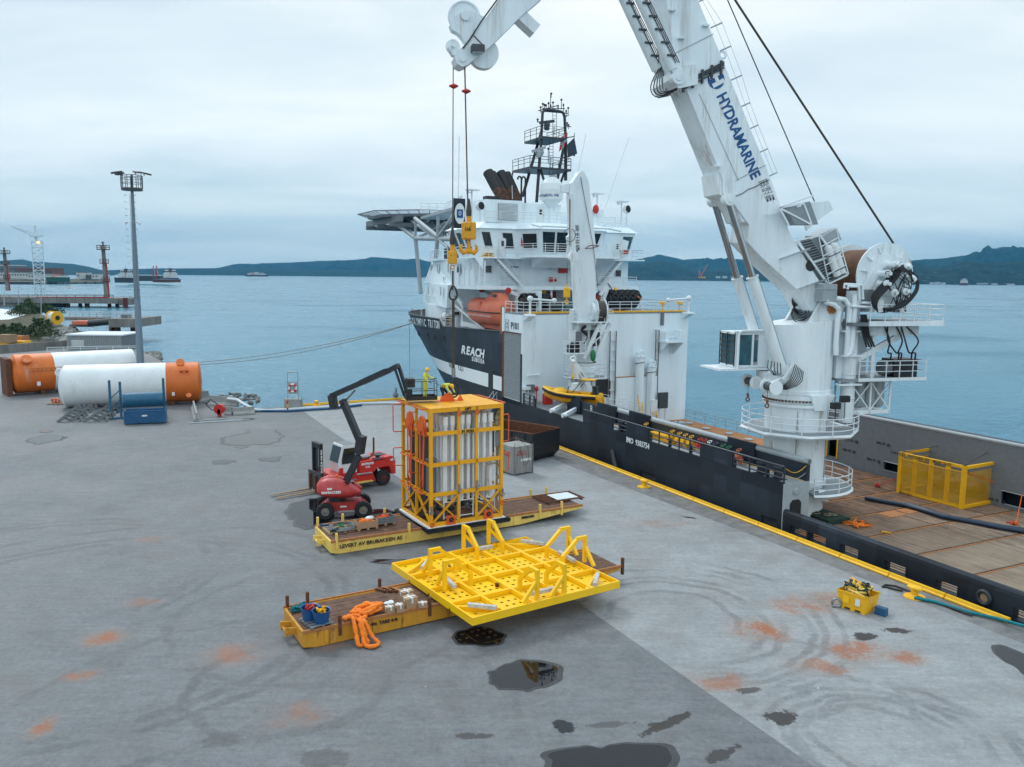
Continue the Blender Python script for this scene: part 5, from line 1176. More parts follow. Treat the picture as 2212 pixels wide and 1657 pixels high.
for o,p0_,p1_ in((1.35,Z2(568,575,1.35),Z2(300,0,1.35)),(-1.35,Z2(448,575,-1.35),Z2(180,0,-1.35))):
 d=(p1_-p0_);top=p0_+d*2.1;st_=p0_+d.normalized()*.55;b_=cyl(st_,top,.32,'knuckle_cylinder',CW)
 mb=MB();mb.tube(p0_-Y_*.28,p0_+Y_*.28,.42,n=18);mb.tube(p0_-Y_*.32,p0_+Y_*.32,.2,n=12);mb.bar(p0_,st_,.35,.35);cbuild(mb,'cylinder_eye',CW,b_)
 mb=MB();
 for k in(-.12,0,.12):mb.tube(st_+V((-.12+k,.36,.3)),top+V((-.12+k,.36,0)),.03,n=5)
 for k in range(1,12):c=st_.lerp(top,k/12);mb.box(c.x-.35,c.x+.15,c.y+.2,c.y+.42,c.z-.05,c.z+.05)
 cbuild(mb,'cylinder_pipes','dark_grey',b_)
hb_=MB()
for k in range(6):
 a=Z2(430+k*6,510-4*k,1.5-k*.5);m_=Z2(362+24*k,640+8*k,1.6-.3*k);e_=Z2(500+22*k,705-14*k,1.25);m2_=Z2(400+26*k,722-12*k,1.5)
 pts=[a,m_,m2_,e_]
 cc=[]
 for i in range(len(pts)-1):
  for u in(0,.33,.66):cc.append(pts[i].lerp(pts[i+1],u))
 cc.append(pts[-1]);cc=[cc[0]]+[(cc[i-1]+cc[i]+cc[i+1])/3 for i in range(1,len(cc)-1)]+[cc[-1]]
 hb_.path(cc,.035,5)
cbuild(hb_,'hydraulic_hoses','hose',BO)
mb=MB();c=Z2(470,600,0);mb.xz([P2(Z2(*p,0)) for p in((455,620),(500,690),(640,660),(640,520),(560,520),(470,560))],-1.5,1.5);cbuild(mb,'cylinder_mount',CW,BO)
mb=MB();mb.xz([P2(Z2(*p,0)) for p in((820,1440),(930,1500),(985,1640),(1100,1657),(960,1440),(880,1300),(800,1290))],-1.0,1.0);cbuild(mb,'cylinder_mount',CW,BO)
# ---- jib coming back down over the load
JW=.62
jp=[(545,-5),(440,145),(300,335),(225,395),(205,440),(225,490),(262,510),(300,495),(330,470),(430,395),(540,290),(690,140),(860,-5)]
jl=[P2(Z4(*p,0)) for p in jp];kx=(kn.x,kn.z)
jl=[(kx[0]-.3,kx[1]+1.2)]+jl+[(kx[0]-.3,kx[1]-.9)] if False else[(kx[0]+.4,kx[1]-.9)]+jl[::-1]+[(kx[0]+.2,kx[1]+1.0)]
mb=MB();mb.xz(jl,-JW,JW);JB=cbuild(mb,'jib',CW)
def zdisc(c,r_,o0,o1,name,m=CW,parent=None,n=28):p=Z4(*c,0);mb=MB();mb.tube((p.x,o0,p.z),(p.x,o1,p.z),r_,n=n);return cbuild(mb,name,m,parent or JB),p
mb=MB();mb.xz([P2(Z4(*p,0)) for p in((180,190),(215,130),(300,82),(350,95),(445,145),(300,335),(270,290),(240,255),(195,230))],-.3,.3);cbuild(mb,'sheave_bracket',CW,JB)
for(c,r_) in(((290,128),.96),((205,345),.42)):
 p=Z4(*c,0);mb=MB();mb.torus(p,Y_,r_*.9,r_*.1,28,6)
 for k in range(10):a=R(36*k);mb.bar(p,p+V((math.cos(a),0,math.sin(a)))*r_*.88,.05,.1)
 mb.tube(p-Y_*.4,p+Y_*.42,r_*.28,n=18);mb.tube(p-Y_*.03,p+Y_*.03,r_*.86,n=24);cbuild(mb,'sheave',CW,JB)
zdisc((430,400),.85,-.28,.28,'sheave_guard');zdisc((262,455),.16,.6,.72,'tip_pin')
mb=MB();mb.xz([P2(Z4(*p,0)) for p in((165,355),(205,330),(280,375),(250,420),(200,415))],-.25,.25);cbuild(mb,'small_sheave_bracket',CW,JB)
c0_=Z4(695,125,0);c1_=Z4(810,232,0);mb=MB();mb.bar(c0_,c1_,1.0,.62,up=V((.7,0,.7)));cbuild(mb,'jib_stop',CW,JB)
p=Z4(385,365,.75);mb=MB();mb.box(p.x-.35,p.x+.35,.62,1.15,p.z-.18,p.z+.2);jl_=cbuild(mb,'floodlight','dark_grey',JB);mb=MB();mb.box(p.x-.3,p.x+.3,.7,1.1,p.z-.21,p.z-.181);cbuild(mb,'lamp_glass','lamp_glass',jl_)
mb=MB();mb.path([Z4(*q_,.68) for q_ in((545,-20),(420,150),(330,290),(280,355))],.05,6);cbuild(mb,'jib_rope','wire',JB)
mb=MB();mb.tube(Z4(360,262,.64),Z4(425,330,.64),.03);cbuild(mb,'jib_handle','rust',JB)
# ---- boom power pack on the back of the boom
q=lambda x,y,o:Z1(x,y,o)
mb=MB();mb.xz([P2(q(*p,1.6)) for p in((760,215),(1050,345),(1160,300),(1010,60),(870,90),(960,170))][::1],.9,1.5) if False else None
fr=[(870,92),(1005,62),(1168,295),(1052,350)]
for o in(1.15,-.9):
 pts=[q(*p,o) for p in fr];mb=MB()
 for a,b in zip(pts,pts[1:]+pts[:1]):mb.bar(a,b,.12,.12)
 mb.bar(pts[0].lerp(pts[3],.5),pts[1].lerp(pts[2],.5),.1,.1);cbuild(mb,'pack_frame',CW,BO)
A_,B_,C_,D_=[q(*p,1.15) for p in fr]
mb=MB();mb.quad(A_.lerp(B_,.1),A_.lerp(B_,.55),D_.lerp(C_,.55),D_.lerp(C_,.1));cbuild(mb,'mesh_panel','dark_grey',BO)
mb=MB()
for k in range(18):u=.04+k*.054;mb.bar(A_.lerp(D_,u)+Y_*.03,A_.lerp(D_,u).lerp(B_.lerp(C_,u),.55)+Y_*.03,.03,.03)
cbuild(mb,'mesh_bars','light_grey',BO)
for(a,b) in(((1055,140),(1108,300)),((1088,125),(1140,285))):mb=MB();pa,pb=q(*a,1.4),q(*b,1.4);mb.tube(pa,pb,.24,n=14);mb.ell(pa,(.24,.24,.24));g1=cbuild(mb,'gas_bottle','white',BO);mb=MB();[mb.torus(pa.lerp(pb,u),pb-pa,.25,.03,16,5) for u in(.25,.8)];cbuild(mb,'bottle_strap','black',g1)
mb=MB();mb.xz([P2(q(*p,1)) for p in((1010,60),(1110,15),(1140,85),(1060,130))],-.8,.9);cbuild(mb,'valve_cabinet','light_grey',BO)
mb=MB();mb.xz([P2(q(*p,1)) for p in((1000,70),(1168,290),(1060,345),(900,120))],-.8,.7);cbuild(mb,'pump_unit','mesh_grey',BO)
mb=MB();mb.path([q(*p,1.6) for p in((1000,75),(1100,20),(1175,290),(1060,350))],.04,6,closed=True)
for u in(.2,.4,.6,.8):mb.tube(q(1000+60*u,75+275*u,1.6),q(1100+75*u,20+270*u,1.6),.035)
cbuild(mb,'guard_rail','rail_white',BO)
mb=MB();mb.xz([P2(Z2(*p,1)) for p in((1320,1530),(1500,1490),(1560,1657),(1390,1657))],.4,1.7);cbuild(mb,'boom_platform','mesh_grey',BO)
mb=MB();mb.xz([P2(Z2(*p,.3)) for p in((1480,1500),(1690,1480),(1725,1540),(1570,1657),(1530,1700))],.05,.22);cbuild(mb,'wing_plate',CW,BO)
mb=MB();a,b,c=Z2(1320,1530,1.7),Z2(1570,1440,1.7),Z2(1500,1500,1.7)
for u,v in((a,b),(a,c),(Z2(1230,1580,1.3),Z2(1480,1515,1.7)),(c,Z2(1560,1657,1.7)),(a,Z2(1390,1657,1.7)),(a,Z2(1560,1657,1.7))):mb.bar(u,v,.1,.1)
cbuild(mb,'platform_frame',CW,BO)
mb=MB()
for p in((760,210),(870,385)):
 a=q(*p,HW);b=q(p[0]+180,p[1]-60,HW);mb.add([a,b,b+V((.1,.5,.2)),a+V((.1,.25,.1))],[(0,1,2,3),(3,2,1,0)])
cbuild(mb,'boom_fin',CW,BO)
a=q(950,240,HW);mb=MB();mb.lathe([(0,0),(.36,0),(.36,.03),(0,.03)],(a.x,HW,a.z),(0,1,0),20);cbuild(mb,'boom_opening','black',BO)
# ---- winch drum behind
DN,DFa=1.7,-1.7
dc=Z1(1385,300,DN);rim=abs(Z1(1385,105,DN).z-dc.z)
mb=MB();mb.tube((dc.x,DFa,dc.z),(dc.x,DN,dc.z),rim*.80,n=40);WD=cbuild(mb,'rope_layers','brown_drum')
mb=MB()
y=DFa+.15
while y<DN-.1:mb.torus((dc.x,y,dc.z),Y_,rim*.80,.05,36,5);y+=.11
cbuild(mb,'rope_turns','brown_drum',WD,kind='stuff')
for o in(DN,DFa-.1):mb=MB();mb.lathe([(0,0),(rim,0),(rim,.1),(rim*.68,.1),(rim*.68,.22),(0,.22)],(dc.x,o,dc.z),Y_,44);cbuild(mb,'drum_flange',CW,WD)
mb=MB()
for k in range(12):a=R(30*k+10);u=V((math.cos(a),0,math.sin(a)));mb.prism([(rim*.69,0),(rim*.95,0),(rim*.69,.22)],(dc.x,DN+.1,dc.z),u,Y_,u.cross(Y_),-.02,.02)
cbuild(mb,'flange_ribs',CW,WD)
for k,a_ in enumerate((20,70,125,180,235,290,340)):
 a=R(a_);c=V((dc.x-.35+.95*math.cos(a),DN+.2,dc.z-.2+.95*math.sin(a)));mb=MB();mb.lathe([(.30,0),(.30,.1),(.2,.12),(.2,.75),(.26,.77),(.26,.9),(.12,.95),(.12,1.15),(0,1.15)],c,Y_,14);cbuild(mb,'winch_motor',CW,WD)
mb=MB();rnd=random.Random(5)
def bz(pts,r_,mb=mb):
 P=[V(p) for p in pts];cc=[]
 for i in range(len(P)-1):
  a,b=P[i],P[i+1];q,n_2=P[max(0,i-1)],P[min(len(P)-1,i+2)]
  for k in range(5):u=k/5;cc.append(.5*((2*a)+(b-q)*u+(2*q-5*a+4*b-n_2)*u*u+(3*a-q-3*b+n_2)*u**3))
 mb.path(cc+[P[-1]],r_,5)
for k in range(7):bz([Z1(x+5*k*s_,y+6*k,DN+.9+.06*k) for x,y,s_ in((1545,300,.3),(1535,252,0),(1490,240,0),(1430,285,1),(1370,350,1),(1325,400,1),(1312,440,1),(1318,480,1))],.05)
for k in range(4):bz([Z1(x+4*k,y+3*k,DN+1.0) for x,y in((1545,275),(1572,310),(1574,370),(1545,420),(1500,465),(1440,490),(1380,495))],.055)
for k in range(9):bz([V((dc.x+rnd.uniform(-1.5,.8),DN+1.0,dc.z+rnd.uniform(-1,1))),V((dc.x+rnd.uniform(-1.3,.6),DN+1.3,dc.z+rnd.uniform(-.9,.6))),V((dc.x+rnd.uniform(-1.3,.8),DN+1.1,dc.z+rnd.uniform(-1.3,.2))),V((dc.x+rnd.uniform(-1.2,.6),DN+.8,dc.z-2.3))],.028)
for k in range(6):bz([Z1(1470+14*k,400,DN+.8),Z1(1465+12*k,450,DN+1),Z1(1440-8*k,500+3*k,DN+.9),Z1(1380-10*k,505,DN+.8),Z1(1330,470,DN+.8)],.045)
cbuild(mb,'winch_hoses','hose',WD)
mb=MB();a,b=Z1(1190,510,DN+.25),Z1(1370,230,DN+.25);mb.bar(a,b,.12,.55);mb.bar((dc.x-.2,DN+.22,dc.z-rim-.1),(dc.x-.2,DN+.22,dc.z),.1,1.6,up=X_);cbuild(mb,'drum_support',CW,WD)
mb=MB();mb.box(dc.x-2.4,dc.x+2.0,DFa-.6,DFa-.2,dc.z-rim-.4,dc.z+.2);mb.box(dc.x-2.3,dc.x-1.6,-1.6,1.5,dc.z-rim-.3,dc.z-rim+.9);cbuild(mb,'winch_frame',CW,WD)
pz=Z1(1400,575,2.0).z
mb=MB();mb.box(dc.x-4.0,-2.0,-2.4,2.6,pz-.22,pz);WP=cbuild(mb,'winch_platform','mid_grey')
mb=MB();mb.box(dc.x-4.05,-3.2,2.6,2.7,pz-.22,pz+.1);mb.box(dc.x-4.1,dc.x-4.0,-2.4,2.7,pz-.22,pz+.1);mb.bar((-3.4,1.5,pz-.6),(dc.x-3.0,1.5,pz-.6),.3,.6);mb.bar((-3.4,-1.5,pz-.6),(dc.x-3.0,-1.5,pz-.6),.3,.6);cbuild(mb,'platform_edge',CW,WP)
mb=MB();rail(mb,[(-3.3,2.6,pz),(dc.x-4.0,2.6,pz),(dc.x-4.0,-2.3,pz)],h=1.15,r=.035,step=1.2,post=.035);cbuild(mb,'platform_railing','rail_white',WP)
z2_=Z1(1400,905,1.6).z
mb=MB();mb.box(dc.x-3.6,-2.05,-1.8,1.9,z2_-.16,z2_);LPp=cbuild(mb,'service_platform','mesh_grey')
mb=MB();rail(mb,[(-3.3,1.85,z2_),(dc.x-3.6,1.85,z2_),(dc.x-3.6,-1.7,z2_)],h=1.15,r=.035,step=1.1,post=.035);mb.box(dc.x-3.62,-3.2,1.9,1.96,z2_-.16,z2_+.05);cbuild(mb,'platform_railing','rail_white',LPp)
mb=MB();mb.bar(Z1(1160,830,1.3),Z1(1475,655,1.3),.22,.38);mb.bar((-3.0,1.3,pz-.5),(-3.0,1.3,z2_),.3,.3);mb.bar((dc.x+.2,1.3,pz-.5),(dc.x+.2,1.3,z2_),.25,.25);mb.bar((dc.x+.2,-1.3,pz-.5),(dc.x+.2,-1.3,z2_),.25,.25)
mb.box(-3.2,-2.0,-1.4,1.2,z2_,pz-.2);mb.box(-5.3,-3.8,-1.5,-.2,z2_,pz-.3);cbuild(mb,'support_frame',CW,LPp)
mb=MB();mb.box(dc.x-3.3,dc.x-1.5,.1,1.4,z2_,z2_+1.2);cbuild(mb,'hydraulic_motor','black',LPp);mb=MB();mb.tube((dc.x-1.5,.8,z2_+.6),(dc.x-.9,.8,z2_+.6),.5,n=16);cbuild(mb,'motor_drum','mid_grey',LPp)
mb=MB()
for k,(a_,b_,c_) in enumerate(((0,.5,.3),(.3,-.2,.9),(.9,.6,1.1),(1.3,.3,1.9),(1.6,1.5,2.2))):x=dc.x-.3;bz([(x-a_,1.6,pz-.2),(x-a_-b_*.6,1.9,pz-1.2),(x-c_,1.8,pz-2.0),(x-c_-.5,1.5,z2_+1.6),(x-c_-.7,1.2,z2_+.9)],.055,mb)
cbuild(mb,'hanging_hoses','hose',LPp)
mb=MB()
for k in range(4):mb.path([(-3.1-k*.12,1.9,pz+.5),(-3.2-k*.15,2.1,pz-.8),(-3.6-k*.2,2.0,pz-1.6)],.06,6)
cbuild(mb,'hose_loops','hose',LPp)
# accumulators under the service platform
za,zb_=z2_-.2,Z1(1280,1105,1.2).z
for i,x in enumerate((-3.5,-4.3,-5.1,-5.8)):
 mb=MB();mb.lathe([(0,0),(.2,.05),(.34,.2),(.38,.5),(.38,za-zb_)],(x,.6,zb_+.15),n=16);cbuild(mb,'accumulator','light_grey',LPp)
mb=MB();xs_=(-3.1,-4.7,-6.2)
for y_ in(-.3,1.25):
 for x in xs_:mb.bar((x,y_,zb_-.15),(x,y_,za),.1,.1)
 mb.bar((xs_[0],y_,zb_),(xs_[-1],y_,zb_),.1,.25);mb.bar((xs_[0],y_,za),(xs_[-1],y_,za),.1,.2)
 for a,b in zip(xs_,xs_[1:]):mb.bar((a,y_,zb_+.1),(b,y_,za-.1),.07,.07);mb.bar((b,y_,zb_+.1),(a,y_,za-.1),.07,.07)
mb.box(xs_[-1],xs_[0],-.3,1.25,zb_-.05,zb_+.05);cbuild(mb,'accumulator_cage',CW,LPp)
# big vertical pipes beside the column
bp=Z1(1150,390,1.5);bb=Z1(1100,1140,1.5);mb=MB();mb.tube((-2.9,1.3,5.9),(-2.9,1.3,bp.z),.45,n=20)
for z in(7.5,9.1,10.6,12.2,bp.z-.3):mb.torus((-2.9,1.3,z),Z_,.47,.03,20,5)
BPp=cbuild(mb,'return_filter',CW,SCOL)
pipes=[((1040,455),(1090,470),(1120,500),(1110,560),(1100,700),(1100,770)),((1100,435),(1150,440),(1180,480),(1175,600),(1160,780)),((1210,410),(1210,500),(1195,700),(1185,760),(1160,775)),((1150,375),(1150,350),(1255,355),(1260,440)),((1170,380),(1170,362),(1235,365),(1240,440)),((1255,460),(1365,465),(1370,490)),((1190,480),(1340,490))]
for i,pl_ in enumerate(pipes):mb=MB();mb.path([Z1(*p,1.95+.05*i) for p in pl_],.17 if i<3 else .09,8);cbuild(mb,'hydraulic_pipe',CW,SCOL)
mb=MB()
for z in(8.4,10.3,11.9):mb.box(-3.5,-1.9,1.35,1.95,z,z+.12)
cbuild(mb,'pipe_clamps',CW,SCOL)
mb=MB();p=Z1(1060,405,1.9);mb.box(p.x-.5,p.x+.5,1.2,2.0,p.z-.5,p.z+.6);mb.path([Z1(*a,2.1) for a in((970,450),(980,375),(1105,380),(1105,450),(970,450))],.03,5);cbuild(mb,'valve_block','light_grey',SCOL)
mb=MB();p=Z1(1340,470,2.3);mb.box(p.x-.3,p.x+.3,2.0,2.6,p.z-.5,p.z+.3);[mb.tube((p.x-.2+.13*k,2.3,p.z+.3),(p.x-.2+.13*k,2.3,p.z+.6),.05) for k in range(4)];cbuild(mb,'manifold','white',WP)
mb=MB();p=Z1(1285,410,2.0);mb.box(p.x-.4,p.x+.4,1.9,2.1,p.z-.5,p.z+.3);cbuild(mb,'control_box','mid_grey',WP)
# tugger winches and hoses low on the column
for(x,y,o) in((600,920,-1.2),(715,950,2.0)):
 p=Z1(x,y,o);mb=MB();mb.tube((p.x+.3,o,p.z),(p.x+.3,o+1.1,p.z),.26,n=16);w_=cbuild(mb,'tugger_winch','dark_grey',SCOL)
 [MB().lathe([(0,0),(.45,0),(.45,.07),(0,.07)],(p.x+.3,o+k,p.z),Y_,20).build('winch_flange',CW,w_) for k in(-.05,1.08)]
 mb=MB();mb.bar((p.x+.3,o+.5,p.z+.1),(1.5,o*.5,p.z+.4),.3,.3);cbuild(mb,'winch_arm',CW,w_)
 mb=MB();mb.tube((p.x+.5,o+.5,p.z),(p.x+.5,o+.5,p.z-1.0),.02);mb.torus((p.x+.5,o+.5,p.z-1.2),Y_,.13,.045,12,6);mb.ell((p.x+.5,o+.5,p.z-.9),(.1,.1,.14),8,6);cbuild(mb,'winch_hook','brown_wire',w_)
mb=MB();mb.bar(Z1(790,915,2.2),Z1(845,835,2.2),.16,.16);mb.bar(Z1(700,880,1),Z1(760,830,1),.16,.16);mb.box(1.3,2.6,-.9,1.3,8.6,9.2);cbuild(mb,'column_bracket',CW,SCOL)
mb=MB()
for k in range(7):mb.path([Z1(860+8*k,825+7*k,2.25),Z1(845+9*k,870+9*k,2.6),Z1(830+7*k,915+6*k,2.5),Z1(790+3*k,950+4*k,2.5),Z1(750,968,2.5),Z1(720,955,2.4)],.03,5)
for k in range(5):mb.path([Z1(700+18*k,800+5*k,1.7),Z1(695+20*k,845+9*k,2.1),Z1(735+6*k,890,2.0)],.03,5)
cbuild(mb,'column_hoses','hose',SCOL)
for p_ in((1100,1075),(1155,1035)):p=Z1(*p_,3.2);mb=MB();mb.box(p.x-.3,p.x+.3,3.0,3.3,p.z-.15,p.z+.25,None);mb.tube((p.x,3.2,p.z-.1),(p.x,3.2,6.4),.03);cbuild(mb,'floodlight','black',PD)
# ---- operator cabin
OC=-1.6;CBx=[P2(Z1(*p,OC+1)) for p in((405,640),(410,815),(650,860),(690,640))]
cx0,cx1=Z1(505,700,OC+1).x,Z1(605,700,OC+1).x;cz0,cz1=Z1(500,838,OC+1).z,Z1(500,640,OC+1).z
mb=MB();mb.box(cx1-1.6,cx0,OC-1.1,OC+1.1,cz0-.08,cz0+.08);mb.box(cx1-1.6,cx0,OC-1.1,OC+1.1,cz1-.1,cz1+.05);mb.box(cx1-1.6,cx1-.4,OC-1.1,OC+1.1,cz0+.08,cz1-.1)
for x in(cx0-.06,cx1):
 for y_ in(OC-1.04,OC+1.04):mb.box(x-.07,x+.07,y_-.07,y_+.07,cz0,cz1)
CB=cbuild(mb,'operator_cabin',CW)
mb=MB();mb.box(cx0-.05,cx0-.03,OC-.97,OC+.97,cz0+.08,cz1-.1);mb.box(cx1+.07,cx0-.13,OC+1.02,OC+1.04,cz0+.1,cz1-.12);mb.box(cx1-.4,cx1-.05,OC+1.0,OC+1.03,cz0+.3,cz1-.5);cbuild(mb,'pane','glass_teal',CB)
mb=MB()
for k in range(6):mb.tube((cx0+.05,OC-1,cz0+.2+k*.38),(cx0+.05,OC+1,cz0+.2+k*.38),.03)
for k in(-1,0,1):mb.tube((cx0+.05,OC+k,cz0),(cx0+.05,OC+k,cz1),.035)
cbuild(mb,'window_bars','black',CB)
mb=MB();mb.path([(cx0+.2,OC+1.2,cz1+.1),(cx1-1.6,OC+1.2,cz1+.1)],.07,8);mb.path([(cx0-.1,OC+1.25,cz0-.2),(cx0-.1,OC+1.25,cz1),(cx0-.3,OC+1.25,cz1+.15),(cx1-1,OC+1.25,cz1+.2)],.08,8);mb.box(cx1-1.6,cx0+1.3,OC-1.3,OC+1.4,cz0-.22,cz0-.10);mb.box(1.5,cx1-1.2,OC-.5,OC+.5,cz0-.1,cz0+.3);cbuild(mb,'cabin_platform',CW,CB)
mb=MB();mb.box(cx1+.4,cx1+1.0,OC-.3,OC+.3,cz0+.1,cz0+.7);mb.box(cx1+.35,cx1+.5,OC-.3,OC+.3,cz0+.6,cz0+1.5);cbuild(mb,'operator_seat','black',CB)
# ---- backstay ropes from winch to the boom head (a rope is a part of the crane)
mb=MB();a=Z1(1440,108,.8);b=Z2(995,0,.5);mb.tube(a,b+(b-a)*.55,.07,n=8);cbuild(mb,'hoist_wire','wire')
mb=MB();a=Z2(1580,1485,.4);b=Z2(940,0,.3);mb.tube(a,b+(b-a)*.45,.035,n=6);cbuild(mb,'hoist_wire','wire')
# ---- falls and hook blocks (each hangs free: things of their own)
def Z3p(x,y):return((1400+x*.6338)*.54,(500+y*.6338)*.54)
def hookblock(px_,ytop_rope,yrope_end,bc,bw,bh,hook_y,double,label,xtop=None):
 top=CR(xtop or px_,ytop_rope);be=CR(px_,yrope_end);c=CR(bc[0],bc[1])
 W0=CRM@V((c.x,0,c.z));t=thing('hook_block',label,'crane hook',mtx=Matrix.Translation(W0)@Matrix.Rotation(CRA,4,'Z'))
 o=V((c.x,0,c.z));r_=bw/2
 mb=MB();mb.lathe([(0,-bh/2),(r_*.9,-bh/2),(r_,-bh/2+.06),(r_,bh/2-.06),(r_*.9,bh/2),(0,bh/2)],(0,0,0),n=28);mb.build('weight','hook_yellow',t)
 mb=MB();mb.tube((0,0,bh/2),(0,0,bh/2+.45),.13*bw/.85);mb.box(-.13,.13,-.1,.1,bh/2,bh/2+.4);mb.build('swivel','hook_yellow',t)
 mb=MB();mb.lathe([(.16,0),(.17,.3),(.07,.95),(.045,1.0)],(0,0,bh/2+.35),n=12);mb.build('rope_socket','wire',t)
 hz_=CR(px_,hook_y).z-o.z;s=bw/.85
 mb=MB();mb.tube((0,0,-bh/2),(0,0,hz_+.25*s),.11*s,n=10)
 if double:
  for k in(-1,1):mb.path([(k*.05,0,-bh/2-.1),(k*.22*s,0,-bh/2-.30*s),(k*.14*s,0,hz_+.3*s),(k*.1*s,0,hz_+.12*s),(k*.3*s,0,hz_+.02*s),(k*.46*s,0,hz_+.18*s),(k*.48*s,0,hz_+.38*s),(k*.36*s,0,hz_+.50*s)][2:],[.1*s,.13*s,.15*s,.13*s,.09*s,.04*s],8)
  mb.ell((0,0,hz_+.12*s),(.24*s,.13*s,.18*s),12,8)
 else:mb.torus((0,0,hz_),Y_,.16*s,.055*s,14,7)
 mb.build('hook','hook_yellow',t)
 mb=MB();mb.tube(be-o,top-o,.045 if double else .03,n=6);mb.build('wire_rope','brown_wire' if double else 'wire',t)
 return t,W0
mat('hook_yellow',(.74,.34,.012),.5,var=.1,rust=.42,rustcol=(.05,.03,.02),rscale=3.5)
H1,W1=hookblock(1011,145,468,Z3p(750,668),.86,1.0,547,True,'large yellow hook block with double hook hanging from the jib in front of the bridge',1004)
text('150',.26,Matrix.Rotation(R(-20),4,'Z')@fm((0,.438,.05),X_*-1,Z_),'text_black',H1,bold=.008)
H2,W2=hookblock(977.5,145,532,Z3p(647,835),.56,.76,577,False,'small yellow hook block left of the large hook, carrying the lifting strop',979)
for(x,y,r_) in((980,186,.27),(1007,197,.27)):
 c=CRM@CR(x,y);mb=MB();mb.lathe([(.06,-.14),(r_*.5,-.1),(r_,-.03),(r_,.03),(r_*.5,.1),(.06,.14)],(0,0,0),n=14)
 solo(mb,'rope_weight','red','red disc shaped rope weight on the %s wire'%('thin left' if x<990 else 'thick right'),'rope weight',loc=c)
# strop hanging from the small hook down to the pod
ST=thing('lifting_strop','black lifting strop with steel thimbles hanging from the small hook to the pod lug','lifting strop',loc=CRM@CR(978.5,700))
so_=CR(978.5,700)
def SR(x,y):return CRM@CR(x,y)
mb=MB();mb.tube(SR(978,585),SR(978,627),.055,n=6);mb.tube(SR(979,645),SR(979.5,815),.085,n=8);mb.build('strop_leg','wire',ST,world=True)
nrm_=(CRM.to_3x3()@Y_)
for(x,y0,y1,w_) in((979,618,648,.22),(980.5,822,858,.24)):
 ctr=SR(x,(y0+y1)/2);h_=(SR(x,y0)-SR(x,y1)).length/2;mb=MB();pts=[]
 for k in range(20):a=2*math.pi*k/20;pts.append(ctr+(CRM.to_3x3()@V((w_*math.sin(a)*(1-.35*math.cos(a)*(1 if y0<700 else 1)),0,h_*math.cos(a)))))
 mb.path(pts,.055,6,closed=True);mb.build('thimble','hose',ST,world=True)
mb=MB();mb.tube(SR(979.5,795),SR(979.8,815),.12,n=12);mb.build('ferrule','steel',ST,world=True)
# ================================================================== THINGS ON THE SHIP
def shm(x,y,z,rz=0.):return SHM@Matrix.Translation((x,y,z))@Matrix.Rotation(rz,4,'Z')
# ---- deck crane on the boat deck (folded), its own crane frame in ship axes
dcx,dcy=20.0,-5.6
DCK=thing('deck_crane','white folded deck crane with winch drum standing on the boat deck beside the hangar wall','crane',mtx=shm(dcx,dcy,2.72))
def zd(x,y):return 1188+x*.1466,621+y*.1466
def ze(x,y):return 1080+x*.1711,324+y*.1711
def DC(px_,py_,o=0.):
 q=SX(px_,py_,dcx-o);return V((q.x-dcx,q.y-dcy,q.z-2.72))
CWs='crane_white'
b0_=DC(*zd(505,1100));mb=MB();mb.lathe([(1.25,0),(1.05,b0_.z-1.2),(1.15,b0_.z-1.0),(1.15,b0_.z-.5),(1.05,b0_.z-.4),(1.12,b0_.z-.2),(1.12,b0_.z)],(0,0,0),n=28);DP=mb.build('pedestal',CWs,DCK)
mb=MB()
for k in range(40):a=2*math.pi*k/40;mb.box(-.04,.04,-.04,.04,-.05,.05,Matrix.Translation((1.13*math.cos(a),1.13*math.sin(a),b0_.z+.03))@Matrix.Rotation(a,4,'Z'))
mb.build('slew_bolts','rust',DP,kind='stuff')
cz=DC(*zd(560,540)).z
mb=MB();mb.lathe([(.95,b0_.z),(.95,cz)],(0,0,0),n=24);mb.box(-1.4,1.0,-.9,.9,cz,cz+.35);COLm=mb.build('column',CWs,DCK)
# guard ring low
pz_=DC(*zd(500,1310)).z;ring_=[(-.2+2.1*math.cos(R(a)),2.1*math.sin(R(a)),pz_) for a in range(0,360,24)]
mb=MB();mb.xy([(p[0],p[1]) for p in ring_],pz_-.08,pz_);mb.build('guard_platform','mesh_grey',DP)
mb=MB()
for q in(.4,.75,1.1):mb.path([V(p)+Z_*q for p in ring_],.03,5,closed=True)
for p in ring_:mb.tube(p,V(p)+Z_*1.1,.03,n=5)
mb.path([V(p) for p in ring_],.07,5,closed=True);mb.build('guard_railing','rail_white',DP)
mb=MB();a=DC(*zd(290,1000));mb.tube((-.3,a.y,0),(-.3,a.y,cz+1.5),.22,n=10);ladder(mb,(-.6,a.y+.3,3.0),(-.6,a.y+.3,cz+.6),.5,Y_);mb.build('ladder_post','rail_white',DCK)
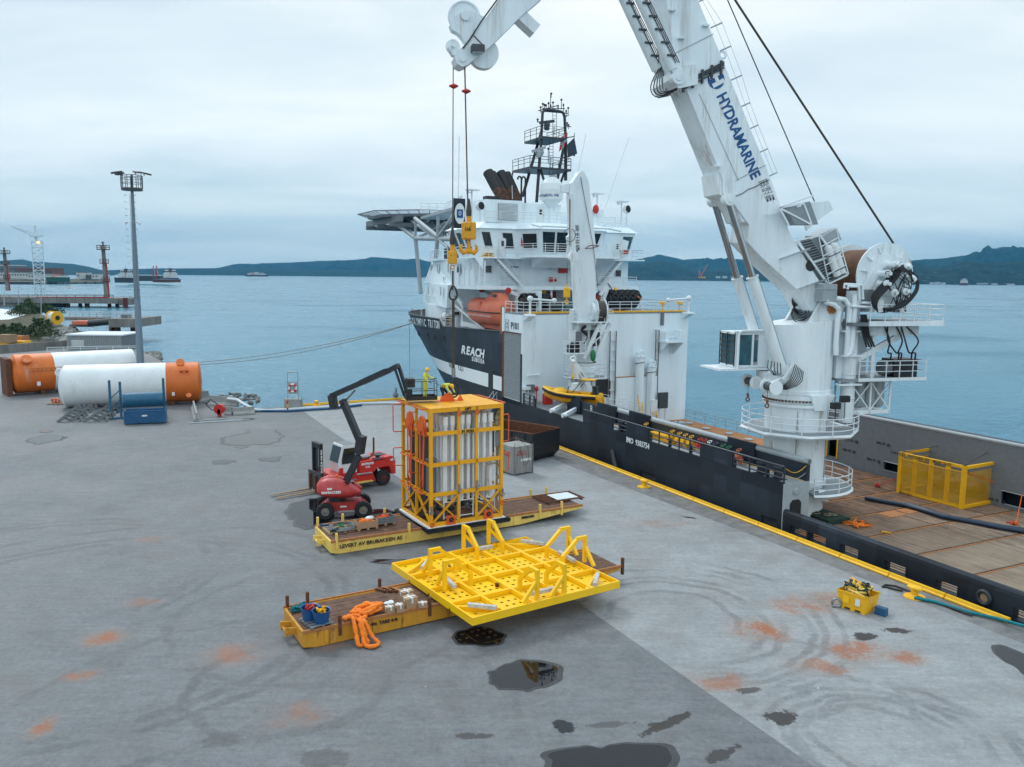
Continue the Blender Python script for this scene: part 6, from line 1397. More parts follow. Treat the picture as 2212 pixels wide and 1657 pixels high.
# service basket at mid height
a=DC(*zd(215,960),1);b=DC(*zd(450,990),1);mb=MB();mb.box(-1.9,-.6,b.y,a.y,a.z-.1,a.z);bs=mb.build('service_basket',CWs,DCK)
mb=MB();rail(mb,[(-.7,a.y,a.z),(-1.9,a.y,a.z),(-1.9,b.y,a.z),(-.7,b.y,a.z)],h=1.1,r=.03,step=.7);mb.build('basket_railing','rail_white',bs)
mb=MB();rnd=random.Random(9)
for k in range(14):y=a.y-.2-rnd.random()*1.0;mb.path([(-1.6,y,a.z+.2),(-1.8+rnd.random()*.4,y+rnd.uniform(-.3,.3),a.z+.7),(-1.5,y-.2,a.z+1.1),(-1.2,y,a.z+.4)],.035,5)
mb.box(-1.5,-.9,b.y+.4,a.y-.3,a.z,a.z+.8);mb.build('valve_hoses','hose',bs)
for p_,s_,m_ in(((330,710),.28,'white'),((410,720),.36,'mid_grey')):p=DC(*zd(*p_),1.0);mb=MB();mb.box(-1.2,-.95,p.y-s_,p.y+s_,p.z-.5,p.z+.45);mb.build('control_box',m_,DCK)
p0_=DC(*zd(650,700),.9);mb=MB();mb.box(-1.1,-.2,p0_.y-.55,p0_.y+.5,p0_.z-1.1,p0_.z+1.0);mb.build('machinery','dark_grey',DCK)
# winch drum at the top of the column
wc=DC(*zd(700,360),1.1);wr=.5*abs(DC(*zd(700,170),1.1).z-DC(*zd(700,550),1.1).z)
ax=V((-.25,-1,0)).normalized()
mb=MB();mb.tube(wc-ax*.25,wc+ax*.55,wr*.86,n=28);WDc=mb.build('winch_rope','wire',DCK)
for k in(-.3,.6):mb=MB();mb.tube(wc+ax*k,wc+ax*(k+.07),wr,n=30);mb.build('drum_flange',CWs,WDc)
mb=MB();mb.tube(wc-ax*.3,wc-ax*.7,wr*.72,n=26)
for k in range(30):a=2*math.pi*k/30;u=V((math.cos(a)*ax.y,-math.cos(a)*ax.x,math.sin(a)))*wr*.8;mb.ell(wc-ax*.34+u,(.05,.05,.05),5,3)
mb.build('winch_gear',CWs,WDc)
mb=MB()
for k in range(8):mb.path([wc-ax*.7+V((0,0,.5)),wc-ax*(1.1+.05*k)+V((-.1,.2*k,.35-.1*k)),wc-ax*1.4+V((0,.2,-.4-.05*k))],.03,5)
mb.tube(wc-ax*.7,wc-ax*1.3-Z_*.3,.28,n=12);mb.build('winch_motor','rail_white',WDc)
a=DC(*zd(380,505),1.5);b=DC(*zd(880,430),1.5);mb=MB();mb.box(-2.1,-.3,b.y,a.y,a.z-.12,a.z);wpl=mb.build('winch_platform',CWs,DCK)
mb=MB();rail(mb,[(-.3,a.y,a.z),(-2.1,a.y,a.z),(-2.1,b.y,a.z),(-.3,b.y,a.z)],h=1.1,r=.03,step=1.0);mb.build('platform_railing','rail_white',wpl)
# A shaped strut frame slanting down
for(p,q) in(((735,530),(500,1050)),((880,530),(690,990))):mb=MB();mb.bar(DC(*zd(*p),1.6),DC(*zd(*q),1.3),.26,.34);mb.build('strut',CWs,DCK)
mb=MB();mb.bar(DC(*zd(690,640),1.6),DC(*zd(830,640),1.6),.2,.2);mb.bar(DC(*zd(660,690),1.5),DC(*zd(690,900),1.4),.1,.1);mb.bar(DC(*zd(790,680),1.5),DC(*zd(600,850),1.4),.1,.1);mb.build('strut_brace',CWs,DCK)
mb=MB();p=DC(*zd(635,1005),1.6);mb.ell(p,(.3,.3,.6),10,6);mb.build('green_sack','green',DCK)
mb=MB()
for k in range(5):mb.path([DC(*zd(530,550),1.2),DC(*zd(470+15*k,590),1.6),DC(*zd(460,640),1.2),DC(*zd(550,640+20*k),1.1),DC(*zd(550,740),1.2),DC(*zd(500,830),1.2)],.05,6)
mb.build('crane_hoses','hose',DCK)
# boom rising and jib folded down beside it
def ypoly(pts,o0,o1,name,m=CWs,parent=DCK,cv=ze,o=.6):
 pl=[DC(*cv(*p),o) for p in pts];mb=MB();mb.yz([(p.y,p.z) for p in pl],-o1,-o0);return mb.build(name,m,parent)
ypoly([(968,310),(985,280),(1010,275),(1035,290),(1085,400),(1100,500),(1170,1150),(1180,1240),(1175,1700),(1172,2270),(960,2270),(955,2000),(925,1450),(915,1000),(925,500)],.1,1.1,'boom')
ypoly([(810,440),(845,420),(925,300),(960,300),(960,320),(885,490),(900,600),(920,1240),(895,1400),(860,1400),(840,1380),(820,1000),(805,600)],1.1,1.7,'jib')
ypoly([(712,455),(808,430),(808,550),(720,540)],1.2,1.6,'jib_tip')
ypoly([(785,1340),(800,1300),(860,1282),(905,1300),(910,1370),(880,1405),(800,1400),(782,1375)],1.7,2.0,'jib_sheave')
ypoly([(782,1100),(820,1070),(835,1090),(835,1210),(795,1200)],1.3,1.7,'jib_stop')
mb=MB();mb.tube(DC(*ze(905,560),1.85),DC(*ze(885,1000),1.85),.16,n=12);mb.build('jib_cylinder','rail_white',DCK);mb=MB();mb.tube(DC(*ze(880,620),1.95),DC(*ze(882,1200),1.95),.07,n=8);mb.build('jib_pipe','wood',DCK)
mb=MB();mb.torus(DC(*ze(880,1075),1.9),X_,.62,.03,20,5);mb.build('hose_loop','hose',DCK)
mb=MB();mb.tube(DC(*ze(1010,290),1.15),DC(*ze(1180,1230),1.2),.025,n=5);mb.tube(DC(*ze(1180,1230),1.2),wc+V((0,-.2,wr*.8)),.025,n=5);mb.build('boom_wire','wire',DCK)
for k,s_ in enumerate(('SWL 25 T 2.5-13M','SWL 15 T 2.5-18.5M')):text(s_,.30,fm(DC(*ze(990-22*k,1110+10*k),1.72),-Z_+Y_*-.06,-Y_*1.0),'text_black',DCK,bold=.006)
mb=MB();mb.path([DC(*ze(1075,1245),1.3),DC(*ze(1140,1205),1.9),DC(*ze(1250,1210),1.3)],.04,6);mb.path([DC(*ze(1075,1245),1.3),DC(*ze(1170,1240),1.6),DC(*ze(1250,1210),1.3)],.04,6);mb.build('boom_guard','rust',DCK)
# small hook with yellow block
tw=DC(1224.5,565,1.9);bw_=DC(1224.5,632,1.9);HK=thing('hook_block','bright yellow hook block hanging from the folded deck crane above the hangar roof','crane hook',mtx=DCK.matrix_world@Matrix.Translation(bw_))
mb=MB();mb.lathe([(0,-.45),(.3,-.45),(.33,-.4),(.33,.4),(.3,.45),(0,.45)],(0,0,0),n=20);mb.build('weight','yellow',HK);mb=MB();mb.tube((0,0,.45),(0,0,.8),.08);mb.tube((0,0,-.75),(0,0,-.45),.07);mb.torus((0,0,-.9),X_,.17,.07,14,6);mb.build('hook','yellow',HK)
mb=MB();mb.tube((0,0,.8),tw-bw_,.025,n=5);mb.build('wire_rope','wire',HK)
# ---- lifeboat
LB=thing('lifeboat','large orange enclosed lifeboat hanging in its davit on the port side of the ship','lifeboat',mtx=shm(35.6,-2.35,11.1,0))
prof=[];Ls,Bm=9.2,3.1
secs=[(-4.6,.0,.55),(-4.45,.55,.75),(-4.0,.84,.92),(-2.5,1.0,1.0),(0,1.0,1.0),(2.4,.97,1.0),(3.5,.82,.97),(4.2,.52,.85),(4.55,.2,.7),(4.62,0,.6)]
mb=MB();n_=22;rws=[]
for x,wy,hz_ in secs:
 row=[]
 for k in range(n_):
  a=2*math.pi*k/n_;cy,sz=math.cos(a),math.sin(a);sy=abs(cy)**.75*(1 if cy>0 else-1);ssz=abs(sz)**.8*(1 if sz>0 else-1)
  row.append(V((x,Bm/2*wy*sy*(1 if sz>-.2 else(.86 if sz<-.7 else .95)),ssz*(1.45 if sz>0 else 1.55)*hz_+.25)))
 rws.append(row)
vs=[p for r in rws for p in r];mb.add(vs,[(j*n_+k,(j+1)*n_+k,(j+1)*n_+(k+1)%n_,j*n_+(k+1)%n_) for j in range(len(rws)-1) for k in range(n_)],True);LH=mb.build('hull','lifeboat_orange',LB)
mb=MB();mb.path([V((x,Bm/2*wy*1.02,.18)) for x,wy,h_ in secs]+[V((x,-Bm/2*wy*1.02,.18)) for x,wy,h_ in secs[::-1]],.07,6);mb.build('fender_strip','black',LB)
mb=MB();c8=[(-3.9,-.6,1.5),(-.6,-.95,1.5),(-.6,.95,1.5),(-3.9,.6,1.5)];t8=[(-3.3,-.5,2.25),(-1.8,-.6,2.35),(-1.8,.6,2.35),(-3.3,.5,2.25)];mb.add(c8+t8,[(0,1,5,4),(1,2,6,5),(2,3,7,6),(3,0,4,7),(4,5,6,7)]);CT=mb.build('conning_tower','lifeboat_orange',LB)
mb=MB();mb.add([(-1.62,-.45,2.24),(-1.1,-.6,1.86),(-1.1,.6,1.86),(-1.62,.45,2.24)],[(0,1,2,3)]);mb.build('pane','glass_dark',CT)
mb=MB();mb.box(-3.1,-2.2,.63,.75,1.9,2.15);mb.build('pane','glass_dark',CT)
mb=MB();mb.box(-.7,.3,1.42,1.58,.35,1.35);mb.build('side_hatch','lifeboat_orange',LB)
mb=MB();[mb.torus((x,1.52,-.1),Y_,.22,.025,10,4,180,360) for x in[-3.4+.6*k for k in range(12)]];mb.build('grab_lines','rail_white',LB,kind='stuff')
mb=MB();mb.box(-3.6,3.4,-.09,.09,-1.75,-1.1);mb.build('keel','lifeboat_orange',LB)
# davit
DV=thing('lifeboat_davit','white hydraulic davit arms with red ended winch drums holding the orange lifeboat','davit',mtx=shm(35.6,-3.6,9.2))
for x in(-3.4,3.9):
 mb=MB();mb.bar((x,.2,0),(x,1.6,1.0),.35,.5);mb.bar((x,.1,0),(x,-.6,4.0),.35,.45);mb.bar((x,-.6,4.0),(x,.8,4.55),.3,.4);mb.build('davit_arm','rail_white',DV)
 mb=MB();mb.tube((x-.35,.7,4.5),(x-.2,.7,4.5),.34,n=16);mb.build('arm_sheave','red',DV)
mb=MB();mb.bar((4.2,3.0,.5),(1.8,1.2,.1),.4,.5);mb.bar((6.2,3.1,2.6),(1.0,1.4,-.1),.16,.2);mb.build('cradle_beam','rail_white',DV)
# life raft canisters
for i,(x,y) in enumerate(((885,255),(900,365),(778,430))):
 q=SY(864+(x-80)*.1466,621+y*.1466,-2.0)
 t=thing('life_raft',['upper round white life raft canister in front of the orange lifeboat','right hand white life raft canister tight against the orange lifeboat','lowest white life raft canister beside the yellow ladder'][i],'life raft',mtx=shm(q.x,q.y,q.z,R(20)),group='life raft canisters by the lifeboat')
 mb=MB();mb.ell((0,0,.03),(1.0,.72,.68),18,10);mb.build('canister','radome',t)
 mb=MB();mb.torus((0,0,.03),Z_,.2,.02,6,4) if False else None;[mb.torus((k,0,.03),X_,.70-abs(k)*.1,.03,18,5) for k in(-.4,.4)];mb.build('strap','light_grey',t);mb=MB();mb.box(-.95,-.4,.25,.66,-.3,.1);mb.build('label_plate','text_black',t)
mb=MB();a=SY(800*.1222+864,464.4+1180*.1222,-1.5);b=SY(1110*.1222+864,464.4+1590*.1222,-1.5);mb.bar(a-toS(frS(0,0,0)),b,.35,.5)
LC=thing('launching_crane','slim white raft launching crane with black lettering beside the lifeboat','crane',mtx=SHM);lc=mb.build('crane_arm','rail_white',LC)
d_=(b-a).normalized();text('UKRA MARITIME',.42,fm((a+b)/2+V((0,.2,0)),d_,V((0,1,0)).cross(d_)),'text_black',LC,bold=.01)
mb=MB();mb.torus(a+V((.3,0,.3)),Y_,.35,.09,14,6);mb.tube(b,(b.x,b.y,9.2),.2);mb.build('arm_head','rail_white',LC)
# ---- rescue boat (yellow RIB) on its cradle
RB=thing('rescue_boat','yellow rescue boat with black rubber fender hanging over its white cradle on the boat deck','boat',mtx=shm(16.4,-3.6,4.6,R(180+0)))
# local x: forward of the boat; it points to the ship bow (rz=180 flips so use -x)
RBm=shm(16.4,-2.2,3.95,R(38))@Matrix.Scale(.84,4);RB.matrix_world=RBm;ROOTM[RB.name]=RBm
sec=[(-3.2,.95,0),(-2.0,1.08,0),(0,1.1,0),(1.4,1.0,.1),(2.4,.72,.25),(3.1,.32,.42),(3.45,0.02,.5)]
mb=MB();rws=[]
for x,w_,sh_ in sec:rws.append([V((x,-w_,.35+sh_)),V((x,-w_*.8,-.25+sh_*.6)),V((x,0,-.75+sh_*1.6)),V((x,w_*.8,-.25+sh_*.6)),V((x,w_,.35+sh_))])
mb.add([p for r in rws for p in r],[(j*5+k,(j+1)*5+k,(j+1)*5+k+1,j*5+k+1) for j in range(len(rws)-1) for k in range(4)],True);mb.add(rws[0],[(0,1,2,3,4)]);mb.add([r[0]*1.0-Z_*.35 for r in rws]+[r[4]-Z_*.35 for r in rws],[(j,j+1,8+j,7+j) for j in range(6)]);mb.build('hull','pod_yellow',RB)
side=[V((x,w_*1.02,.4+sh_)) for x,w_,sh_ in sec];oside=[V((p.x,-p.y,p.z)) for p in side]
mb=MB();mb.path(side+oside[::-1][1:],.27,10);mb.build('buoyancy_tube','yellow',RB);mb=MB();mb.path([p+V((0,.16,-.06)) for p in side]+[p+V((0,-.16,-.06)) for p in oside[::-1][1:]],.20,8);mb.build('fender','rubber',RB)
mb=MB();mb.lathe([(.95,0),(.8,.35),(.45,.6),(0,.68)],(1.5,0,.45),n=20);mb.build('bow_canopy','yellow',RB)
mb=MB();mb.box(-.7,.1,-.35,.35,.3,1.0);mb.box(-2.3,-1.2,-.3,.3,.3,.8);mb.box(-3.35,-2.4,-.95,.95,.1,.55);RC_=mb.build('console','yellow',RB)
mb=MB();mb.box(-3.0,-2.5,-.32,.32,.5,1.5);mb.build('outboard_motor','black',RB)
mb=MB()
for y_ in(-.75,.75):mb.path([(-2.9,y_,.5),(-2.5,y_,2.1),(-1.4,y_,2.1),(-.2,y_,.6)],.045,6)
mb.path([(-2.5,-.75,2.1),(-2.5,.75,2.1)],.045,6);mb.path([(-1.4,-.75,2.1),(-1.4,.75,2.1)],.045,6)
mb.path([(.4,-.4,.5),(.35,-.3,1.25),(.35,.3,1.25),(.4,.4,.5)],.05,6);mb.build('roll_bar','black',RB)
mb=MB();mb.box(-2.7,-1.2,-.6,.6,2.15,2.25);mb.build('bar_canopy','yellow',RB)
mb=MB();mb.add([(-.9,-.45,.9),(.2,-.4,.85),(.2,.4,.9),(-.9,.45,.85),(-.6,-.3,1.8),(0.0,-.2,1.7),(0,.25,1.75),(-.6,.3,1.65)],[(0,1,5,4),(1,2,6,5),(2,3,7,6),(3,0,4,7),(4,5,6,7)]);mb.build('console_cover','roof_pale',RB)
mb=MB();[mb.bar((-3.4,k*.55,.3),(-3.55,k*.55,-.5),.22,.3) for k in(-1,1)];mb.build('rudder_housing','yellow',RB)
CRD=thing('boat_cradle','pair of sloping white steel cradle arms under the yellow rescue boat','cradle',mtx=SHM)
for(a,b) in(((955,710),(1190,590)),((1130,780),(1430,620))):
 p=SX(1053+a[0]*.1466,783+a[1]*.1466,15.3 if a[0]<1000 else 13.6);qx=p.x+.6
 e_=SX(1053+b[0]*.1466,783+b[1]*.1466,qx+1.6);mb=MB();mb.bar(p,e_,.28,.34);mb.tube(p+Y_*.2,p-Y_*.2,.22);mb.bar(e_,(e_.x,e_.y,2.72),.2,.2);mb.build('cradle_arm','rail_white',CRD)
# slewing davit over the boat
DVT=thing('boat_davit','small white slewing davit with lattice lettered arm standing over the yellow rescue boat','davit',mtx=SHM)
a=SX(*zd(350,1110),17.2);b=SX(*zd(560,1440),17.2);mb=MB();mb.bar(a,b,.45,.5);mb.bar(b,(b.x,b.y,2.72),.5,.5);mb.bar(a,SX(*zd(400,1330),17.2),.3,.4);mb.build('davit_arm','rail_white',DVT)
mb=MB();mb.torus(SX(*zd(340,1060),17.0),X_,.28,.1,16,6);mb.bar(SX(*zd(340,1070),17.1),a,.35,.3);mb.build('davit_head','rail_white',DVT);text('HMC',.26,fm((a+b)/2+V((-.28,0,0)),(b-a),V((0,1,0)).cross(b-a)),'text_black',DVT,bold=.01)
mb=MB();mb.tube(SX(*zd(337,1090),17),SX(*zd(337,1300),17),.02);mb.ell(SX(*zd(337,1315),17),(.13,.13,.25),8,6);mb.build('davit_hook','yellow',DVT)
# ---- caged fenders on the hangar roof
def fender(t,L_,r_,m='rubber'):
 mb=MB();mb.lathe([(0,-L_/2),(r_*.6,-L_/2+.1),(r_*.92,-L_/2+.5),(r_,0),(r_*.92,L_/2-.5),(r_*.6,L_/2-.1),(0,L_/2)],(0,0,r_),Y_,18);mb.build('fender_body','black',t)
 for j,y in enumerate([-L_/2+.55+k*(L_-1.1)/4 for k in range(5)]):
  for a in(60,105,150,195,25):
   c=V((-math.cos(R(a))*0+r_*math.cos(R(a))*-1,y,r_+r_*math.sin(R(a))));nrm=V((-math.cos(R(a)),0,math.sin(R(a))));mb=MB();mb.torus(c,nrm,.30,.15,14,7);mb.build('tyre','tyre',t)
F1=thing('floating_fender','black floating fender covered in old tyres with an orange strap on the hangar roof','fender',mtx=shm(29.5,-16.2,11.62));fender(F1,4.2,1.05)
mb=MB();mb.path([(-1.2*math.cos(R(a)),-1.9+a/180*3.6,1.1+.9*math.sin(R(a))) for a in range(0,181,15)],.05,5);mb.build('strap','sling_orange',F1)
F2=thing('floating_fender','black tyre covered floating fender with blue ropes behind the left hangar roof railing','fender',mtx=shm(29.0,-4.7,11.62));fender(F2,3.6,.85)
mb=MB();mb.ell((0,0,.7),(.7,1.1,.7),14,8);solo(mb,'round_buoy','dark_grey','dark round fender ball beside the left tyre covered fender on the hangar roof','fender',mtx=shm(27,-6.2,11.62))
rnd=random.Random(11)
mb=MB()
for k in range(45):
 c=V((rnd.uniform(-.8,.8),rnd.uniform(-1.6,1.6),rnd.uniform(.0,.9)));mb.path([c+V((rnd.uniform(-.5,.5),rnd.uniform(-.6,.6),rnd.uniform(-.1,.4))) for _ in range(4)],.02,4)
solo(mb,'net_heap','teal','heap of green netting behind the middle of the hangar roof railing','net',mtx=shm(26.5,-8.3,11.65))['kind']='stuff'
mb=MB()
for k in range(5):mb.box(-1.3+.05*k,1.3,-.12+.3*k-.6,.12+.3*k-.6,.1*(k%2),.1*(k%2)+.09)
solo(mb,'timber_pile','rust','small pile of brown timber on the hangar roof in front of the fender','timber',mtx=shm(25.5,-12.6,11.64,R(90)))
t=thing('service_crane','small white articulated crane arm with black hoses left of the tyre covered fender','crane',mtx=shm(29.5,-13.6,11.62))
mb=MB();mb.tube((0,0,0),(0,0,1.2),.3,n=12);mb.bar((0,0,1.2),(0,-.9,3.4),.5,.4);mb.bar((0,-.9,3.4),(0,.4,1.6),.35,.3);mb.build('crane_arm','rail_white',t)
mb=MB();[mb.path([(-.3,-.2-.1*k,1.0),(-.45,-.7,1.6),(-.35,-.9,2.4),(-.3,-.4,3.0)],.05,5) for k in range(4)];mb.build('crane_hoses','hose',t)
mb=MB();mb.tube((0,-1.7,0),(0,-1.7,2.2),.09);mb.ell((0,-1.7,2.2),(.2,.25,.35),8,6);mb.ell((0,-1.7,1.3),(.15,.2,.5),8,6);mb.build('yellow_hook_block','yellow',t)
mb=MB();mb.ell((0,0,.8),(1.2,2.0,1.1),16,10);solo(mb,'starboard_lifeboat','lifeboat_orange','orange lifeboat top seen behind the tyre covered fender on the far side','lifeboat',mtx=shm(33.5,-17.0,12.0))
mb=MB();mb.path([(0,0,0),(0,0,1.6),(0,-.6,2.2)],.12,8);mb.path([(0,-.5,0),(0,-.5,1.4),(0,-.6,2.2)],.1,8);solo(mb,'yellow_davit','yellow','small bent yellow davit behind the left fender under the deck overhang','davit',mtx=shm(33,-7.4,11.62))
for y_,h_ in((-17.4,1.0),(-19.7,1.0)):
 mb=MB();mb.tube((0,0,0),(0,0,.7),.06);mb.lathe([(0,-.3),(.22,-.3),(.22,.3),(0,.3)],(0,0,h_-.1),(0,1,.2),14);solo(mb,'yellow_reel','yellow','yellow hose reel on the hangar roof rail '+('just right of the big fender' if y_>-18 else 'at the far right corner'),'reel',mtx=shm(23.4,y_,11.64))
# ---- blue container, crates and pallets on cargo deck by the hangar
t=thing('storage_container','open blue container under a blue tarpaulin on the cargo deck behind the cargo rail','container',mtx=shm(12.6,-5.8,-.26))
mb=MB();mb.box(-2.2,2.2,-1.9,1.9,0,2.6);mb.build('container_box','blue',t);mb=MB();mb.box(-2.25,2.25,-1.95,1.95,2.6,2.68);mb.build('tarpaulin','blue',t)
mb=MB();[mb.tube((x,-2,2.7),(x,2,2.7),.04) for x in(-1.2,0.4)];mb.tube((-2.3,0,2.72),(2.3,.5,2.72),.04);mb.path([(-2.26,-1.95,2.7),(-2.26,1.96,2.7),(2.25,1.96,2.7)],.05,4);mb.build('tarp_rope','roof_pale',t)
for i,(x,y,h_,m_,nm,lb) in enumerate(((17.8,-13.2,1.0,'light_grey','grey_crate','left pile of grey trays at the foot of the hangar wall'),(16.9,-15.2,.95,'light_grey','grey_crate','right pile of grey trays at the foot of the hangar wall'),(15.4,-14.6,.5,'pallet_wood','pallet_stack','stack of wooden pallets on the forward cargo deck'))):
 t=thing(nm,lb,'tray stack' if i<2 else 'pallets',mtx=shm(x,y,-.26));n_=6 if i<2 else 4;hh=h_/n_
 for k in range(n_):mb=MB();mb.box(-.5,.5,-.6,.6,k*hh,k*hh+hh*.55);mb.box(-.42,.42,-.5,.5,k*hh+hh*.55,(k+1)*hh-.002);mb.build('tray' if i<2 else 'pallet',m_,t)
t=thing('pallet_truck','yellow hand pallet truck with raised handle on the forward cargo deck','pallet truck',mtx=shm(16.2,-13.9,-.26,R(70)))
mb=MB();mb.box(-.1,1.0,-.28,-.12,.08,.16);mb.box(-.1,1.0,.12,.28,.08,.16);mb.add([(-.1,-.25,.1),(-.1,.25,.1),(.2,0,.6),(-.2,0,.6)],[(0,1,2,3)]);mb.build('fork','yellow',t);mb=MB();mb.tube((-.1,0,.3),(-.5,0,1.2),.03);mb.tube((-.5,-.15,1.2),(-.5,.15,1.2),.03);mb.build('handle','black',t)
t=thing('control_cabinet','dark screened control cabinet on white legs at the hangar wall','cabinet',mtx=shm(21.4,-16.4,-.26));mb=MB();mb.box(0,.3,-.65,.5,1.6,3.3);mb.build('cabinet_front','dark_grey',t);mb=MB();[mb.tube((.2,y,0),(.2,y,1.6),.1) for y in(-.5,.3)];mb.box(-.1,.5,.8,1.6,1.2,2.6);mb.build('cabinet_frame','rail_white',t)
for i,(y_,z_,lb) in enumerate(((-13.55,4.2,'yellow step ladder leaning between the two white cylinders'),(-15.3,3.2,'yellow step ladder standing right of the white cylinders'))):
 mb=MB();ladder(mb,(20.9,y_,-.26),(21.7,y_+.1,z_-.8),.45,Y_,r=.03,stile=.05);o=mb.build('step_ladder','yellow');o.matrix_world=SHM;tag(o,lb,'ladder','yellow ladders by the hangar wall')
# ---- yellow cargo basket with mesh walls on deck
q=toS(G(1937,1063,-.26));q2=toS(G(2078,1100,-.26));q3=toS(G(2144,1058,-.26))
uL=(q2-q).normalized();rzb=math.atan2(uL.y,uL.x);BL=(q2-q).length;BWd=(q3-q2).length;sgn=1 if uL.cross((q3-q2)).z>0 else-1
BH=3.0;BK_=thing('cargo_basket','yellow steel cargo basket with see-through mesh walls lashed on the wooden deck','cargo basket',mtx=shm(q.x,q.y,-.26,rzb))
bmm=mat('mesh_yellow',(.70,.40,.012),.5);bmm.node_tree.nodes['Principled BSDF'].inputs['Alpha'].default_value=.38
def W2_(y):return y*sgn
mb=MB()
for x in(.1,BL-.1):
 for y in(.1,BWd-.1):mb.box(x-.13,x+.13,*sorted((W2_(y-.13),W2_(y+.13))),0,BH)
mb.build('corner_posts','yellow',BK_,kind='stuff')
for z in(.12,BH-.1):
 for a,b in(((0,0),(BL,0)),((BL,0),(BL,BWd)),((BL,BWd),(0,BWd)),((0,BWd),(0,0))):mb=MB();mb.bar((a[0],W2_(min(max(a[1],.12),BWd-.12)),z),(b[0],W2_(min(max(b[1],.12),BWd-.12)),z),.2,.2);mb.build('frame_rail','yellow',BK_)
for x in(BL*.25,BL*.5,BL*.75):
 for y in(.08,BWd-.08):mb=MB();mb.box(x-.17,x+.17,*sorted((W2_(y-.05),W2_(y+.05))),.2,BH-.2);mb.build('upright','yellow',BK_)
for x in(.12,BL-.12):mb=MB();mb.box(x-.05,x+.05,*sorted((W2_(BWd/2-.1),W2_(BWd/2+.1))),.2,BH-.2);mb.build('upright','yellow',BK_)
hz_=BH*.84
for a,b in(((0.05,.03),(BL-.05,.03)),((0.05,BWd-.03),(BL-.05,BWd-.03))):mb=MB();mb.box(a[0],b[0],*sorted((W2_(a[1]-.01),W2_(a[1]+.01))),.2,hz_);mb.build('mesh_panel','mesh_yellow',BK_);mb=MB();mb.box(a[0],b[0],*sorted((W2_(a[1]-.03),W2_(a[1]+.03))),hz_,hz_+.06);mb.build('panel_rail','yellow',BK_)
for x in(.03,BL-.03):mb=MB();mb.box(x-.01,x+.01,*sorted((W2_(.05),W2_(BWd-.05))),.2,hz_);mb.build('mesh_panel','mesh_yellow',BK_)
mb=MB();mb.box(.1,BL-.1,*sorted((W2_(.1),W2_(BWd-.1))),.12,.2);mb.build('basket_floor','rust',BK_)
text('TARA 5.5T   PAYLOAD 30T   MGW 35.5T',.27,fm((BL*.34,-.125*sgn if sgn>0 else .125,BH-.1),X_,Z_),'text_black',BK_,bold=.006);text('SN:21143-1',.22,fm((.8,-.125,.12),X_,Z_),'text_black',BK_)
mb=MB();rnd=random.Random(2)
for k in range(7):mb.ell((BL*(.15+.11*k),W2_(BWd*.45+rnd.uniform(-.3,.3)),.7+rnd.random()*.5),(.7,.9,.5),10,6)
solo(mb,'packed_load','maroon','dark bundled load lying inside the yellow mesh cargo basket','cargo',mtx=BK_.matrix_world@Matrix.Translation((0,0,.05)))['kind']='stuff'
mb=MB();mb.path([(.1,W2_(.1),BH+.1),(BL*.4,W2_(.3),BH+.25),(BL*.75,W2_(.2),BH+.2),(BL-.1,W2_(.1),BH+.1)],.025,5);mb.path([(BL-.1,W2_(.1),BH+.1),(BL-.5,W2_(BWd*.5),BH+.7),(BL-.1,W2_(BWd-.1),BH+.1)],.025,5);mb.path([(.1,W2_(.1),BH),(1.2,W2_(BWd*.7),BH+.5),(.2,W2_(BWd-.1),BH+.1)],.025,5);solo(mb,'lifting_wires','wire','steel lifting wires lying over the top of the yellow cargo basket','wire sling',mtx=BK_.matrix_world.copy())
def lash(a,b,m_,lab,r_=.03):mb=MB();p=frS(*a);q_=frS(*b);mb.tube(V((0,0,0)),q_-p,r_,n=6);mb.ell((q_-p)+V((0,0,.08)),(.12,.12,.2),8,6);o=mb.build('lashing_strap',m_);o.matrix_world=Matrix.Translation(p);tag(o,lab,'lashing strap','straps lashing the cargo basket')
Bm_=lambda x,y,z:toS(BK_.matrix_world@V((x,W2_(y),z)))
g1=SZ(2195,1133,-.2);g2=SZ(2240,1075,-.2);g3=SZ(1893,1050,-.2)
lash(Bm_(BL,BWd,BH-.3),g1,'orange','orange lashing strap running down from the far top corner of the cargo basket');lash(Bm_(BL,.05,BH-.4),g2,'orange','orange lashing strap leaving the near top corner of the cargo basket to the right');lash(Bm_(0,.05,1.1),g3,'red','dark red lashing strap left of the cargo basket')
mb=MB();p0_=SZ(1927,1018,-.26);mb2=ladder(mb,(0,0,0),(-.3,-.9,3.1),.5,X_,r=.03,stile=.045);solo(mb2,'aluminium_ladder','yellow','yellow sided aluminium ladder leaning on the left end of the cargo basket','ladder',mtx=shm(p0_.x,p0_.y,-.26,0))
# long dark hose on the deck
def wp(x,y):return 1620+x*.2679,864+y*.2679
for off,lab in((0,'thick navy hose stretched double across the wooden deck, nearer strand'),(.26,'thick navy hose stretched double across the wooden deck, farther strand')):
 pts=[SZ(*wp(x,y),-.1) for x,y in((930,790),(1080,820),(1230,845),(1380,885),(1550,940),(1800,985),(2000,1025),(2209,1060),(2500,1110))]
 if off:pts=[p+V((.1,-.28-.12*math.sin(i),0)) for i,p in enumerate(pts)][2:]
 mb=MB();mb.path(pts,.15,8);o=mb.build('deck_hose','navy_hose');o.matrix_world=SHM;tag(o,lab,'hose','navy hose on the deck')
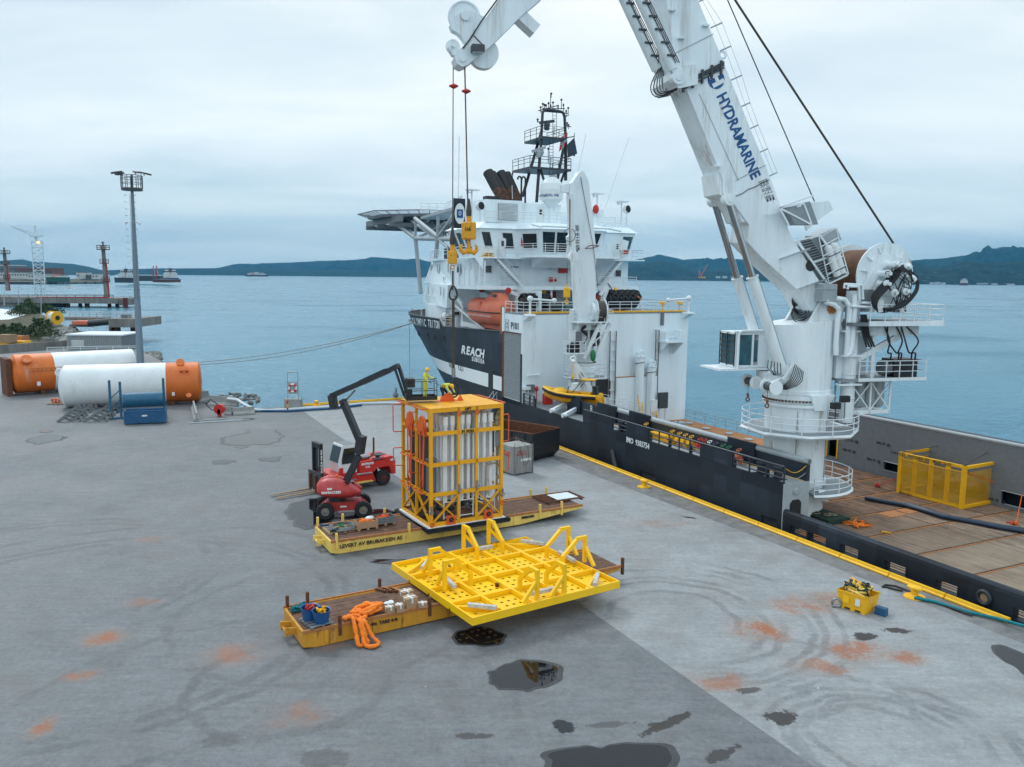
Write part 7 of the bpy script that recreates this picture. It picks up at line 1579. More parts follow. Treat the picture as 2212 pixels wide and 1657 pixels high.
# small orange and yellow strops on the planks
for(x,y,m_,lb,n_) in((870,1005,'sling_orange','loose orange webbing strap lying on the planks near the low bulwark',7),(1085,1080,'yellow','small yellow strap end lying on the wooden deck',2),(1040,700,'red','red ratchet and hook at the deck end of a lashing',2),(2120,1000,'red','red and steel turnbuckle at the foot of the orange lashing',2)):
 q_=SZ(*wp(x,y),-.24);rnd=random.Random(x);mb=MB()
 for k in range(n_):s_=.9 if n_>4 else .28;mb.path([V((rnd.uniform(-s_,s_),rnd.uniform(-s_,s_),.05+.1*rnd.random())) for _ in range(4)],.05,5)
 solo(mb,'webbing_strap',m_,lb,'strap',mtx=shm(q_.x,q_.y,-.24))
t=thing('green_tray','dark green mat with coiled rope and shackles at the foot of the crane pedestal','rope mat',mtx=shm(*(SZ(*wp(590,950),-.2)[:2]),-.25))
mb=MB();mb.box(-1.3,1.0,-1.0,.9,0,.3);mb.build('mat','green_dark',t);mb=MB();rnd=random.Random(4)
for k in range(5):mb.torus((rnd.uniform(-.6,.5),rnd.uniform(-.5,.5),.34),Z_,rnd.uniform(.15,.35),.03,14,5)
mb.build('rope_coil','rope',t)
mb=MB();
for k,(x,y) in enumerate(((680,950),(1150,920),(1290,890),(520,1130),(490,1085))):q_=SZ(*wp(x,y),-.245);mb.box(q_.x-.5,q_.x+.5,q_.y-.8,q_.y+.8,-.262,-.240)
o=mb.build('deck_plates','orange_rust',SH);
# ---- gangway from hull door to the quay
ga=frS(28.1,.1,1.9)
t=thing('gangway','aluminium gangway with green safety netting leading from the hull door down to the quay','gangway',mtx=shm(28.6,.15,0,R(20)))
gp0,gp1=V((0,0,2.0)),V((.5,1.5,.15));dg=(gp1-gp0);sdg=V((-dg.y,dg.x,0)).normalized()*.4
mb=MB();[mb.bar(gp0+sdg*q_,gp1+sdg*q_,.06,.12) for q_ in(-1,1)]
for k in range(1,16):c=gp0.lerp(gp1,k/16);mb.box(-.08,.08,-.4,.4,-.02,.02,fm(c,V((dg.x,dg.y,0)),sdg))
mb.build('steps','roof_pale',t);mb=MB()
for q_ in(-1,1):
 for k in range(5):c=gp0.lerp(gp1,k/4)+sdg*q_;mb.tube(c,c+Z_*1.1,.025)
 mb.path([gp0+sdg*q_+Z_*1.1,gp1+sdg*q_+Z_*1.1],.025)
mb.build('handrail','rail_white',t);mb=MB()
for q_ in(-1.1,1.1):
 for k in range(14):c=gp0.lerp(gp1,k/13)+sdg*q_;mb.tube(c+Z_*1.1,gp0.lerp(gp1,min(1,(k+2)/13))+sdg*q_-Z_*.2,.012,n=4);mb.tube(c-Z_*.2,gp0.lerp(gp1,min(1,(k+2)/13))+sdg*q_+Z_*1.1,.012,n=4)
mb.build('safety_net','teal',t)
# yokohama style leaning fender between ship and quay
for px_,lb in((1340,'dark tubular fender leaning between the hull and the quay edge'),):
 a=SY(1242+330*.2689,810+640*.2689,.3);b=SY(1242+300*.2689,810+600*.2689,.3);mb=MB();mb.tube(frS(*SY(1242+330*.2689,810+750*.2689,.45)),frS(*SY(1242+300*.2689,810+605*.2689,.35)),.22,n=12);o=mb.build('fender','hull_edge');tag(o,lb,'fender')
# ---- mooring ropes
def moor(pts,r_,m_,lab,sag=0.):mb=MB();mb.path(pts,r_,6);o=mb.build('mooring_rope',m_);tag(o,lab,'mooring rope','mooring ropes')
bowp=frS(62,-2.6,8.6)
for k,(x,y) in enumerate(((424,783),(424,788))):
 e_=G(x,y,1.0);e_=V((-62.0,118.0,.8)) if False else DY(x,y,128.0);pts=[bowp.lerp(e_,t)-Z_*(2.2+.8*k)*4*t*(1-t)*.4 for t in[i/16 for i in range(17)]]
 moor(pts,.05,'rope',('upper' if k==0 else 'lower')+' pale mooring rope running from the bow across the water to the left')
q_=frS(*SY(884,690,-2));moor([q_,DY(885,790,q_.y-1.0),DY(886,872,q_.y-2)],.035,'rope','thin rope hanging straight down from the bow towards the water')
# ================================================================== THINGS ON THE QUAY
def fr2(o,xdir):a=math.atan2(xdir.y,xdir.x);return Matrix.Translation(o)@Matrix.Rotation(a,4,'Z'),a
def B(x0,x1,y0,y1,z0,z1,name,m,par,**k):mb=MB();mb.box(x0,x1,y0,y1,z0,z1);return mb.build(name,m,par,**k)
# ---- roll trailers
def trailer(o,e,w_,m,label,stakes_n,stakes_f,zb=.78,taper=True):
 d=e-o;L_=d.length;mtx,a=fr2(o,d);t=thing('roll_trailer',label,'trailer',mtx=mtx)
 for y in(.0,w_-.14):
  mb=MB();mb.xz([(0,.12),(.5,.02),(L_*.72,.10),(L_-.1,zb-.22),(L_,zb-.02),(0,zb-.02)],y,y+.14);mb.build('side_beam',m,t)
  mb=MB();mb.box(0,L_,y-.05,y+.05,zb-.08,zb+.05) if y<1 else mb.box(0,L_,y+.09,y+.19,zb-.08,zb+.05);mb.build('edge_rail','orange_rust',t)
 B(0,.12,0.145,w_-.145,.1,zb-.03,'end_plate',m,t)
 B(.3,L_-.6,.145,w_-.145,zb-.25,zb-.09,'underframe','rust',t)
 y=.1;rnd=random.Random(int(L_*10))
 while y<w_-.28:
  c=rnd.uniform(.3,.7)*L_
  for a0,a1 in((.1,c),(c+.02,L_-.1)):z_=zb+rnd.uniform(0,.012);MB().box(a0,a1,y,y+.17,zb-.06,z_).build('deck_board','trailer_wood',t)
  y+=.185
 k=0.9
 while k<L_*.8:B(k,k+.16,-.035,-.001,.14,zb-.09,'rib',m,t);k+=2.1
 mb=MB();[mb.tube((L_*.60,y,.24),(L_*.60,y+.3,.24),.24,n=14) for y in(.5,w_-.8)];mb.build('wheel','tyre',t)
 for x in stakes_n:B(x,x+.12,-.09,.05,zb-.45,zb+.42,'stake',m if m!='trailer_orange' else 'rust',t)
 for x in stakes_f:B(x,x+.12,w_-.1,w_+.05,zb-.2,zb+.5,'stake',m if m!='trailer_orange' else 'rust',t)
 mb=MB();[mb.prism([(0,0),(.5,.1),(.5,.3),(0,.4)],(-.45,y,.25),X_,Z_,Y_,0,.08) for y in(w_*.35,w_*.6)];mb.tube((-.35,w_*.33,.4),(-.35,w_*.65,.4),.06);mb.build('coupling_hook',m,t)
 return t,mtx,L_
tm_=mat('trailer_wood',(.115,.055,.032),.8,var=.5,scale=2.5,rust=.25,rustcol=(.26,.17,.12),rscale=1.0)
nA=G(715.5,1199.8);eA=G(1258,1093,.7);eA.z=0;wA=3.25
TA,MA,LA=trailer(nA,eA,wA,'trailer_yellow','pale yellow roll trailer carrying the tall yellow pod',(.25,4.5,13.2,14.8),(.1,1.6,4.2,12.2,14.4,15.6))
def lt(s,size,p,t,m='text_black',bold=.008,sx=1):return text(s,size,fm(V(p),X_,Z_),m,t,bold=bold,sx=sx)
lt('LEVERT AV BRUBAKKEN AS',.30,(2.3,-.045,.42),TA,bold=.007);lt('SWL Max 100 T',.26,(8.9,-.045,.5),TA);lt('seacom',.30,(12.4,-.045,.55),TA,bold=.012)
nB=G(655,1405);eB=G(1341,1230,.6);eB.z=0
TB,MB_,LB2=trailer(nB,eB,2.95,'trailer_orange','rusty orange roll trailer under the big yellow grid frame',(1.5,5.6,9.0,16.3),(.1,1.0,4.4,8.0,16.0))
lt('RF-45',.2,(8.55,-.05,.5),TB,bold=.008);B(8.2,8.9,-.042,-.036,.38,.62,'number_plate','text_white',TB);lt('SWL 40t  TARE 4.4t',.2,(3.3,-.045,.5),TB)
# ---- the pod
pF=G(929.5,1140,.95);pR=G(1087,1115.8,.95);PL,PW,PH=4.75,4.3,6.85
mp_,pa=fr2(pF,pR-pF);POD=thing('equipment_pod','tall yellow steel framed pod packed with white tubes standing across the pale trailer','equipment pod',mtx=mp_)
PY='pod_yellow';zs=(0.1,1.85,3.6,5.4,PH-.12);xv=(0.09,PL*.385,PL*.63,PL-.09)
for x in xv:
 for y in(.09,PW-.09):w_=.09 if x in(xv[0],xv[3]) else .07;B(x-w_,x+w_,y-w_,y+w_,0,PH,'post',PY,POD)
for x in(xv[0],xv[3]):B(x-.07,x+.07,PW/2-.07,PW/2+.07,0,PH,'post',PY,POD)
for z in zs:
 for y in(.02,PW-.02):B(.18,PL-.18,y-.02 if y>1 else y,y if y>1 else y+.02,z-.1,z+.1,'beam_web',PY,POD);B(.17,PL-.17,y-.12 if y>1 else y-.0,y if y>1 else y+.12,z+.1,z+.125,'beam_flange',PY,POD)
 for x in(.03,PL-.03):B(x-.03,x+.03,.18,PW-.18,z-.09,z+.09,'beam',PY,POD)
for(xa,xb) in((.15,xv[1]),(xv[2],PL-.15)):
 for s_ in(0,1):mb=MB();mb.bar((xa,.06,.2 if s_ else 1.75),(xb,.06,1.75 if s_ else .2),.07,.14,up=Y_);mb.build('brace',PY,POD)
for(ya,yb) in((.15,PW/2),(PW/2,PW-.15)):
 for s_ in(0,1):mb=MB();mb.bar((.06,ya,.2 if s_ else 1.75),(.06,yb,1.75 if s_ else .2),.07,.13,up=X_);mb.build('brace',PY,POD)
for i in range(2):
 for j in range(3):B(PL/2*i+.01,PL/2*(i+1)-.01,PW/3*j+.01,PW/3*(j+1)-.01,PH,PH+.035,'roof_plate',PY,POD)
B(.1,PL-.1,.1,PW-.1,-.02,.08,'floor_plate','rust',POD)
mb=MB();mb.box(-.14,PL+.14,-.14,PW+.14,-.12,.0);mb.build('base_skirt','white',POD)
mb=MB();mb.path([(-.25,-.25,-.14),(PL+.25,-.25,-.14),(PL+.25,PW+.25,-.14),(-.25,PW+.25,-.14)],.15,10,closed=True);mb.build('rubber_bumper','rubber',POD)
tp=MB();zt=6.3;tp.lathe([(.115,1.25),(.115,5.6),(.165,5.8),(.165,zt),(.13,zt),(.13,zt-.25)],(0,0,0),n=12);first=None
for gx in((1.15,1.6),(2.2,2.62),(3.22,3.66,4.1)):
 for x in gx:
  for j in range(4):
   y=.42+j*.52
   if first is None:first=tp.build('pod_tube','pvc_white',POD);first.location=(x,y,0)
   else:share(first,'pod_tube',POD,Matrix.Translation((x,y,0 if j%2 else .04)))
for x0,x1 in((.95,1.85),(1.98,2.85),(3.08,4.3)):
 for z in(1.7,3.45,5.3):B(x0,x1,.2,2.5,z,z+.06,'tube_clamp_plate','pvc_white',POD)
 mb=MB();[mb.bar((x,y,.3),(x,y,5.4),.06,.06) for x in(x0,x1) for y in(.22,2.5)];mb.path([(x0,.2,.4),(x1,.2,.4),(x1,.2,1.3),(x0,.2,1.3)],.04,4,closed=True);mb.build('inner_rack','pvc_white',POD)
for x,y,z0,z1,r_ in((.5,1.0,1.9,3.7,.3),(.55,1.9,.3,5.3,.34),(.5,3.2,.4,5.2,.38)):mb=MB();mb.tube((x,y,z0),(x,y,z1),r_,n=16);mb.tube((x,y,z1),(x,y,z1+.1),r_*1.15,n=16);mb.build('pressure_vessel','dark_grey' if r_>.3 else 'mid_grey',POD)
mb=MB();mb.path([(4.5,.35,.6),(4.5,.35,6.2),(4.55,.2,6.45)],.07,8);[mb.tube((4.5,.35,z),(4.5,.35,z+.22),.14,n=10) for z in(1.2,2.3,3.0,4.2,5.6,5.9)];mb.build('riser_pipe','rope',POD)
B(4.3,4.62,.1,.3,4.3,5.2,'valve_box','mid_grey',POD);mb=MB();mb.path([(3.62,.12,.5),(3.62,.12,3.1),(3.75,.12,3.3),(4.4,.2,3.3)],.05,6);mb.build('copper_pipe','rope',POD)
for x,r_ in((1.3,1),(3.75,1)):B(x-.28,x+.28,-.06,0,.0,.55,'lift_plate','pod_orange',POD);mb=MB();mb.torus((x,-.08,.32),Y_,.10,.05,12,5);mb.build('plate_ring','black',POD)
for y,z in((.9,5.9),(2.7,5.9)):
 mb=MB();mb.torus((-.08,y,z),X_,.42,.07,20,6);mb.tube((-.16,y,z),(-.02,y,z),.36,n=18);mb.build('sheave_wheel','pod_orange',POD)
 B(-.04,.0,y-.45,y+.9,z-.7,z-.1,'orange_panel','pod_orange',POD)
 for k in range(3):mb=MB();zz=1.6+.35*k;mb.path([(-.1,y-.35+.05*k,z-.1),(-.16,y-.32+.06*k,3.5),(-.18,y-.3+.07*k,zz+.5),(-.2,y-.05,zz),(-.18,y+.25-.05*k,zz+.6),(-.14,y+.3-.06*k,3.8),(-.1,y+.38-.04*k,z-.1)],.025,6);mb.build('orange_hose','pod_orange',POD)
def hoop(a,b,out):mb=MB();a,b,o_=V(a),V(b),V(out);mb.path([a,a+o_*.92,a+o_+(b-a)*.05,b+o_+(a-b)*.05,b+o_*.92,b],.035,6);mb.build('hand_hoop','pod_orange',POD)
for a,b,o_ in(((0,4.2,6.6),(0,4.2,4.9),(-.5,.15,0)),((0,4.2,3.9),(0,4.2,2.8),(-.5,.15,0)),((0,2.1,6.4),(0,2.1,5.0),(-.4,0,0)),((0,2.1,3.9),(0,2.1,2.8),(-.4,0,0)),((PL,.1,6.2),(PL,.1,4.6),(.4,0,0)),((PL,.1,3.9),(PL,.1,2.8),(.4,0,0)),((0,.4,PH),(0,1.7,PH),(-.4,0,0)),((0,2.5,PH),(0,3.9,PH),(-.4,0,0)),((PL,.4,PH),(PL,1.9,PH),(.35,0,0)),((PL,2.5,PH),(PL,3.9,PH),(.35,0,0)),((0,.5,1.9),(0,1.9,1.9),(-.3,0,0)),((0,2.5,1.9),(0,3.9,1.9),(-.3,0,0)),((0,.3,3.7),(0,1.6,3.7),(-.3,0,0)),((0,2.5,3.7),(0,3.8,3.7),(-.3,0,0))):hoop(a,b,o_)
for x,z in((1.83,6.5),(2.99,6.5),(.1,.15),(4.66,.9)):mb=MB();mb.torus((x,-.05,z),Y_,.12,.035,12,5);mb.build('shackle','pod_orange',POD)
for x,z in((1.83,2.0),(2.99,2.1),(.05,.9),(4.7,1.4)):mb=MB();mb.torus((x,-.07,z),Y_,.10,.04,12,5);mb.tube((x,-.07,z+.1),(x,-.07,z+.35),.06);mb.build('steel_shackle','steel',POD)
rnd=random.Random(8);mb=MB()
for k in range(60):p=V((rnd.uniform(.5,4.3),rnd.uniform(.3,3.8),rnd.uniform(.2,1.6)));mb.tube(p,p+V((rnd.uniform(-.6,.6),rnd.uniform(-.5,.5),rnd.uniform(-.3,.3))),rnd.choice((.05,.09,.14)),n=8)
mb.build('pump_piping','dark_grey',POD,kind='stuff')
mb=MB();mb.prism([(-.55,0),(-.25,.4),(.1,.5),(.45,0)],(PL*.46,PW*.53,PH+.04),X_,Z_,Y_,-.08,.08);mb.box(PL*.46-.7,PL*.46+.75,PW*.53-.25,PW*.53+.25,PH+.035,PH+.06);mb.build('lifting_lug','pod_orange',POD)
mb=MB();mb.prism([(-.2,0),(0,.35),(.2,0)],(PL*.62,PW*.5,PH+.04),X_,Z_,Y_,-.05,.05);mb.build('small_lug','pod_orange',POD)
text('LEFT',.2,fm(V((2.4,-.005,PH-.12)),X_,Z_),'text_black',POD,bold=.01);text('F1 POD',.24,fm(V((2.4,-.005,5.4)),X_,Z_),'text_black',POD,bold=.012)
# ---- the big yellow grid frame (foundation)
zt_=1.25
def zg(x,y):return .54*(1580+x/2.404),.54*(2040+y/2.404)
cL,cN,cR,cF=(G(*zg(*p),zt_) for p in((103,475),(745,1040),(2172,680),(1385,240)))
mg,ga_=fr2(cN-Z_*zt_,cR-cN);TF=thing('foundation_frame','huge bright yellow grid frame with perforated plates and guide towers lying on the rusty trailer','steel frame',mtx=mg)
inv=mg.inverted();W_x=((cR-cN).length+(cF-cL).length)/2;W_y=((cL-cN).length+(cF-cR).length)/2
TY='template_yellow';NX,NY=5,4;z0,z1=zt_-.34,zt_
for y in[W_y*k/NY for k in range(NY+1)]:B(-.0,W_x,max(0,y-.08),min(W_y,y+.08),z0 if y in(0,W_y) else z0+.1,z1,'grid_beam',TY,TF)
for i,x in enumerate([W_x*k/NX for k in range(NX+1)]):
 for j in range(NY):y0,y1=W_y*j/NY,W_y*(j+1)/NY;B(max(0,x-.075),min(W_x,x+.075),y0+.08,y1-.08,z0 if i in(0,NX) else z0+.1,z1-.004,'grid_beam',TY,TF)
def tile(mb,cx_,cy_,sx_,sy_,r_,z,hole=True):
 if not hole:mb.quad((cx_-sx_,cy_-sy_,z),(cx_+sx_,cy_-sy_,z),(cx_+sx_,cy_+sy_,z),(cx_-sx_,cy_+sy_,z));return
 inn=[(cx_+r_*math.cos(R(45*k)),cy_+r_*math.sin(R(45*k)),z) for k in range(8)];out_=[(cx_+sx_*max(-1,min(1,1.5*math.cos(R(45*k)))),cy_+sy_*max(-1,min(1,1.5*math.sin(R(45*k)))),z) for k in range(8)]
 mb.add(out_+inn,[(k,(k+1)%8,8+(k+1)%8,8+k) for k in range(8)])
 mb.add(inn+[(a,b,c-.03) for a,b,c in inn],[(k,(k+1)%8,8+(k+1)%8,8+k) for k in range(8)])
for i in range(NX):
 for j in range(NY):
  x0,x1,y0,y1=W_x*i/NX+.075,W_x*(i+1)/NX-.10,W_y*j/NY+.11,W_y*(j+1)/NY-.11;mb=MB();n3=4;dx,dy=(x1-x0)/n3,(y1-y0)/n3
  cnr=(i in(0,NX-1)) and(j in(0,NY-1))
  for a in range(n3):
   for b in range(n3):tile(mb,x0+dx*(a+.5),y0+dy*(b+.5),dx/2,dy/2,.085,z0+.13,(a+b)%2==0 if cnr else not(a in(0,3) and b in(0,3)))
  mb.build('perforated_plate',TY,TF)
def loc(x,y,z=zt_):return inv@G(*zg(x,y),z)
def tower(px_,h,ix,iy):
 p=loc(*px_);p.z=zt_;i_=V((ix,iy,0));mb=MB();t_=p+Z_*h
 mb.bar(p,t_,.165,.165,up=i_);mb.bar(t_-Z_*.08-i_*.08,t_+i_*.55-Z_*.08,.164,.165);mb.bar(t_+i_*.5-Z_*.12,p+i_*1.35+Z_*.5,.163,.165);mb.bar(p+i_*1.35+Z_*.55,p+i_*1.35-Z_*.1,.165,.165)
 mb.build('guide_tower',TY,TF)
 q=V((-iy,ix,0));mb=MB();mb.bar(p+q*(.75 if px_[2:]==() else .75),p+Z_*.8+q*.05,.15,.15);mb.build('tower_brace',TY,TF)
for px_,ix,iy in(((340,640),1,0),((478,765),1,0),((1365,860),0,1),((1625,800),0,1),((1822,500),-1,0),((1665,400),-1,0),((660,385),0,-1),((900,325),0,-1)):tower(px_,1.35,ix,iy)
for i,(a,b) in enumerate((((700,915),(975,945)),((1310,810),(1550,755)),((1950,620),(1920,725)),((1575,405),(1725,495)),((1210,300),(1435,330)),((780,380),(935,355)),((260,560),(325,490)),((490,660),(575,745)))):
 p,q=G(*zg(*a),zt_+.06),G(*zg(*b),zt_+.06);d=q-p;mtx,_=fr2(p,d)
 lab=['at the near corner','between the two front towers','at the right corner','between the two right towers','at the far corner','between the two far towers','at the left corner','between the two left towers'][i]
 mb=MB();mb.box(0,d.length,-.09,.09,-.055,.10);solo(mb,'timber_beam','grey_wood','grey timber beam lying '+lab+' of the yellow grid frame','timber','timber beams on the grid frame',mtx=mtx)
mb=MB();
for(sx_,sy_,px0,py0) in((1,1,0,0),(-1,1,W_x,0),(-1,-1,W_x,W_y),(1,-1,0,W_y)):mb=MB();mb.bar((px0+sx_*.1,py0+sy_*1.5,z1-.12),(px0+sx_*.9,py0+sy_*.95,z1-.12),.13,.2);mb.bar((px0+sx_*.9,py0+sy_*.95,z1-.12),(px0+sx_*1.9,py0+sy_*.1,z1-.12),.13,.2);mb.build('corner_brace',TY,TF)
text('F1 POD - SEABED FOUNDATION',.15,fm(V((W_x*.75,W_y-.05,zt_+.004)),-X_,-Y_),'text_black',TF)
# ---- loads on trailer B
def onB(x,y,z=.79,rz=0):return MB_@Matrix.Translation((x,y,z))@Matrix.Rotation(rz,4,'Z')
def onA(x,y,z=.79,rz=0):return MA@Matrix.Translation((x,y,z))@Matrix.Rotation(rz,4,'Z')
def pB(x,y):q=MB_.inverted()@G((1100+x/2.458)*.54,(2200+y/2.458)*.54,.8);return q.x,q.y
def carton(x,y,w_,d_,h_,lab,rz=.1):
 a,b=pB(x,y);t=thing('cardboard_box',lab,'box',mtx=onB(a,b,.80,rz),group='cardboard boxes on the rusty trailer');B(-w_/2,w_/2,-d_/2,d_/2,0,h_,'carton','cardboard',t)
 mb=MB();mb.box(-.04,.04,-d_/2-.004,d_/2+.004,h_*.5,h_+.004);mb.box(-w_/2-.003,w_/2+.003,-.04,.04,h_*.6,h_+.006);mb.build('packing_tape','tape',t);return t
carton(1125,615,.36,.36,.30,'small cardboard box with white ropes lying on top, leftmost of the row');carton(1220,605,.34,.34,.34,'small cardboard box with crossed tape, second of the row');carton(1325,560,.55,.5,.48,'biggest cardboard box in the middle of the rusty trailer');carton(1290,500,.55,.45,.5,'cardboard box behind the biggest box');carton(1450,560,.4,.3,.22,'low cardboard box rightmost of the row',-.3)
a,b=pB(1125,590);mb=MB();rnd=random.Random(6);[mb.torus((rnd.uniform(-.15,.15),rnd.uniform(-.12,.12),.03),(rnd.uniform(-.4,.4),rnd.uniform(-.4,.4),1),.09,.03,10,5) for _ in range(6)];solo(mb,'white_rope','text_white','coil of white rope on the leftmost cardboard box','rope',mtx=onB(a,b-.05,1.12))
def sling(pts,r_,lab,mtx):
 cc=[];P_=[V(p) for p in pts]
 for i in range(len(P_)):
  a,b=P_[i],P_[(i+1)%len(P_)];pa_,nb=P_[i-1],P_[(i+2)%len(P_)]
  for k in range(6):u=k/6;cc.append(.5*((2*a)+(b-pa_)*u+(2*pa_-5*a+4*b-nb)*u*u+(3*a-pa_-3*b+nb)*u**3))
 rnd=random.Random(3);mb=MB();mb.path(cc,[r_*rnd.uniform(.7,1.25) for _ in cc],8,closed=True);return solo(mb,'round_sling','sling_orange',lab,'sling','thick orange round slings',mtx=mtx)
a,b=pB(900,640)
pts=[];rnd=random.Random(14)
for k in range(16):an=k*2.25;rr_=rnd.uniform(.25,.62);pts.append((rr_*1.3*math.cos(an),rr_*.8*math.sin(an),.12+.05*(k%5)))
sling(pts,.085,'thick orange round sling heaped in a coil beside the cardboard boxes',onB(a,b+.1,.8))
a,b=pB(770,700)
sling([(0,.45,.12),(-.35,.3,.12),(-.4,.05,.14),(-.15,.1,.2),(.1,.05,.1),(.3,-.2,.05),(.45,-.5,-.4),(.55,-.62,-.68),(.2,-.75,-.7),(.1,-.5,-.4),(0,-.15,.05),(-.05,.1,.22),(.15,.2,.2),(.3,.05,.1),(.5,-.25,.0),(.75,-.5,-.45),(1.0,-.7,-.7),(.75,-.95,-.7),(.45,-.8,-.68),(.35,-.5,-.35),(.25,-.1,.1),(.5,.2,.12),(.35,.4,.12)],.085,'thick orange round sling hanging over the side of the rusty trailer to the ground',onB(a,b-.1,.8,-.35))
for k in range(6):
 a,b=pB(1040+30*k,405-6*(k%2));mb=MB();mb.box(-.06,.06,-.28,.28,0,.1);solo(mb,'steel_stake','rust' if k%2==0 else 'orange_rust','rusty loose stake lying on the trailer, number %s from the left of six'%('one','two','three','four','five','six')[k],'stake','loose stakes on the rusty trailer',mtx=onB(a,b,.8,.5 if k<4 else .35))
# buckets on a grey plastic pallet
a,b=pB(405,720)
t=thing('plastic_pallet','grey plastic pallet under two blue buckets at the left end of the rusty trailer','pallet',mtx=onB(a,b,.8,.15))
for k in range(5):B(-.5,.5,-.6+k*.26,-.44+k*.26,.1,.13,'pallet_slat','mid_grey',t)
for x in(-.45,0,.37):B(x,x+.09,-.6,.6,0,.095,'pallet_runner','mid_grey',t)
for i,(x,y) in enumerate(((-.12,.32),(.12,-.25))):
 t=thing('rope_bucket',['rear blue bucket holding red slings, standing on the grey pallet','front blue bucket holding yellow hooks and chain, standing on the grey pallet'][i],'bucket',mtx=onB(a,b,.935,.15)@Matrix.Translation((x,y,0)))
 mb=MB();mb.lathe([(.30,0),(.38,.5),(.40,.52),(.35,.5),(.29,.04),(0,.04)],(0,0,0),n=20);mb.build('bucket','bucket_blue',t)
 mb=MB();rnd=random.Random(20+i);[mb.path([V((rnd.uniform(-.22,.22),rnd.uniform(-.22,.22),rnd.uniform(.3,.62))) for _ in range(4)],.035,5) for _ in range(10)];mb.build('slings','red' if i==0 else 'yellow',t)
a,b=pB(230,590);mb=MB();rnd=random.Random(31);[mb.path([V((rnd.uniform(-.4,.4),rnd.uniform(-.3,.3),rnd.uniform(.02,.2))) for _ in range(4)],.05,5) for _ in range(9)];solo(mb,'rope_heap','teal','heap of teal ropes at the left end of the rusty trailer behind the buckets','rope',mtx=onB(a,b,.8))
# ---- loads on trailer A
def pA(x,y):q=MA.inverted()@G((700+x/2.008)*.54,(1400+y/2.008)*.54,.8);return q.x,q.y
def pallet(t,w_=1.2,d_=.8,z=0):
 for k in range(5):B(-w_/2,w_/2,-d_/2+k*(d_-.12)/4,-d_/2+.12+k*(d_-.12)/4,z+.11,z+.135,'pallet_board','pallet_wood',t)
 for x in(-w_/2,-.07,w_/2-.14):B(x,x+.14,-d_/2,d_/2,z,z+.108,'pallet_block','pallet_wood',t)
for(x,y,m_,lab,cm) in((1545,1440,'cardboard','open cardboard pallet box with orange slings and white sack on the pale trailer','sling_orange'),(1685,1405,'mid_grey','grey collared pallet box with orange handles on the pale trailer','orange')):
 a,b=pA(x,y);t=thing('pallet_box',lab,'pallet box',mtx=onA(a,b+.25,.80,.02));pallet(t)
 for(x0,x1,y0,y1) in((-.6,.6,-.4,-.37),(-.6,.6,.37,.4),(-.6,-.57,-.37,.37),(.57,.6,-.37,.37)):B(x0,x1,y0,y1,.137,.5,'side_panel',m_,t)
 mb=MB();rnd=random.Random(int(x));[mb.path([V((rnd.uniform(-.45,.45),rnd.uniform(-.28,.28),rnd.uniform(.25,.55))) for _ in range(3)],.06 if cm!='orange' else .035,6) for _ in range(16)];mb.build('contents',cm,t)
 if cm!='orange':mb=MB();mb.ell((.25,.05,.55),(.28,.2,.12),8,5);mb.build('white_sack','white',t)
a,b=pA(1340,1450);t=thing('cable_pallet','wooden pallet with coiled steel cable, green sling and shackles on the pale trailer','pallet',mtx=onA(a,b+.1,.80,.05));pallet(t,1.8,1.3)
mb=MB();[mb.torus((.05*k,.0,.17+.03*k),Z_,.75-.03*k,.03,28,5) for k in range(4)];mb.torus((.45,-.3,.2),Z_,.3,.045,18,5);mb.build('cable_coil','mid_grey',t)
mb=MB();rnd=random.Random(1);[mb.path([V((rnd.uniform(-.2,.25),rnd.uniform(-.15,.3),.2+.1*rnd.random())) for _ in range(3)],.03,4) for _ in range(7)];mb.build('green_sling','green',t);mb=MB();[mb.torus((-.75+.12*k,-.6+.05*k,.2),(k%2,1,.5),.1,.035,10,5) for k in range(4)];mb.build('shackles','green_dark',t)
a,b=pA(1205,1425);mb=MB();rnd=random.Random(41);[mb.path([V((rnd.uniform(-.3,.3),rnd.uniform(-.2,.2),rnd.uniform(.02,.2))) for _ in range(4)],.04,5) for _ in range(6)];solo(mb,'strap_heap','blue','small heap of blue and orange straps at the left end of the pale trailer','strap',mtx=onA(a,b,.8))
q=MA.inverted()@G(1205,1077,.8);t=thing('pallet_grid','wooden slatted grid with white board on top at the right end of the pale trailer','pallet',mtx=onA(q.x,q.y,.8,.0))
for k in range(8):B(-1.5,1.5,-.9+k*.25,-.82+k*.25,.08,.14,'slat','rust',t)
for x in(-1.3,0,1.2):B(x,x+.1,-1.0,1.0,0,.078,'bearer','rust',t)
B(-.5,1.1,-.75,.6,.145,.17,'white_board','roof_pale',t)
# ---- bin with ropes, skip, crate
p=G(1870,1330);q=G(1812,1311);r_=G(1905,1316);mtx,_=fr2(q,p-q);Lb=(p-q).length;Wb=1.0
t=thing('rope_bin','yellow plastic bin heaped with dirty yellow and black ropes near the quay edge','bin',mtx=mtx)
mb=MB();mb.add([(0,0,.12),(Lb,0,.12),(Lb,Wb,.12),(0,Wb,.12),(-.08,-.08,.85),(Lb+.08,-.08,.85),(Lb+.08,Wb+.08,.85),(-.08,Wb+.08,.85)],[(0,1,5,4),(1,2,6,5),(2,3,7,6),(3,0,4,7),(0,3,2,1)])
mb.add([(.04,.04,.6),(Lb-.04,.04,.6),(Lb-.04,Wb-.04,.6),(.04,Wb-.04,.6)],[(0,1,2,3)]);mb.path([(-.08,-.08,.85),(Lb+.08,-.08,.85),(Lb+.08,Wb+.08,.85),(-.08,Wb+.08,.85)],.045,6,closed=True)
for x in(.05,Lb*.5-.1,Lb-.25):mb.box(x,x+.2,0,Wb,0,.14)
mb.build('bin_body','yellow',t)
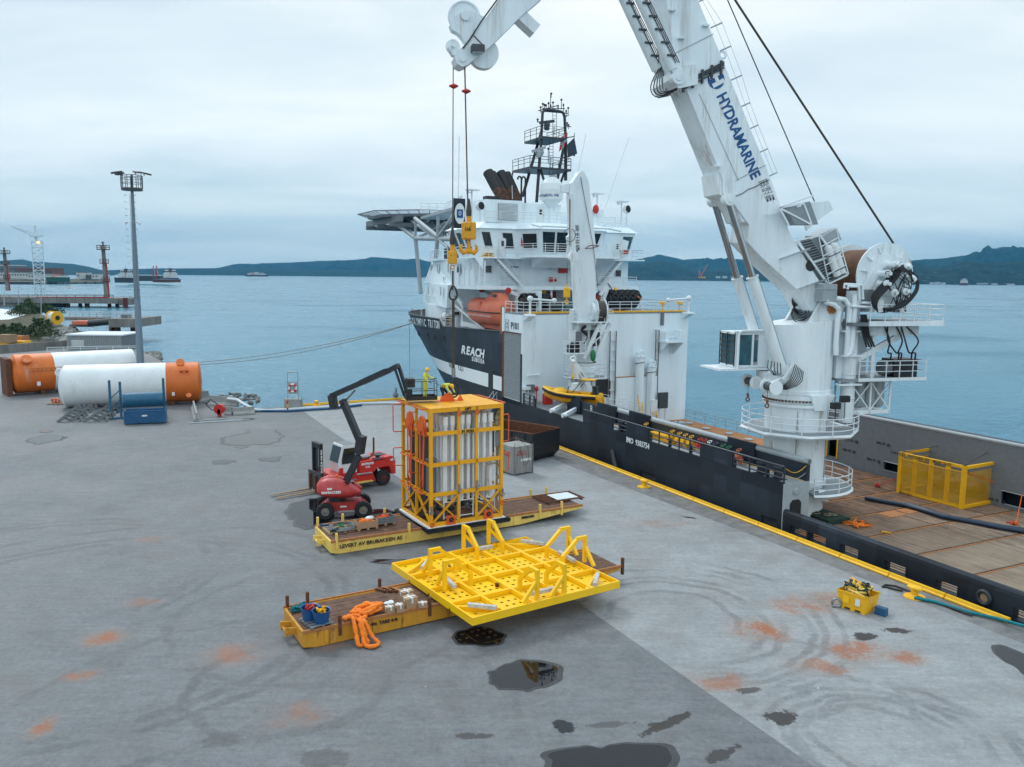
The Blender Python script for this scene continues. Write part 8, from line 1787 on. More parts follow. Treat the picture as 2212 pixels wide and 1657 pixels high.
for k,m_ in enumerate(('trailer_yellow','black','green_dark','yellow')):mb=MB();rnd=random.Random(50+k);[mb.path([V((rnd.uniform(.1,Lb-.1),rnd.uniform(.1,Wb-.1),rnd.uniform(.65,1.35-.25*abs(_/7-1)))) for j in range(5)],.06 if k!=1 else .045,6) for _ in range(12)];mb.build('rope_tangle',m_,t)
for x,w_,m_ in((.2,.3,'template_yellow'),(Lb*.62,.22,'white')):B(x,x+w_,-.075,-.06,.35,.68,'label',m_,t)
q2_=mtx@V((-.05,-.12,0));mb=MB();mb.torus((0,0,.22),(.3,1,0),.2,.06,16,6);mb.tube((-.22,0,.06),(.22,0,.06),.07);solo(mb,'bow_shackle','steel','big steel bow shackle standing against the left of the yellow rope bin','shackle',loc=q2_)
mb=MB();mb.box(0,.5,0,.3,0,.36);solo(mb,'blue_case','blue','small blue case standing right behind the yellow rope bin','case',mtx=mtx@Matrix.Translation((Lb+.15,.5,0)))
p=G(1208,985);q=G(1150,1001);mtx,_=fr2(q,p-q);Ls_=(p-q).length
t=thing('waste_skip','long black open topped steel skip with rusty inside beside the ship','skip',mtx=mtx);sk=MB();sw,sl,sh_=Ls_,6.2,2.45
sk.add([(0.1,0.5,0),(sw-.1,.5,0),(sw-.1,sl-.5,0),(.1,sl-.5,0),(0,0,.6),(sw,0,.6),(sw,sl,.6),(0,sl,.6),(0,0,sh_),(sw,0,sh_),(sw,sl,sh_),(0,sl,sh_)],[(0,1,5,4),(1,2,6,5),(2,3,7,6),(3,0,4,7),(4,5,9,8),(5,6,10,9),(6,7,11,10),(7,4,8,11)]);sk.build('skip_body','skip_black',t)
i_=MB();i_.add([(.08,.08,.7),(sw-.08,.08,.7),(sw-.08,sl-.08,.7),(.08,sl-.08,.7),(.08,.08,sh_),(sw-.08,.08,sh_),(sw-.08,sl-.08,sh_),(.08,sl-.08,sh_)],[(4,5,1,0),(5,6,2,1),(6,7,3,2),(7,4,0,3),(0,1,2,3)]);i_.build('skip_lining','rust',t)
mb=MB();mb.path([(0,0,sh_),(sw,0,sh_),(sw,sl,sh_),(0,sl,sh_)],.07,4,closed=True);mb.build('skip_rim','rust',t);mb=MB();mb.path([(-.02,sl,1.25),(-.02,-.02,1.25),(sw+.02,-.02,1.25),(sw+.02,sl,1.25)],.05,4);[mb.box(-.08,0,y,y+.1,.6,sh_) for y in(.8,2.2,3.6,5.0)];mb.build('skip_ribs','skip_black',t)
p=G(1110,1028);q=G(1150,1021);mtx,_=fr2(p,q-p);w_=(q-p).length
t=thing('metal_crate','tall grey aluminium crate with lifting wires and red lettering behind the pod','crate',mtx=mtx);cl=1.9;chh=2.25;B(0,w_,0,cl,.1,chh,'crate_body','alu',t)
for x in(0,w_):[B(x-.05,x+.05,y-.05,y+.05,0,chh+.05,'corner_post','steel',t) for y in(0,cl)]
for k in range(1,6):B(w_*k/6-.02,w_*k/6+.02,-.025,0,.15,chh-.05,'panel_rib','alu',t);B(-.025,0,cl*k/6-.02,cl*k/6+.02,.15,chh-.05,'panel_rib','alu',t)
mb=MB();[mb.tube((x,y,chh),(w_/2,cl/2,chh+.55),.02) for x in(.05,w_-.05) for y in(.05,cl-.05)];mb.path([(w_/2,cl/2,chh+.5),(w_*.7,-.1,chh-.1),(w_*.75,-.15,1.0),(w_*.5,-.12,.7),(w_*.4,-.1,1.4),(w_*.3,0,chh)],.02,5);mb.build('lifting_wires','brown_wire',t)
text('ID:4274\nD.00:53',.22,fm((-.035,cl*.45,1.6),-Y_,Z_),'red',t);text('TALE 3.7\nWM:DN 31',.22,fm((w_*.4,-.035,1.7),X_,Z_),'red',t);B(w_*.35,w_*.9,-.04,-.026,1.05,1.25,'white_label','white',t)
# ---- bollards on the kerb
for(x,y,lab) in((1391,1052,'yellow mushroom bollard at the ship side of the quay, farther one'),(1975,1290,'yellow T shaped bollard with mooring ropes round its foot near the quay edge'),(322*.0+935*.2445*0+(700+1137/2.008)*.54,(1400+445/2.008)*.54,'yellow bollard on the far quay edge left of the lift boom')):
 c=G(x,y);t=thing('quay_bollard',lab,'bollard',loc=c,group='yellow quay bollards');mb=MB();mb.lathe([(.5,0),(.5,.05),(.25,.07),(.18,.15),(.17,.38),(.26,.42)],(0,0,0),n=16);mb.build('bollard_post','kerb_yellow',t)
 mb=MB();mb.ell((0,0,.48),(.42,.24,.13),16,8,Matrix.Rotation(R(-60),3,'Z'));mb.build('bollard_head','kerb_yellow',t)
b2=G(1975,1290)
for pts,m_,lb in(([(1975,1291,.12),(2020,1300,.1),(2090,1322,.1),(2150,1335,.12),(2212,1352,.3),(2330,1395,.6)],'turq_rope','turquoise mooring rope running from the T shaped bollard along the kerb'),([(1975,1287,.1),(2030,1304,.08),(2100,1330,.08)],'hose','black mooring rope end beside the turquoise rope'),([(1968,1278,.1),(1935,1266,.05),(1912,1263,.05),(1906,1268,.05),(1914,1268,.05),(1950,1277,.05)],'hose','thin black rope loop lying left of the T shaped bollard')):
 moor([G(*p) for p in pts],.075 if m_!='hose' else .045,m_,lb)
def wheel(par,x,y,r_,w_,rimm='steel',lug=True):
 mb=MB();mb.lathe([(r_*.5,-w_/2),(r_*.92,-w_/2),(r_,-w_*.35),(r_,w_*.35),(r_*.92,w_/2),(r_*.5,w_/2)],(x,y,r_),Y_,26,caps=False)
 if lug:
  for k in range(18):a=R(20*k);c=V((x+math.cos(a)*r_,y,r_+math.sin(a)*r_));mb.box(-.06,.03,-w_*.46,w_*.46,-.035,.035,fm(c,V((math.cos(a),0,math.sin(a))),Y_))
 o=mb.build('wheel','tyre',par);mb=MB()
 for s_ in(-1,1):mb.lathe([(r_*.56,w_*.40),(r_*.5,w_*.47),(r_*.44,w_*.3),(r_*.22,w_*.3),(r_*.18,w_*.48),(0,w_*.5)],(x,y,r_),Y_*s_,20)
 mb.build('rim',rimm,o)
wl,wr_=G(703,1122),G(785,1118);ml,_=fr2(wl,wr_-wl);wb_=(wr_-wl).length
ML=thing('boom_lift','red articulated boom lift with dark grey arm reaching up to the top of the pod','boom lift',mtx=ml)
for x in(0,wb_):
 for y in(0,1.95):wheel(ML,x,y,.52,.38)
mb=MB();mb.xz([(-.35,.55),(.1,.95),(wb_-.1,.95),(wb_+.35,.55),(wb_+.2,.4),(-.2,.4)],.38,1.55);mb.build('chassis','lift_red',ML);B(wb_*.5-.25,wb_*.5+.15,.372,.379,.62,.72,'data_plate','white',ML)
tc_=ml.inverted()@G(728,1066,1.5);mb=MB();n_=18;rws=[]
for x,w_,h0,h1 in((-1.25,.25,.2,.5),(-1.1,.6,-.1,.75),(-.6,.72,-.3,.92),(.1,.74,-.4,.85),(.8,.66,-.42,.55),(1.3,.5,-.3,.2),(1.5,.2,-.2,0)):rws.append([V((x,w_*math.cos(R(20*k)),(h1 if math.sin(R(20*k))>0 else-h0)*math.sin(R(20*k)))) for k in range(18)])
mb.add([p for r in rws for p in r],[(j*18+k,(j+1)*18+k,(j+1)*18+(k+1)%18,j*18+(k+1)%18) for j in range(6) for k in range(18)],True);mb.add(rws[0],[tuple(range(18))]);mb.add(rws[-1],[tuple(range(17,-1,-1))])
tr_=mb.build('turret_cover','lift_red',ML);tr_.location=(tc_.x,.55,1.62);o=share(tr_,'turret_cover',ML,Matrix.Translation((tc_.x+.1,1.55,1.6))@Matrix.Diagonal((1,.6,.95,1)))
mb=MB();mb.lathe([(.55,.9),(.55,1.35)],(tc_.x,1.0,0),n=20);mb.box(tc_.x-.8,tc_.x+1.1,.95,1.3,1.2,2.1);mb.build('turret_base','lift_grey',ML)
text('MANIACCESS',.2,fm(V((tc_.x-.35,-.175,1.75)),X_,Z_),'text_white',ML,bold=.012);B(tc_.x-.6,tc_.x-.3,-.16,-.14,1.92,2.04,'data_plate','white',ML);mb=MB();mb.tube((tc_.x+.0,1.0,2.4),(tc_.x,1.0,2.6),.08);mb.build('beacon','orange',ML)
bk=G(907,862,8.02);pt_=ml@V((tc_.x,1.0,0));dl=(bk-pt_);dl.z=0;dl.normalize();nl=V((-dl.y,dl.x,0))
def ML_(x,y,o=0.):return ml.inverted()@VPL((700+x/2.008)*.54,(1400+y/2.008)*.54,pt_+nl*o,nl)
J=[ML_(1345,1060),ML_(1480,790),ML_(1300,410),ML_(1778,130),ML_(1862,365)]
nll=ml.to_3x3().inverted()@nl
def lb(a,b,w_,h_,nm,o=0):mb=MB();mb.bar(a+nll*o,b+nll*o,w_,h_,up=nll);return mb.build(nm,'lift_grey',ML)
lb(J[0],J[1],.22,.16,'lower_arm',.2);lb(ML_(1385,1080),ML_(1500,850),.26,.16,'lower_arm',-.15);lb(ML_(1480,830),ML_(1500,690),.46,.5,'elbow_plate');lb(ML_(1490,740),ML_(1345,400),.38,.34,'main_arm');lb(ML_(1280,470),ML_(1260,360),.42,.4,'elbow_plate');lb(ML_(1255,370),ML_(1720,165),.30,.28,'telescopic_boom');lb(ML_(1500,262),ML_(1700,170),.34,.32,'boom_sleeve');lb(ML_(1720,165),ML_(1795,125),.26,.34,'jib_knuckle');lb(ML_(1790,130),J[4],.17,.16,'jib_arm',.1);lb(ML_(1775,150),ML_(1850,370),.10,.12,'jib_link',-.1)
mb=MB();mb.tube(ML_(1330,450,.1),ML_(1450,320,.1),.06);mb.build('lift_cylinder','steel',ML)
mb=MB();mb.path([ML_(1290,360,-.2),ML_(1270,440,-.3),ML_(1310,470,-.2),ML_(1350,430,-.2)],.03,5);mb.build('arm_hoses','hose',ML)
bi=ml.inverted()@bk;bx=(ml.to_3x3().inverted()@V((.96,.28,0)));by=V((-bx.y,bx.x,0));bm_=fm(bi,bx,by)
mb=MB();mb.box(-.85,.95,-.45,.45,-.02,.03,bm_);mb.box(-.85,.95,-.47,-.44,0,.22,bm_);mb.box(-.85,.95,.44,.47,0,.22,bm_);mb.box(-.87,-.84,-.45,.45,0,.22,bm_);mb.box(.94,.97,-.45,.45,0,.22,bm_);mb.build('basket_floor','black',ML)
mb=MB();cs_=[bm_@V(p) for p in((-.84,-.44,0),(.94,-.44,0),(.94,.44,0),(-.84,.44,0))]
for h_ in(.55,1.1):mb.path([c+Z_*h_ for c in cs_],.022,5,closed=True)
for c in cs_+[(cs_[0]+cs_[1])/2]:mb.tube(c,c+Z_*1.1,.022)
mb.build('basket_rails','black',ML);mb=MB();mb.box(-.8,-.35,-.4,.4,.75,1.25,bm_);mb.box(-.8,-.5,-.35,.1,.2,.6,bm_);mb.build('control_console','black',ML)
# ---- heavy forklift
h1,t1_=G(684.6,1051.8,.15),G(602.5,1064.7,.15);R0=G(831,1049);hd=(t1_-h1).normalized();mf,_=fr2(R0,hd);fi=mf.inverted()
FL=thing('heavy_forklift','big red forklift with white cab and tall black mast parked behind the boom lift','forklift',mtx=mf)
yn=-.28;wbf=3.5
for x,r_ in((0,.56),(wbf,.6)):
 for y in(yn,yn-1.9):wheel(FL,x,y,r_,.42,'maroon' if x==0 else 'truck_red',False)
FRd='truck_red'
mb=MB();mb.xz([(-1.0,.75),(-.98,1.9),(-.7,2.12),(1.9,1.95),(1.9,1.15),(.75,1.15),(.55,1.38),(-.5,1.38),(-.66,.75)],yn-1.9,yn+.15);mb.build('rear_body',FRd,FL)
mb=MB();mb.xz([(.62,.45),(.9,1.15),(3.0,1.15),(3.0,.45)],yn-1.7,yn+.12);mb.xz([(2.9,.9),(2.9,1.3),(4.2,1.35),(4.4,1.0)],yn-2.1,yn+.22);mb.build('side_frame',FRd,FL)
B(1.0,2.6,yn+.13,yn+.42,.5,.56,'side_step','trailer_yellow',FL);B(1.0,2.2,yn+.13,yn+.3,1.1,1.15,'side_step','light_grey',FL);B(2.3,2.8,yn+.13,yn+.42,.8,.85,'side_step','steel',FL)
mb=MB();mb.xz([(2.05,1.25),(2.05,3.15),(2.3,3.3),(3.15,3.3),(3.5,2.0),(3.4,1.25)],yn-1.5,yn-.05);cb_=mb.build('cab','white',FL)
mb=MB();mb.xz([(2.2,1.95),(2.2,3.05),(3.05,3.05),(3.22,2.3),(3.22,1.95)],yn-.052,yn-.02);mb.build('side_glass','glass_dark',cb_);mb=MB();mb.prism([(0,0),(1.25,0),(1.25,1.15),(0,1.15)],(3.50,yn-.15,2.05),-Y_,V((-.26,0,.97)),V((-.97,0,-.26)),-.04,-.005);mb.build('windscreen','glass_dark',cb_);B(2.2,3.05,yn-1.4,yn-.1,3.3,3.33,'roof_glass','mid_grey',cb_)
mb=MB();mb.xz([(3.2,1.2),(3.2,1.7),(3.4,1.7),(3.6,1.2)],yn-.05,yn+.1);mb.build('fender_post',FRd,FL)
for y in(yn-.35,yn-1.45):B(4.55,4.8,y-.1,y+.1,.1,3.55,'mast_rail','black',FL)
B(4.5,4.8,yn-1.4,yn-.4,3.2,3.55,'mast_crossbar','black',FL);B(4.5,4.7,yn-1.4,yn-.4,1.6,1.75,'mast_crossbar','black',FL)
mb=MB();[mb.tube((4.6,y,.4),(4.6,y,3.3),.07) for y in(yn-.7,yn-1.1)];mb.build('mast_cylinder','dark_grey',FL);B(4.8,4.92,yn-1.95,yn+.05,.25,1.5,'fork_carriage','dark_grey',FL)
Lf=(t1_-h1).length
for hp in((684.6,1051.8),(690.5,1058.6)):q=fi@G(*hp,.2);B(4.92,5.06,q.y-.1,q.y+.1,.12,1.3,'fork_shank','rust',FL);mb=MB();mb.xz([(5.06,.12),(5.06,.22),(5.0+Lf*1.02,.16),(5.0+Lf*1.02,.12)],q.y-.1,q.y+.1);mb.build('fork','wood',FL)
mb=MB();mb.tube((.9,yn-.5,2.15),(1.9,yn-.5,2.15),.2,n=14);mb.build('silencer','steel',FL);mb=MB();mb.path([(1.0,yn-.3,2.1),(.55,yn-.5,2.2),(.45,yn-.5,2.5),(.45,yn-.5,3.5)],.07,8);mb.build('exhaust_stack','rust',FL);mb=MB();mb.tube((-.1,yn,1.95),(.8,yn,1.95),.16,n=14);mb.tube((.3,yn-.2,1.9),(.3,yn-.2,2.25),.15,n=12);mb.build('air_filter','black',FL);B(-.6,.2,yn-1.5,yn-.5,2.06,2.12,'grille','black',FL)
text('SVETRUCK',.2,fm(V((1.3,yn+.16,1.78)),-X_,Z_),'text_white',FL,bold=.014);text('15120',.15,fm(V((1.3,yn+.16,1.55)),-X_,Z_),'text_white',FL,bold=.01);text('cdb',.26,fm(V((-.75,yn+.16,1.85)),-X_,Z_),'text_white',FL,bold=.016)
text('S\nV\nE\nT\nR\nU\nC\nK',.21,fm(V((4.67,yn-.245,2.3)),-X_,Z_),'text_white',FL,bold=.014)
# ---- people (skin modifier, one body mesh, clothing by zone)
def person(label,mtx,jt,helm,dark,look):
 t=thing('person',label,'person',mtx=mtx);E=[('pel','spi'),('spi','che'),('che','nec'),('nec','hea')]
 for s_ in 'LR':E+=[('che','sh'+s_),('sh'+s_,'el'+s_),('el'+s_,'wr'+s_),('wr'+s_,'ha'+s_),('pel','hi'+s_),('hi'+s_,'kn'+s_),('kn'+s_,'an'+s_),('an'+s_,'to'+s_)]
 rad=dict(pel=.155,spi=.15,che=.17,nec=.07,hea=.098,sh=.085,el=.062,wr=.045,ha=.045,hi=.11,kn=.078,an=.06,to=.05)
 J_={k:V(v) for k,v in jt.items()}
 for s_ in 'LR':
  d=(J_['wr'+s_]-J_['el'+s_]).normalized();J_['ha'+s_]=J_['wr'+s_]+d*.08
  sd_=d.cross(Z_).normalized() if abs(d.z)<.9 else X_
  for f in range(5):
   o_=(f-1.8)*.022;b_=J_['ha'+s_]+sd_*o_+d*(.0 if f<4 else-.05);n1='f%s%d'%(s_,f);J_[n1]=b_+d*(.045 if f<4 else .02)+sd_*(.03 if f==4 else 0);J_[n1+'b']=J_[n1]+d*.03-Z_*.02
   E+=[('ha'+s_,n1),(n1,n1+'b')];rad[n1]=.011;rad[n1+'b']=.009
 names=list(J_);me=bpy.data.meshes.new('body');me.from_pydata([J_[k] for k in names],[(names.index(a),names.index(b)) for a,b in E],[])
 ob=bpy.data.objects.new('body',me);COL.objects.link(ob);sm=ob.modifiers.new('s','SKIN');sb=ob.modifiers.new('d','SUBSURF');sb.levels=1;sb.render_levels=1
 for i,k in enumerate(names):
  r_=rad.get(k,rad.get(k[:2],.05));me.skin_vertices[0].data[i].radius=(r_,r_*(.8 if k in('spi','che','pel') else 1));me.skin_vertices[0].data[i].use_root=(k=='pel')
 dg=bpy.context.evaluated_depsgraph_get();m2=bpy.data.meshes.new_from_object(ob.evaluated_get(dg));bpy.data.objects.remove(ob)
 for k in('hi_vis','trouser_dark','reflective','skin','black'):m2.materials.append(MATS[k])
 seg=[(J_[a],J_[b],a[:2],b[:2]) for a,b in E]
 for p in m2.polygons:
  c=p.center;best=min(seg,key=lambda s_:(c-s_[0]-(s_[1]-s_[0])*max(0,min(1,(c-s_[0]).dot(s_[1]-s_[0])/max(1e-6,(s_[1]-s_[0]).length_squared)))).length);u=(c-best[0]).dot(best[1]-best[0])/max(1e-6,(best[1]-best[0]).length_squared)
  z=0
  if best[2] in('ne',) or best[3] in('he',):z=3 if u>.2 else 0
  elif best[2] in('wr','ha','fL','fR'):z=4
  elif best[2] in('hi','pe') and best[3] in('kn','hi'):z=1 if dark or best[3]=='hi' and dark else 0
  elif best[2]=='kn':z=2 if .35<u<.55 else(0 if(u>.55 or not dark) else 1)
  elif best[2]=='an':z=4
  elif best[2]=='el' and .3<u<.5:z=2
  elif best[2]=='sp' and .35<u<.6:z=2
  p.material_index=z;p.use_smooth=True
 m2.name='body';bo=bpy.data.objects.new('body',m2);COL.objects.link(bo);bo.parent=t;ROOTM[bo.name]=ROOTM[t.name]
 h=J_['hea'];lk=V(look).normalized();up=Z_ if helm is None else V(helm).normalized();sd_=up.cross(lk).normalized();lk=sd_.cross(up)
 mh=Matrix(((lk.x,sd_.x,up.x),(lk.y,sd_.y,up.y),(lk.z,sd_.z,up.z)));mb=MB()
 mb.ell(h+up*.05,(.135,.115,.12),16,8,mh);mb.add([h+mh@V((.11,-.08,.04)),h+mh@V((.19,-.05,.02)),h+mh@V((.19,.05,.02)),h+mh@V((.11,.08,.04))],[(0,1,2,3),(3,2,1,0)]);mb.build('helmet','helmet',t)
 mb=MB();mb.ell(h+mh@V((.115,0,-.02)),(.02,.014,.028),6,4,mh);mb.build('nose','skin',t);mb=MB();[mb.ell(h+mh@V((.098,k*.035,.0)),(.01,.012,.008),6,4,mh) for k in(-1,1)];mb.box(-.004,.004,-.022,.022,-.003,.003,Matrix.Translation(h+mh@V((.10,0,-.06)))@mh.to_4x4());mb.build('eyes_and_mouth','black',t);mb=MB();[mb.ell(h+mh@V((0,k*.10,-.02)),(.025,.012,.035),6,4,mh) for k in(-1,1)];mb.build('ears','skin',t);return t
pw1=bk+V((.30,.09,.03));m1_=Matrix.Translation(pw1)@Matrix.Rotation(R(-15),4,'Z')
person('worker in yellow high visibility suit and helmet standing in the lift basket',m1_,dict(pel=(-.02,0,.95),spi=(0,0,1.12),che=(.04,0,1.36),nec=(.08,0,1.54),hea=(.14,0,1.68),shL=(.03,.2,1.42),shR=(.03,-.2,1.42),elL=(.22,.26,1.22),elR=(.12,-.26,1.17),wrL=(.50,.24,1.2),wrR=(.30,-.12,1.03),hiL=(-.02,.1,.9),hiR=(-.02,-.1,.9),knL=(.05,.13,.5),knR=(.02,-.12,.5),anL=(0,.15,.09),anR=(-.02,-.14,.09),toL=(.17,.17,.05),toR=(.15,-.16,.05)),None,False,(1,0,-.35))
pw2=G(962,866,7.83);m2_=Matrix.Translation(pw2)@Matrix.Rotation(R(-25),4,'Z')
person('worker in yellow jacket and dark trousers bending over the lug on the pod roof',m2_,dict(pel=(-.25,0,.80),spi=(-.12,0,.95),che=(.12,0,1.02),nec=(.30,0,.98),hea=(.42,0,.90),shL=(.16,.19,1.0),shR=(.16,-.19,1.0),elL=(.38,.2,.76),elR=(.32,-.24,.74),wrL=(.58,.12,.52),wrR=(.50,-.12,.48),hiL=(-.25,.11,.76),hiR=(-.25,-.11,.76),knL=(.02,.2,.48),knR=(-.02,-.2,.48),anL=(-.12,.2,.09),anR=(-.2,-.2,.09),toL=(.05,.22,.05),toR=(-.03,-.22,.05)),(.75,0,.65),True,(.6,0,-.8))
mb=MB();mb.path([bk+V((.9,-.3,1.0)),bk+V((1.3,-.4,.85)),pw2+V((-.15,0,1.0))],.015,5);tag(mb.build('safety_line','black'),'thin black safety line from the lift basket to the worker on the pod roof','safety line')
# ================================================================== LEFT QUAY
def cylx(p,d,L_,r_,name,m,par,u0=0.,u1=1.,n=40):mb=MB();mb.tube(p+d*L_*u0,p+d*L_*u1,r_,n=n);return mb.build(name,m,par)
def tank(a,b,r_,lab,og,left):
 d=b-a;L_=d.length;mtx,_=fr2(a+Z_*0,d);t=thing('storage_tank',lab,'tank',mtx=mtx,group='orange and white tanks lying on the quay');c=V((0,0,r_+.12))
 cylx(c,X_,L_,r_,'tank_shell','tank_orange',t,og[0],og[1]);cylx(c,X_,L_,r_+.002,'tank_shell','tank_white',t,og[2],og[3])
 mb=MB();e=0 if left else L_;s_=-1 if left else 1;mb.lathe([(r_,0),(r_*.8,.35),(r_*.4,.6),(0,.68)],c+X_*e,X_*s_,40);mb.build('tank_head','tank_orange' if og[0] in(0,) else 'tank_white',t)
 for x in(L_*.2,L_*.8):mb=MB();mb.box(x-.2,x+.2,-r_*.7,r_*.7,0,.5);mb.build('saddle','rust',t)
 return t,c,L_
tA_,c_,L1_=tank(V((-62.2,102.6,0)),V((-51.6,111.6,0)),2.45,'rear tank with orange left end and rusty ladder along its white side',(0,.3,.3,1),True)
mb=MB();mb.lathe([(.55,0),(.55,.35),(.62,.36),(.62,.45),(0,.45)],(1.1,-1.9,4.3),(0,-1,1),16);mb.build('manhole','tank_orange',tA_);mb=MB();ladder(mb,(1.2,-2.5,3.2),(13.6,-2.5,3.2),.35,Z_,step=.5,r=.03);mb.build('side_ladder','orange_rust',tA_)
B(-1.1,-.5,-1.7,2.2,0,4.6,'end_frame','rust',tA_);B(2.0,2.4,-2.55,-2.5,1.2,1.7,'sign_plate','white',tA_)
tB_,c_,L2_=tank(V((-50.6,92.9,0)),V((-37.4,97.9,0)),2.35,'front tank with orange right end and white left end beside the blue reel frame',(.75,1,0,.75),True)
mb=MB();mb.lathe([(2.35,0),(2.0,.25),(0,.4)],(L2_,0,2.47),X_,40);mb.build('tank_head','tank_orange',tB_)
for x,y,z,r_ in((12.2,-.6,4.7,.4),(12.3,-1.9,4.0,.2),(12.9,-1.9,4.0,.2),(13.0,-2.3,1.0,.25)):mb=MB();mb.lathe([(r_,0),(r_,.3),(r_*1.2,.31),(r_*1.2,.4),(0,.4)],(x,y,z),(0,-1,.8),14);mb.build('nozzle','tank_orange',tB_)
mb=MB();mb.torus((-.5,0,4.0),Y_,.4,.1,16,6);mb.build('lifting_eye','tank_white',tB_);B(11.2,11.5,-2.4,-2.3,1.2,1.6,'sign_plate','white',tB_)
# blue reel frame, blue skip, bracket stacks
rp=G(240,905);t=thing('reel_frame','blue steel frame holding a wide blue drum in front of the tank','reel',mtx=Matrix.Translation(rp)@Matrix.Rotation(R(24),4,'Z'))
for x in(0,1.0,5.2):mb=MB();mb.bar((x,0,0),(x,0,4.1 if x!=1 else 3.9),.2,.25);mb.bar((x,0,1.9),(x,1.2,0),.12,.12);mb.build('frame_post','reel_blue',t)
mb=MB();[mb.bar((.1,0,z),(.95,0,z+.8),.1,.1) for z in(.2,1.2,2.2)];mb.bar((-.2,-.4,.1),(5.4,-.4,.1),.2,.2);mb.build('frame_brace','reel_blue',t);mb=MB();mb.tube((1.2,0,1.9),(5.1,0,1.9),.8,n=24);mb.build('drum','reel_blue',t)
t=thing('open_skip','small open blue steel skip with braced side in front of the blue reel','skip',mtx=Matrix.Translation(G(268,918))@Matrix.Rotation(R(16),4,'Z'));w_=3.9
for(x0,x1,y0,y1) in((0,w_,0,.08),(0,w_,1.5,1.58),(0,.08,.08,1.5),(w_-.08,w_,.08,1.5)):B(x0,x1,y0,y1,.1,1.35,'skip_side','blue',t)
B(.1,w_-.1,.1,1.48,.12,.18,'skip_floor','rust',t);mb=MB();mb.bar((.2,-.03,1.3),(1.5,-.03,.2),.1,.05,up=Y_);mb.bar((w_-.2,-.03,1.3),(w_-1.5,-.03,.2),.1,.05,up=Y_);mb.path([(0,0,1.36),(w_,0,1.36),(w_,1.58,1.36),(0,1.58,1.36)],.06,4,closed=True);mb.build('skip_brace','blue',t);B(1.7,2.2,-.02,-.001,.8,.95,'label','white',t)
br=MB();br.bar((-1.0,0,.15),(-.35,0,.5),.30,.07,up=Y_);br.bar((-.35,0,.5),(.1,0,.15),.30,.07,up=Y_);br.bar((.1,0,.15),(.9,0,.45),.30,.07,up=Y_);br.bar((.9,0,.45),(1.1,0,0),.30,.07,up=Y_);br.bar((-1.0,0,.15),(-1.1,0,0),.30,.07,up=Y_);b0b=None;cols=('bottom','second','third','fourth','fifth','top')
for s_,(px_,py_) in enumerate(((150,912),(206,912))):
 base=G(px_,py_)
 for k in range(6):
  mt=Matrix.Translation(base+V((.05*k*(1 if s_ else-1),.75*k,.16*k)))@Matrix.Rotation(R(12+20*(k%2)),4,'Z');lab='%s bent steel bracket in the %s stack on the quay'%(cols[k],'left' if s_==0 else 'right')
  if b0b is None:b0b=solo(br,'steel_bracket','mid_grey',lab,'bracket','bent steel brackets in two stacks',mtx=mt)
  else:dup(b0b,mtx=mt,label=lab)
t=thing('fitting_pallet','pallet with orange pipe fittings left of the front tank','pallet',loc=G(128,873));pallet(t,2.2,1.4);mb=MB();[mb.torus((x,0,.4),(.3,1,.4),.25,.12,12,6) for x in(-.6,-.2,.5)];mb.build('fittings','lifeboat_orange',t)
# lamp mast
lp=G(306,838);H_=lambda y:DY(282,y,lp.y).z
t=thing('floodlight_mast','very tall grey tapered floodlight mast with ladder and round lamp platform beside the tanks','light mast',loc=lp);zt2=H_(410)
mb=MB();mb.tube((0,0,0),(0,0,zt2),.52,.18,n=16);mb.build('mast_pole','galv',t);mb=MB();ladder(mb,(.05,-.5,zt2*.45),(.05,-.3,zt2-.6),.45,X_,step=.45,r=.02)
for k in range(16):z=zt2*.47+k*(zt2*.5/15);mb.box(-.65,-.55,-.9,-.4,z,z+.05);mb.box(.55,.65,-.9,-.4,z,z+.05)
mb.build('mast_ladder','mid_grey',t);mb=MB();mb.lathe([(0,0),(1.3,0),(1.3,.3),(0,.3)],(0,0,zt2-.1),n=18);rg=[(1.3*math.cos(R(30*k)),1.3*math.sin(R(30*k)),zt2+.2) for k in range(13)];rail(mb,rg,h=1.6,r=.04,step=3,post=.05,n=4);mb.tube((0,0,zt2),(0,0,zt2+1.9),.1);mb.build('lamp_platform','dark_grey',t)
for k,a in enumerate((160,200,230,310,340,20)):c=V((1.55*math.cos(R(a)),1.3*math.sin(R(a)),zt2+2.15));mb=MB();mb.box(-.2,.9,-.3,.3,-.06,.10,Matrix.Translation(c)@Matrix.Rotation(R(a),4,'Z')@Matrix.Rotation(R(12),4,'Y'));mb.tube(c-Z_*.3,c,.06);mb.build('floodlight','dark_grey',t)
mb=MB();[mb.tube((0,-.3,zt2*.84),(k,-.3,zt2*.84),.05) for k in(-.9,.9)];[mb.ell((k,-.3,zt2*.835),(.16,.16,.2),8,6) for k in(-.9,.9)];mb.build('cameras','white',t)
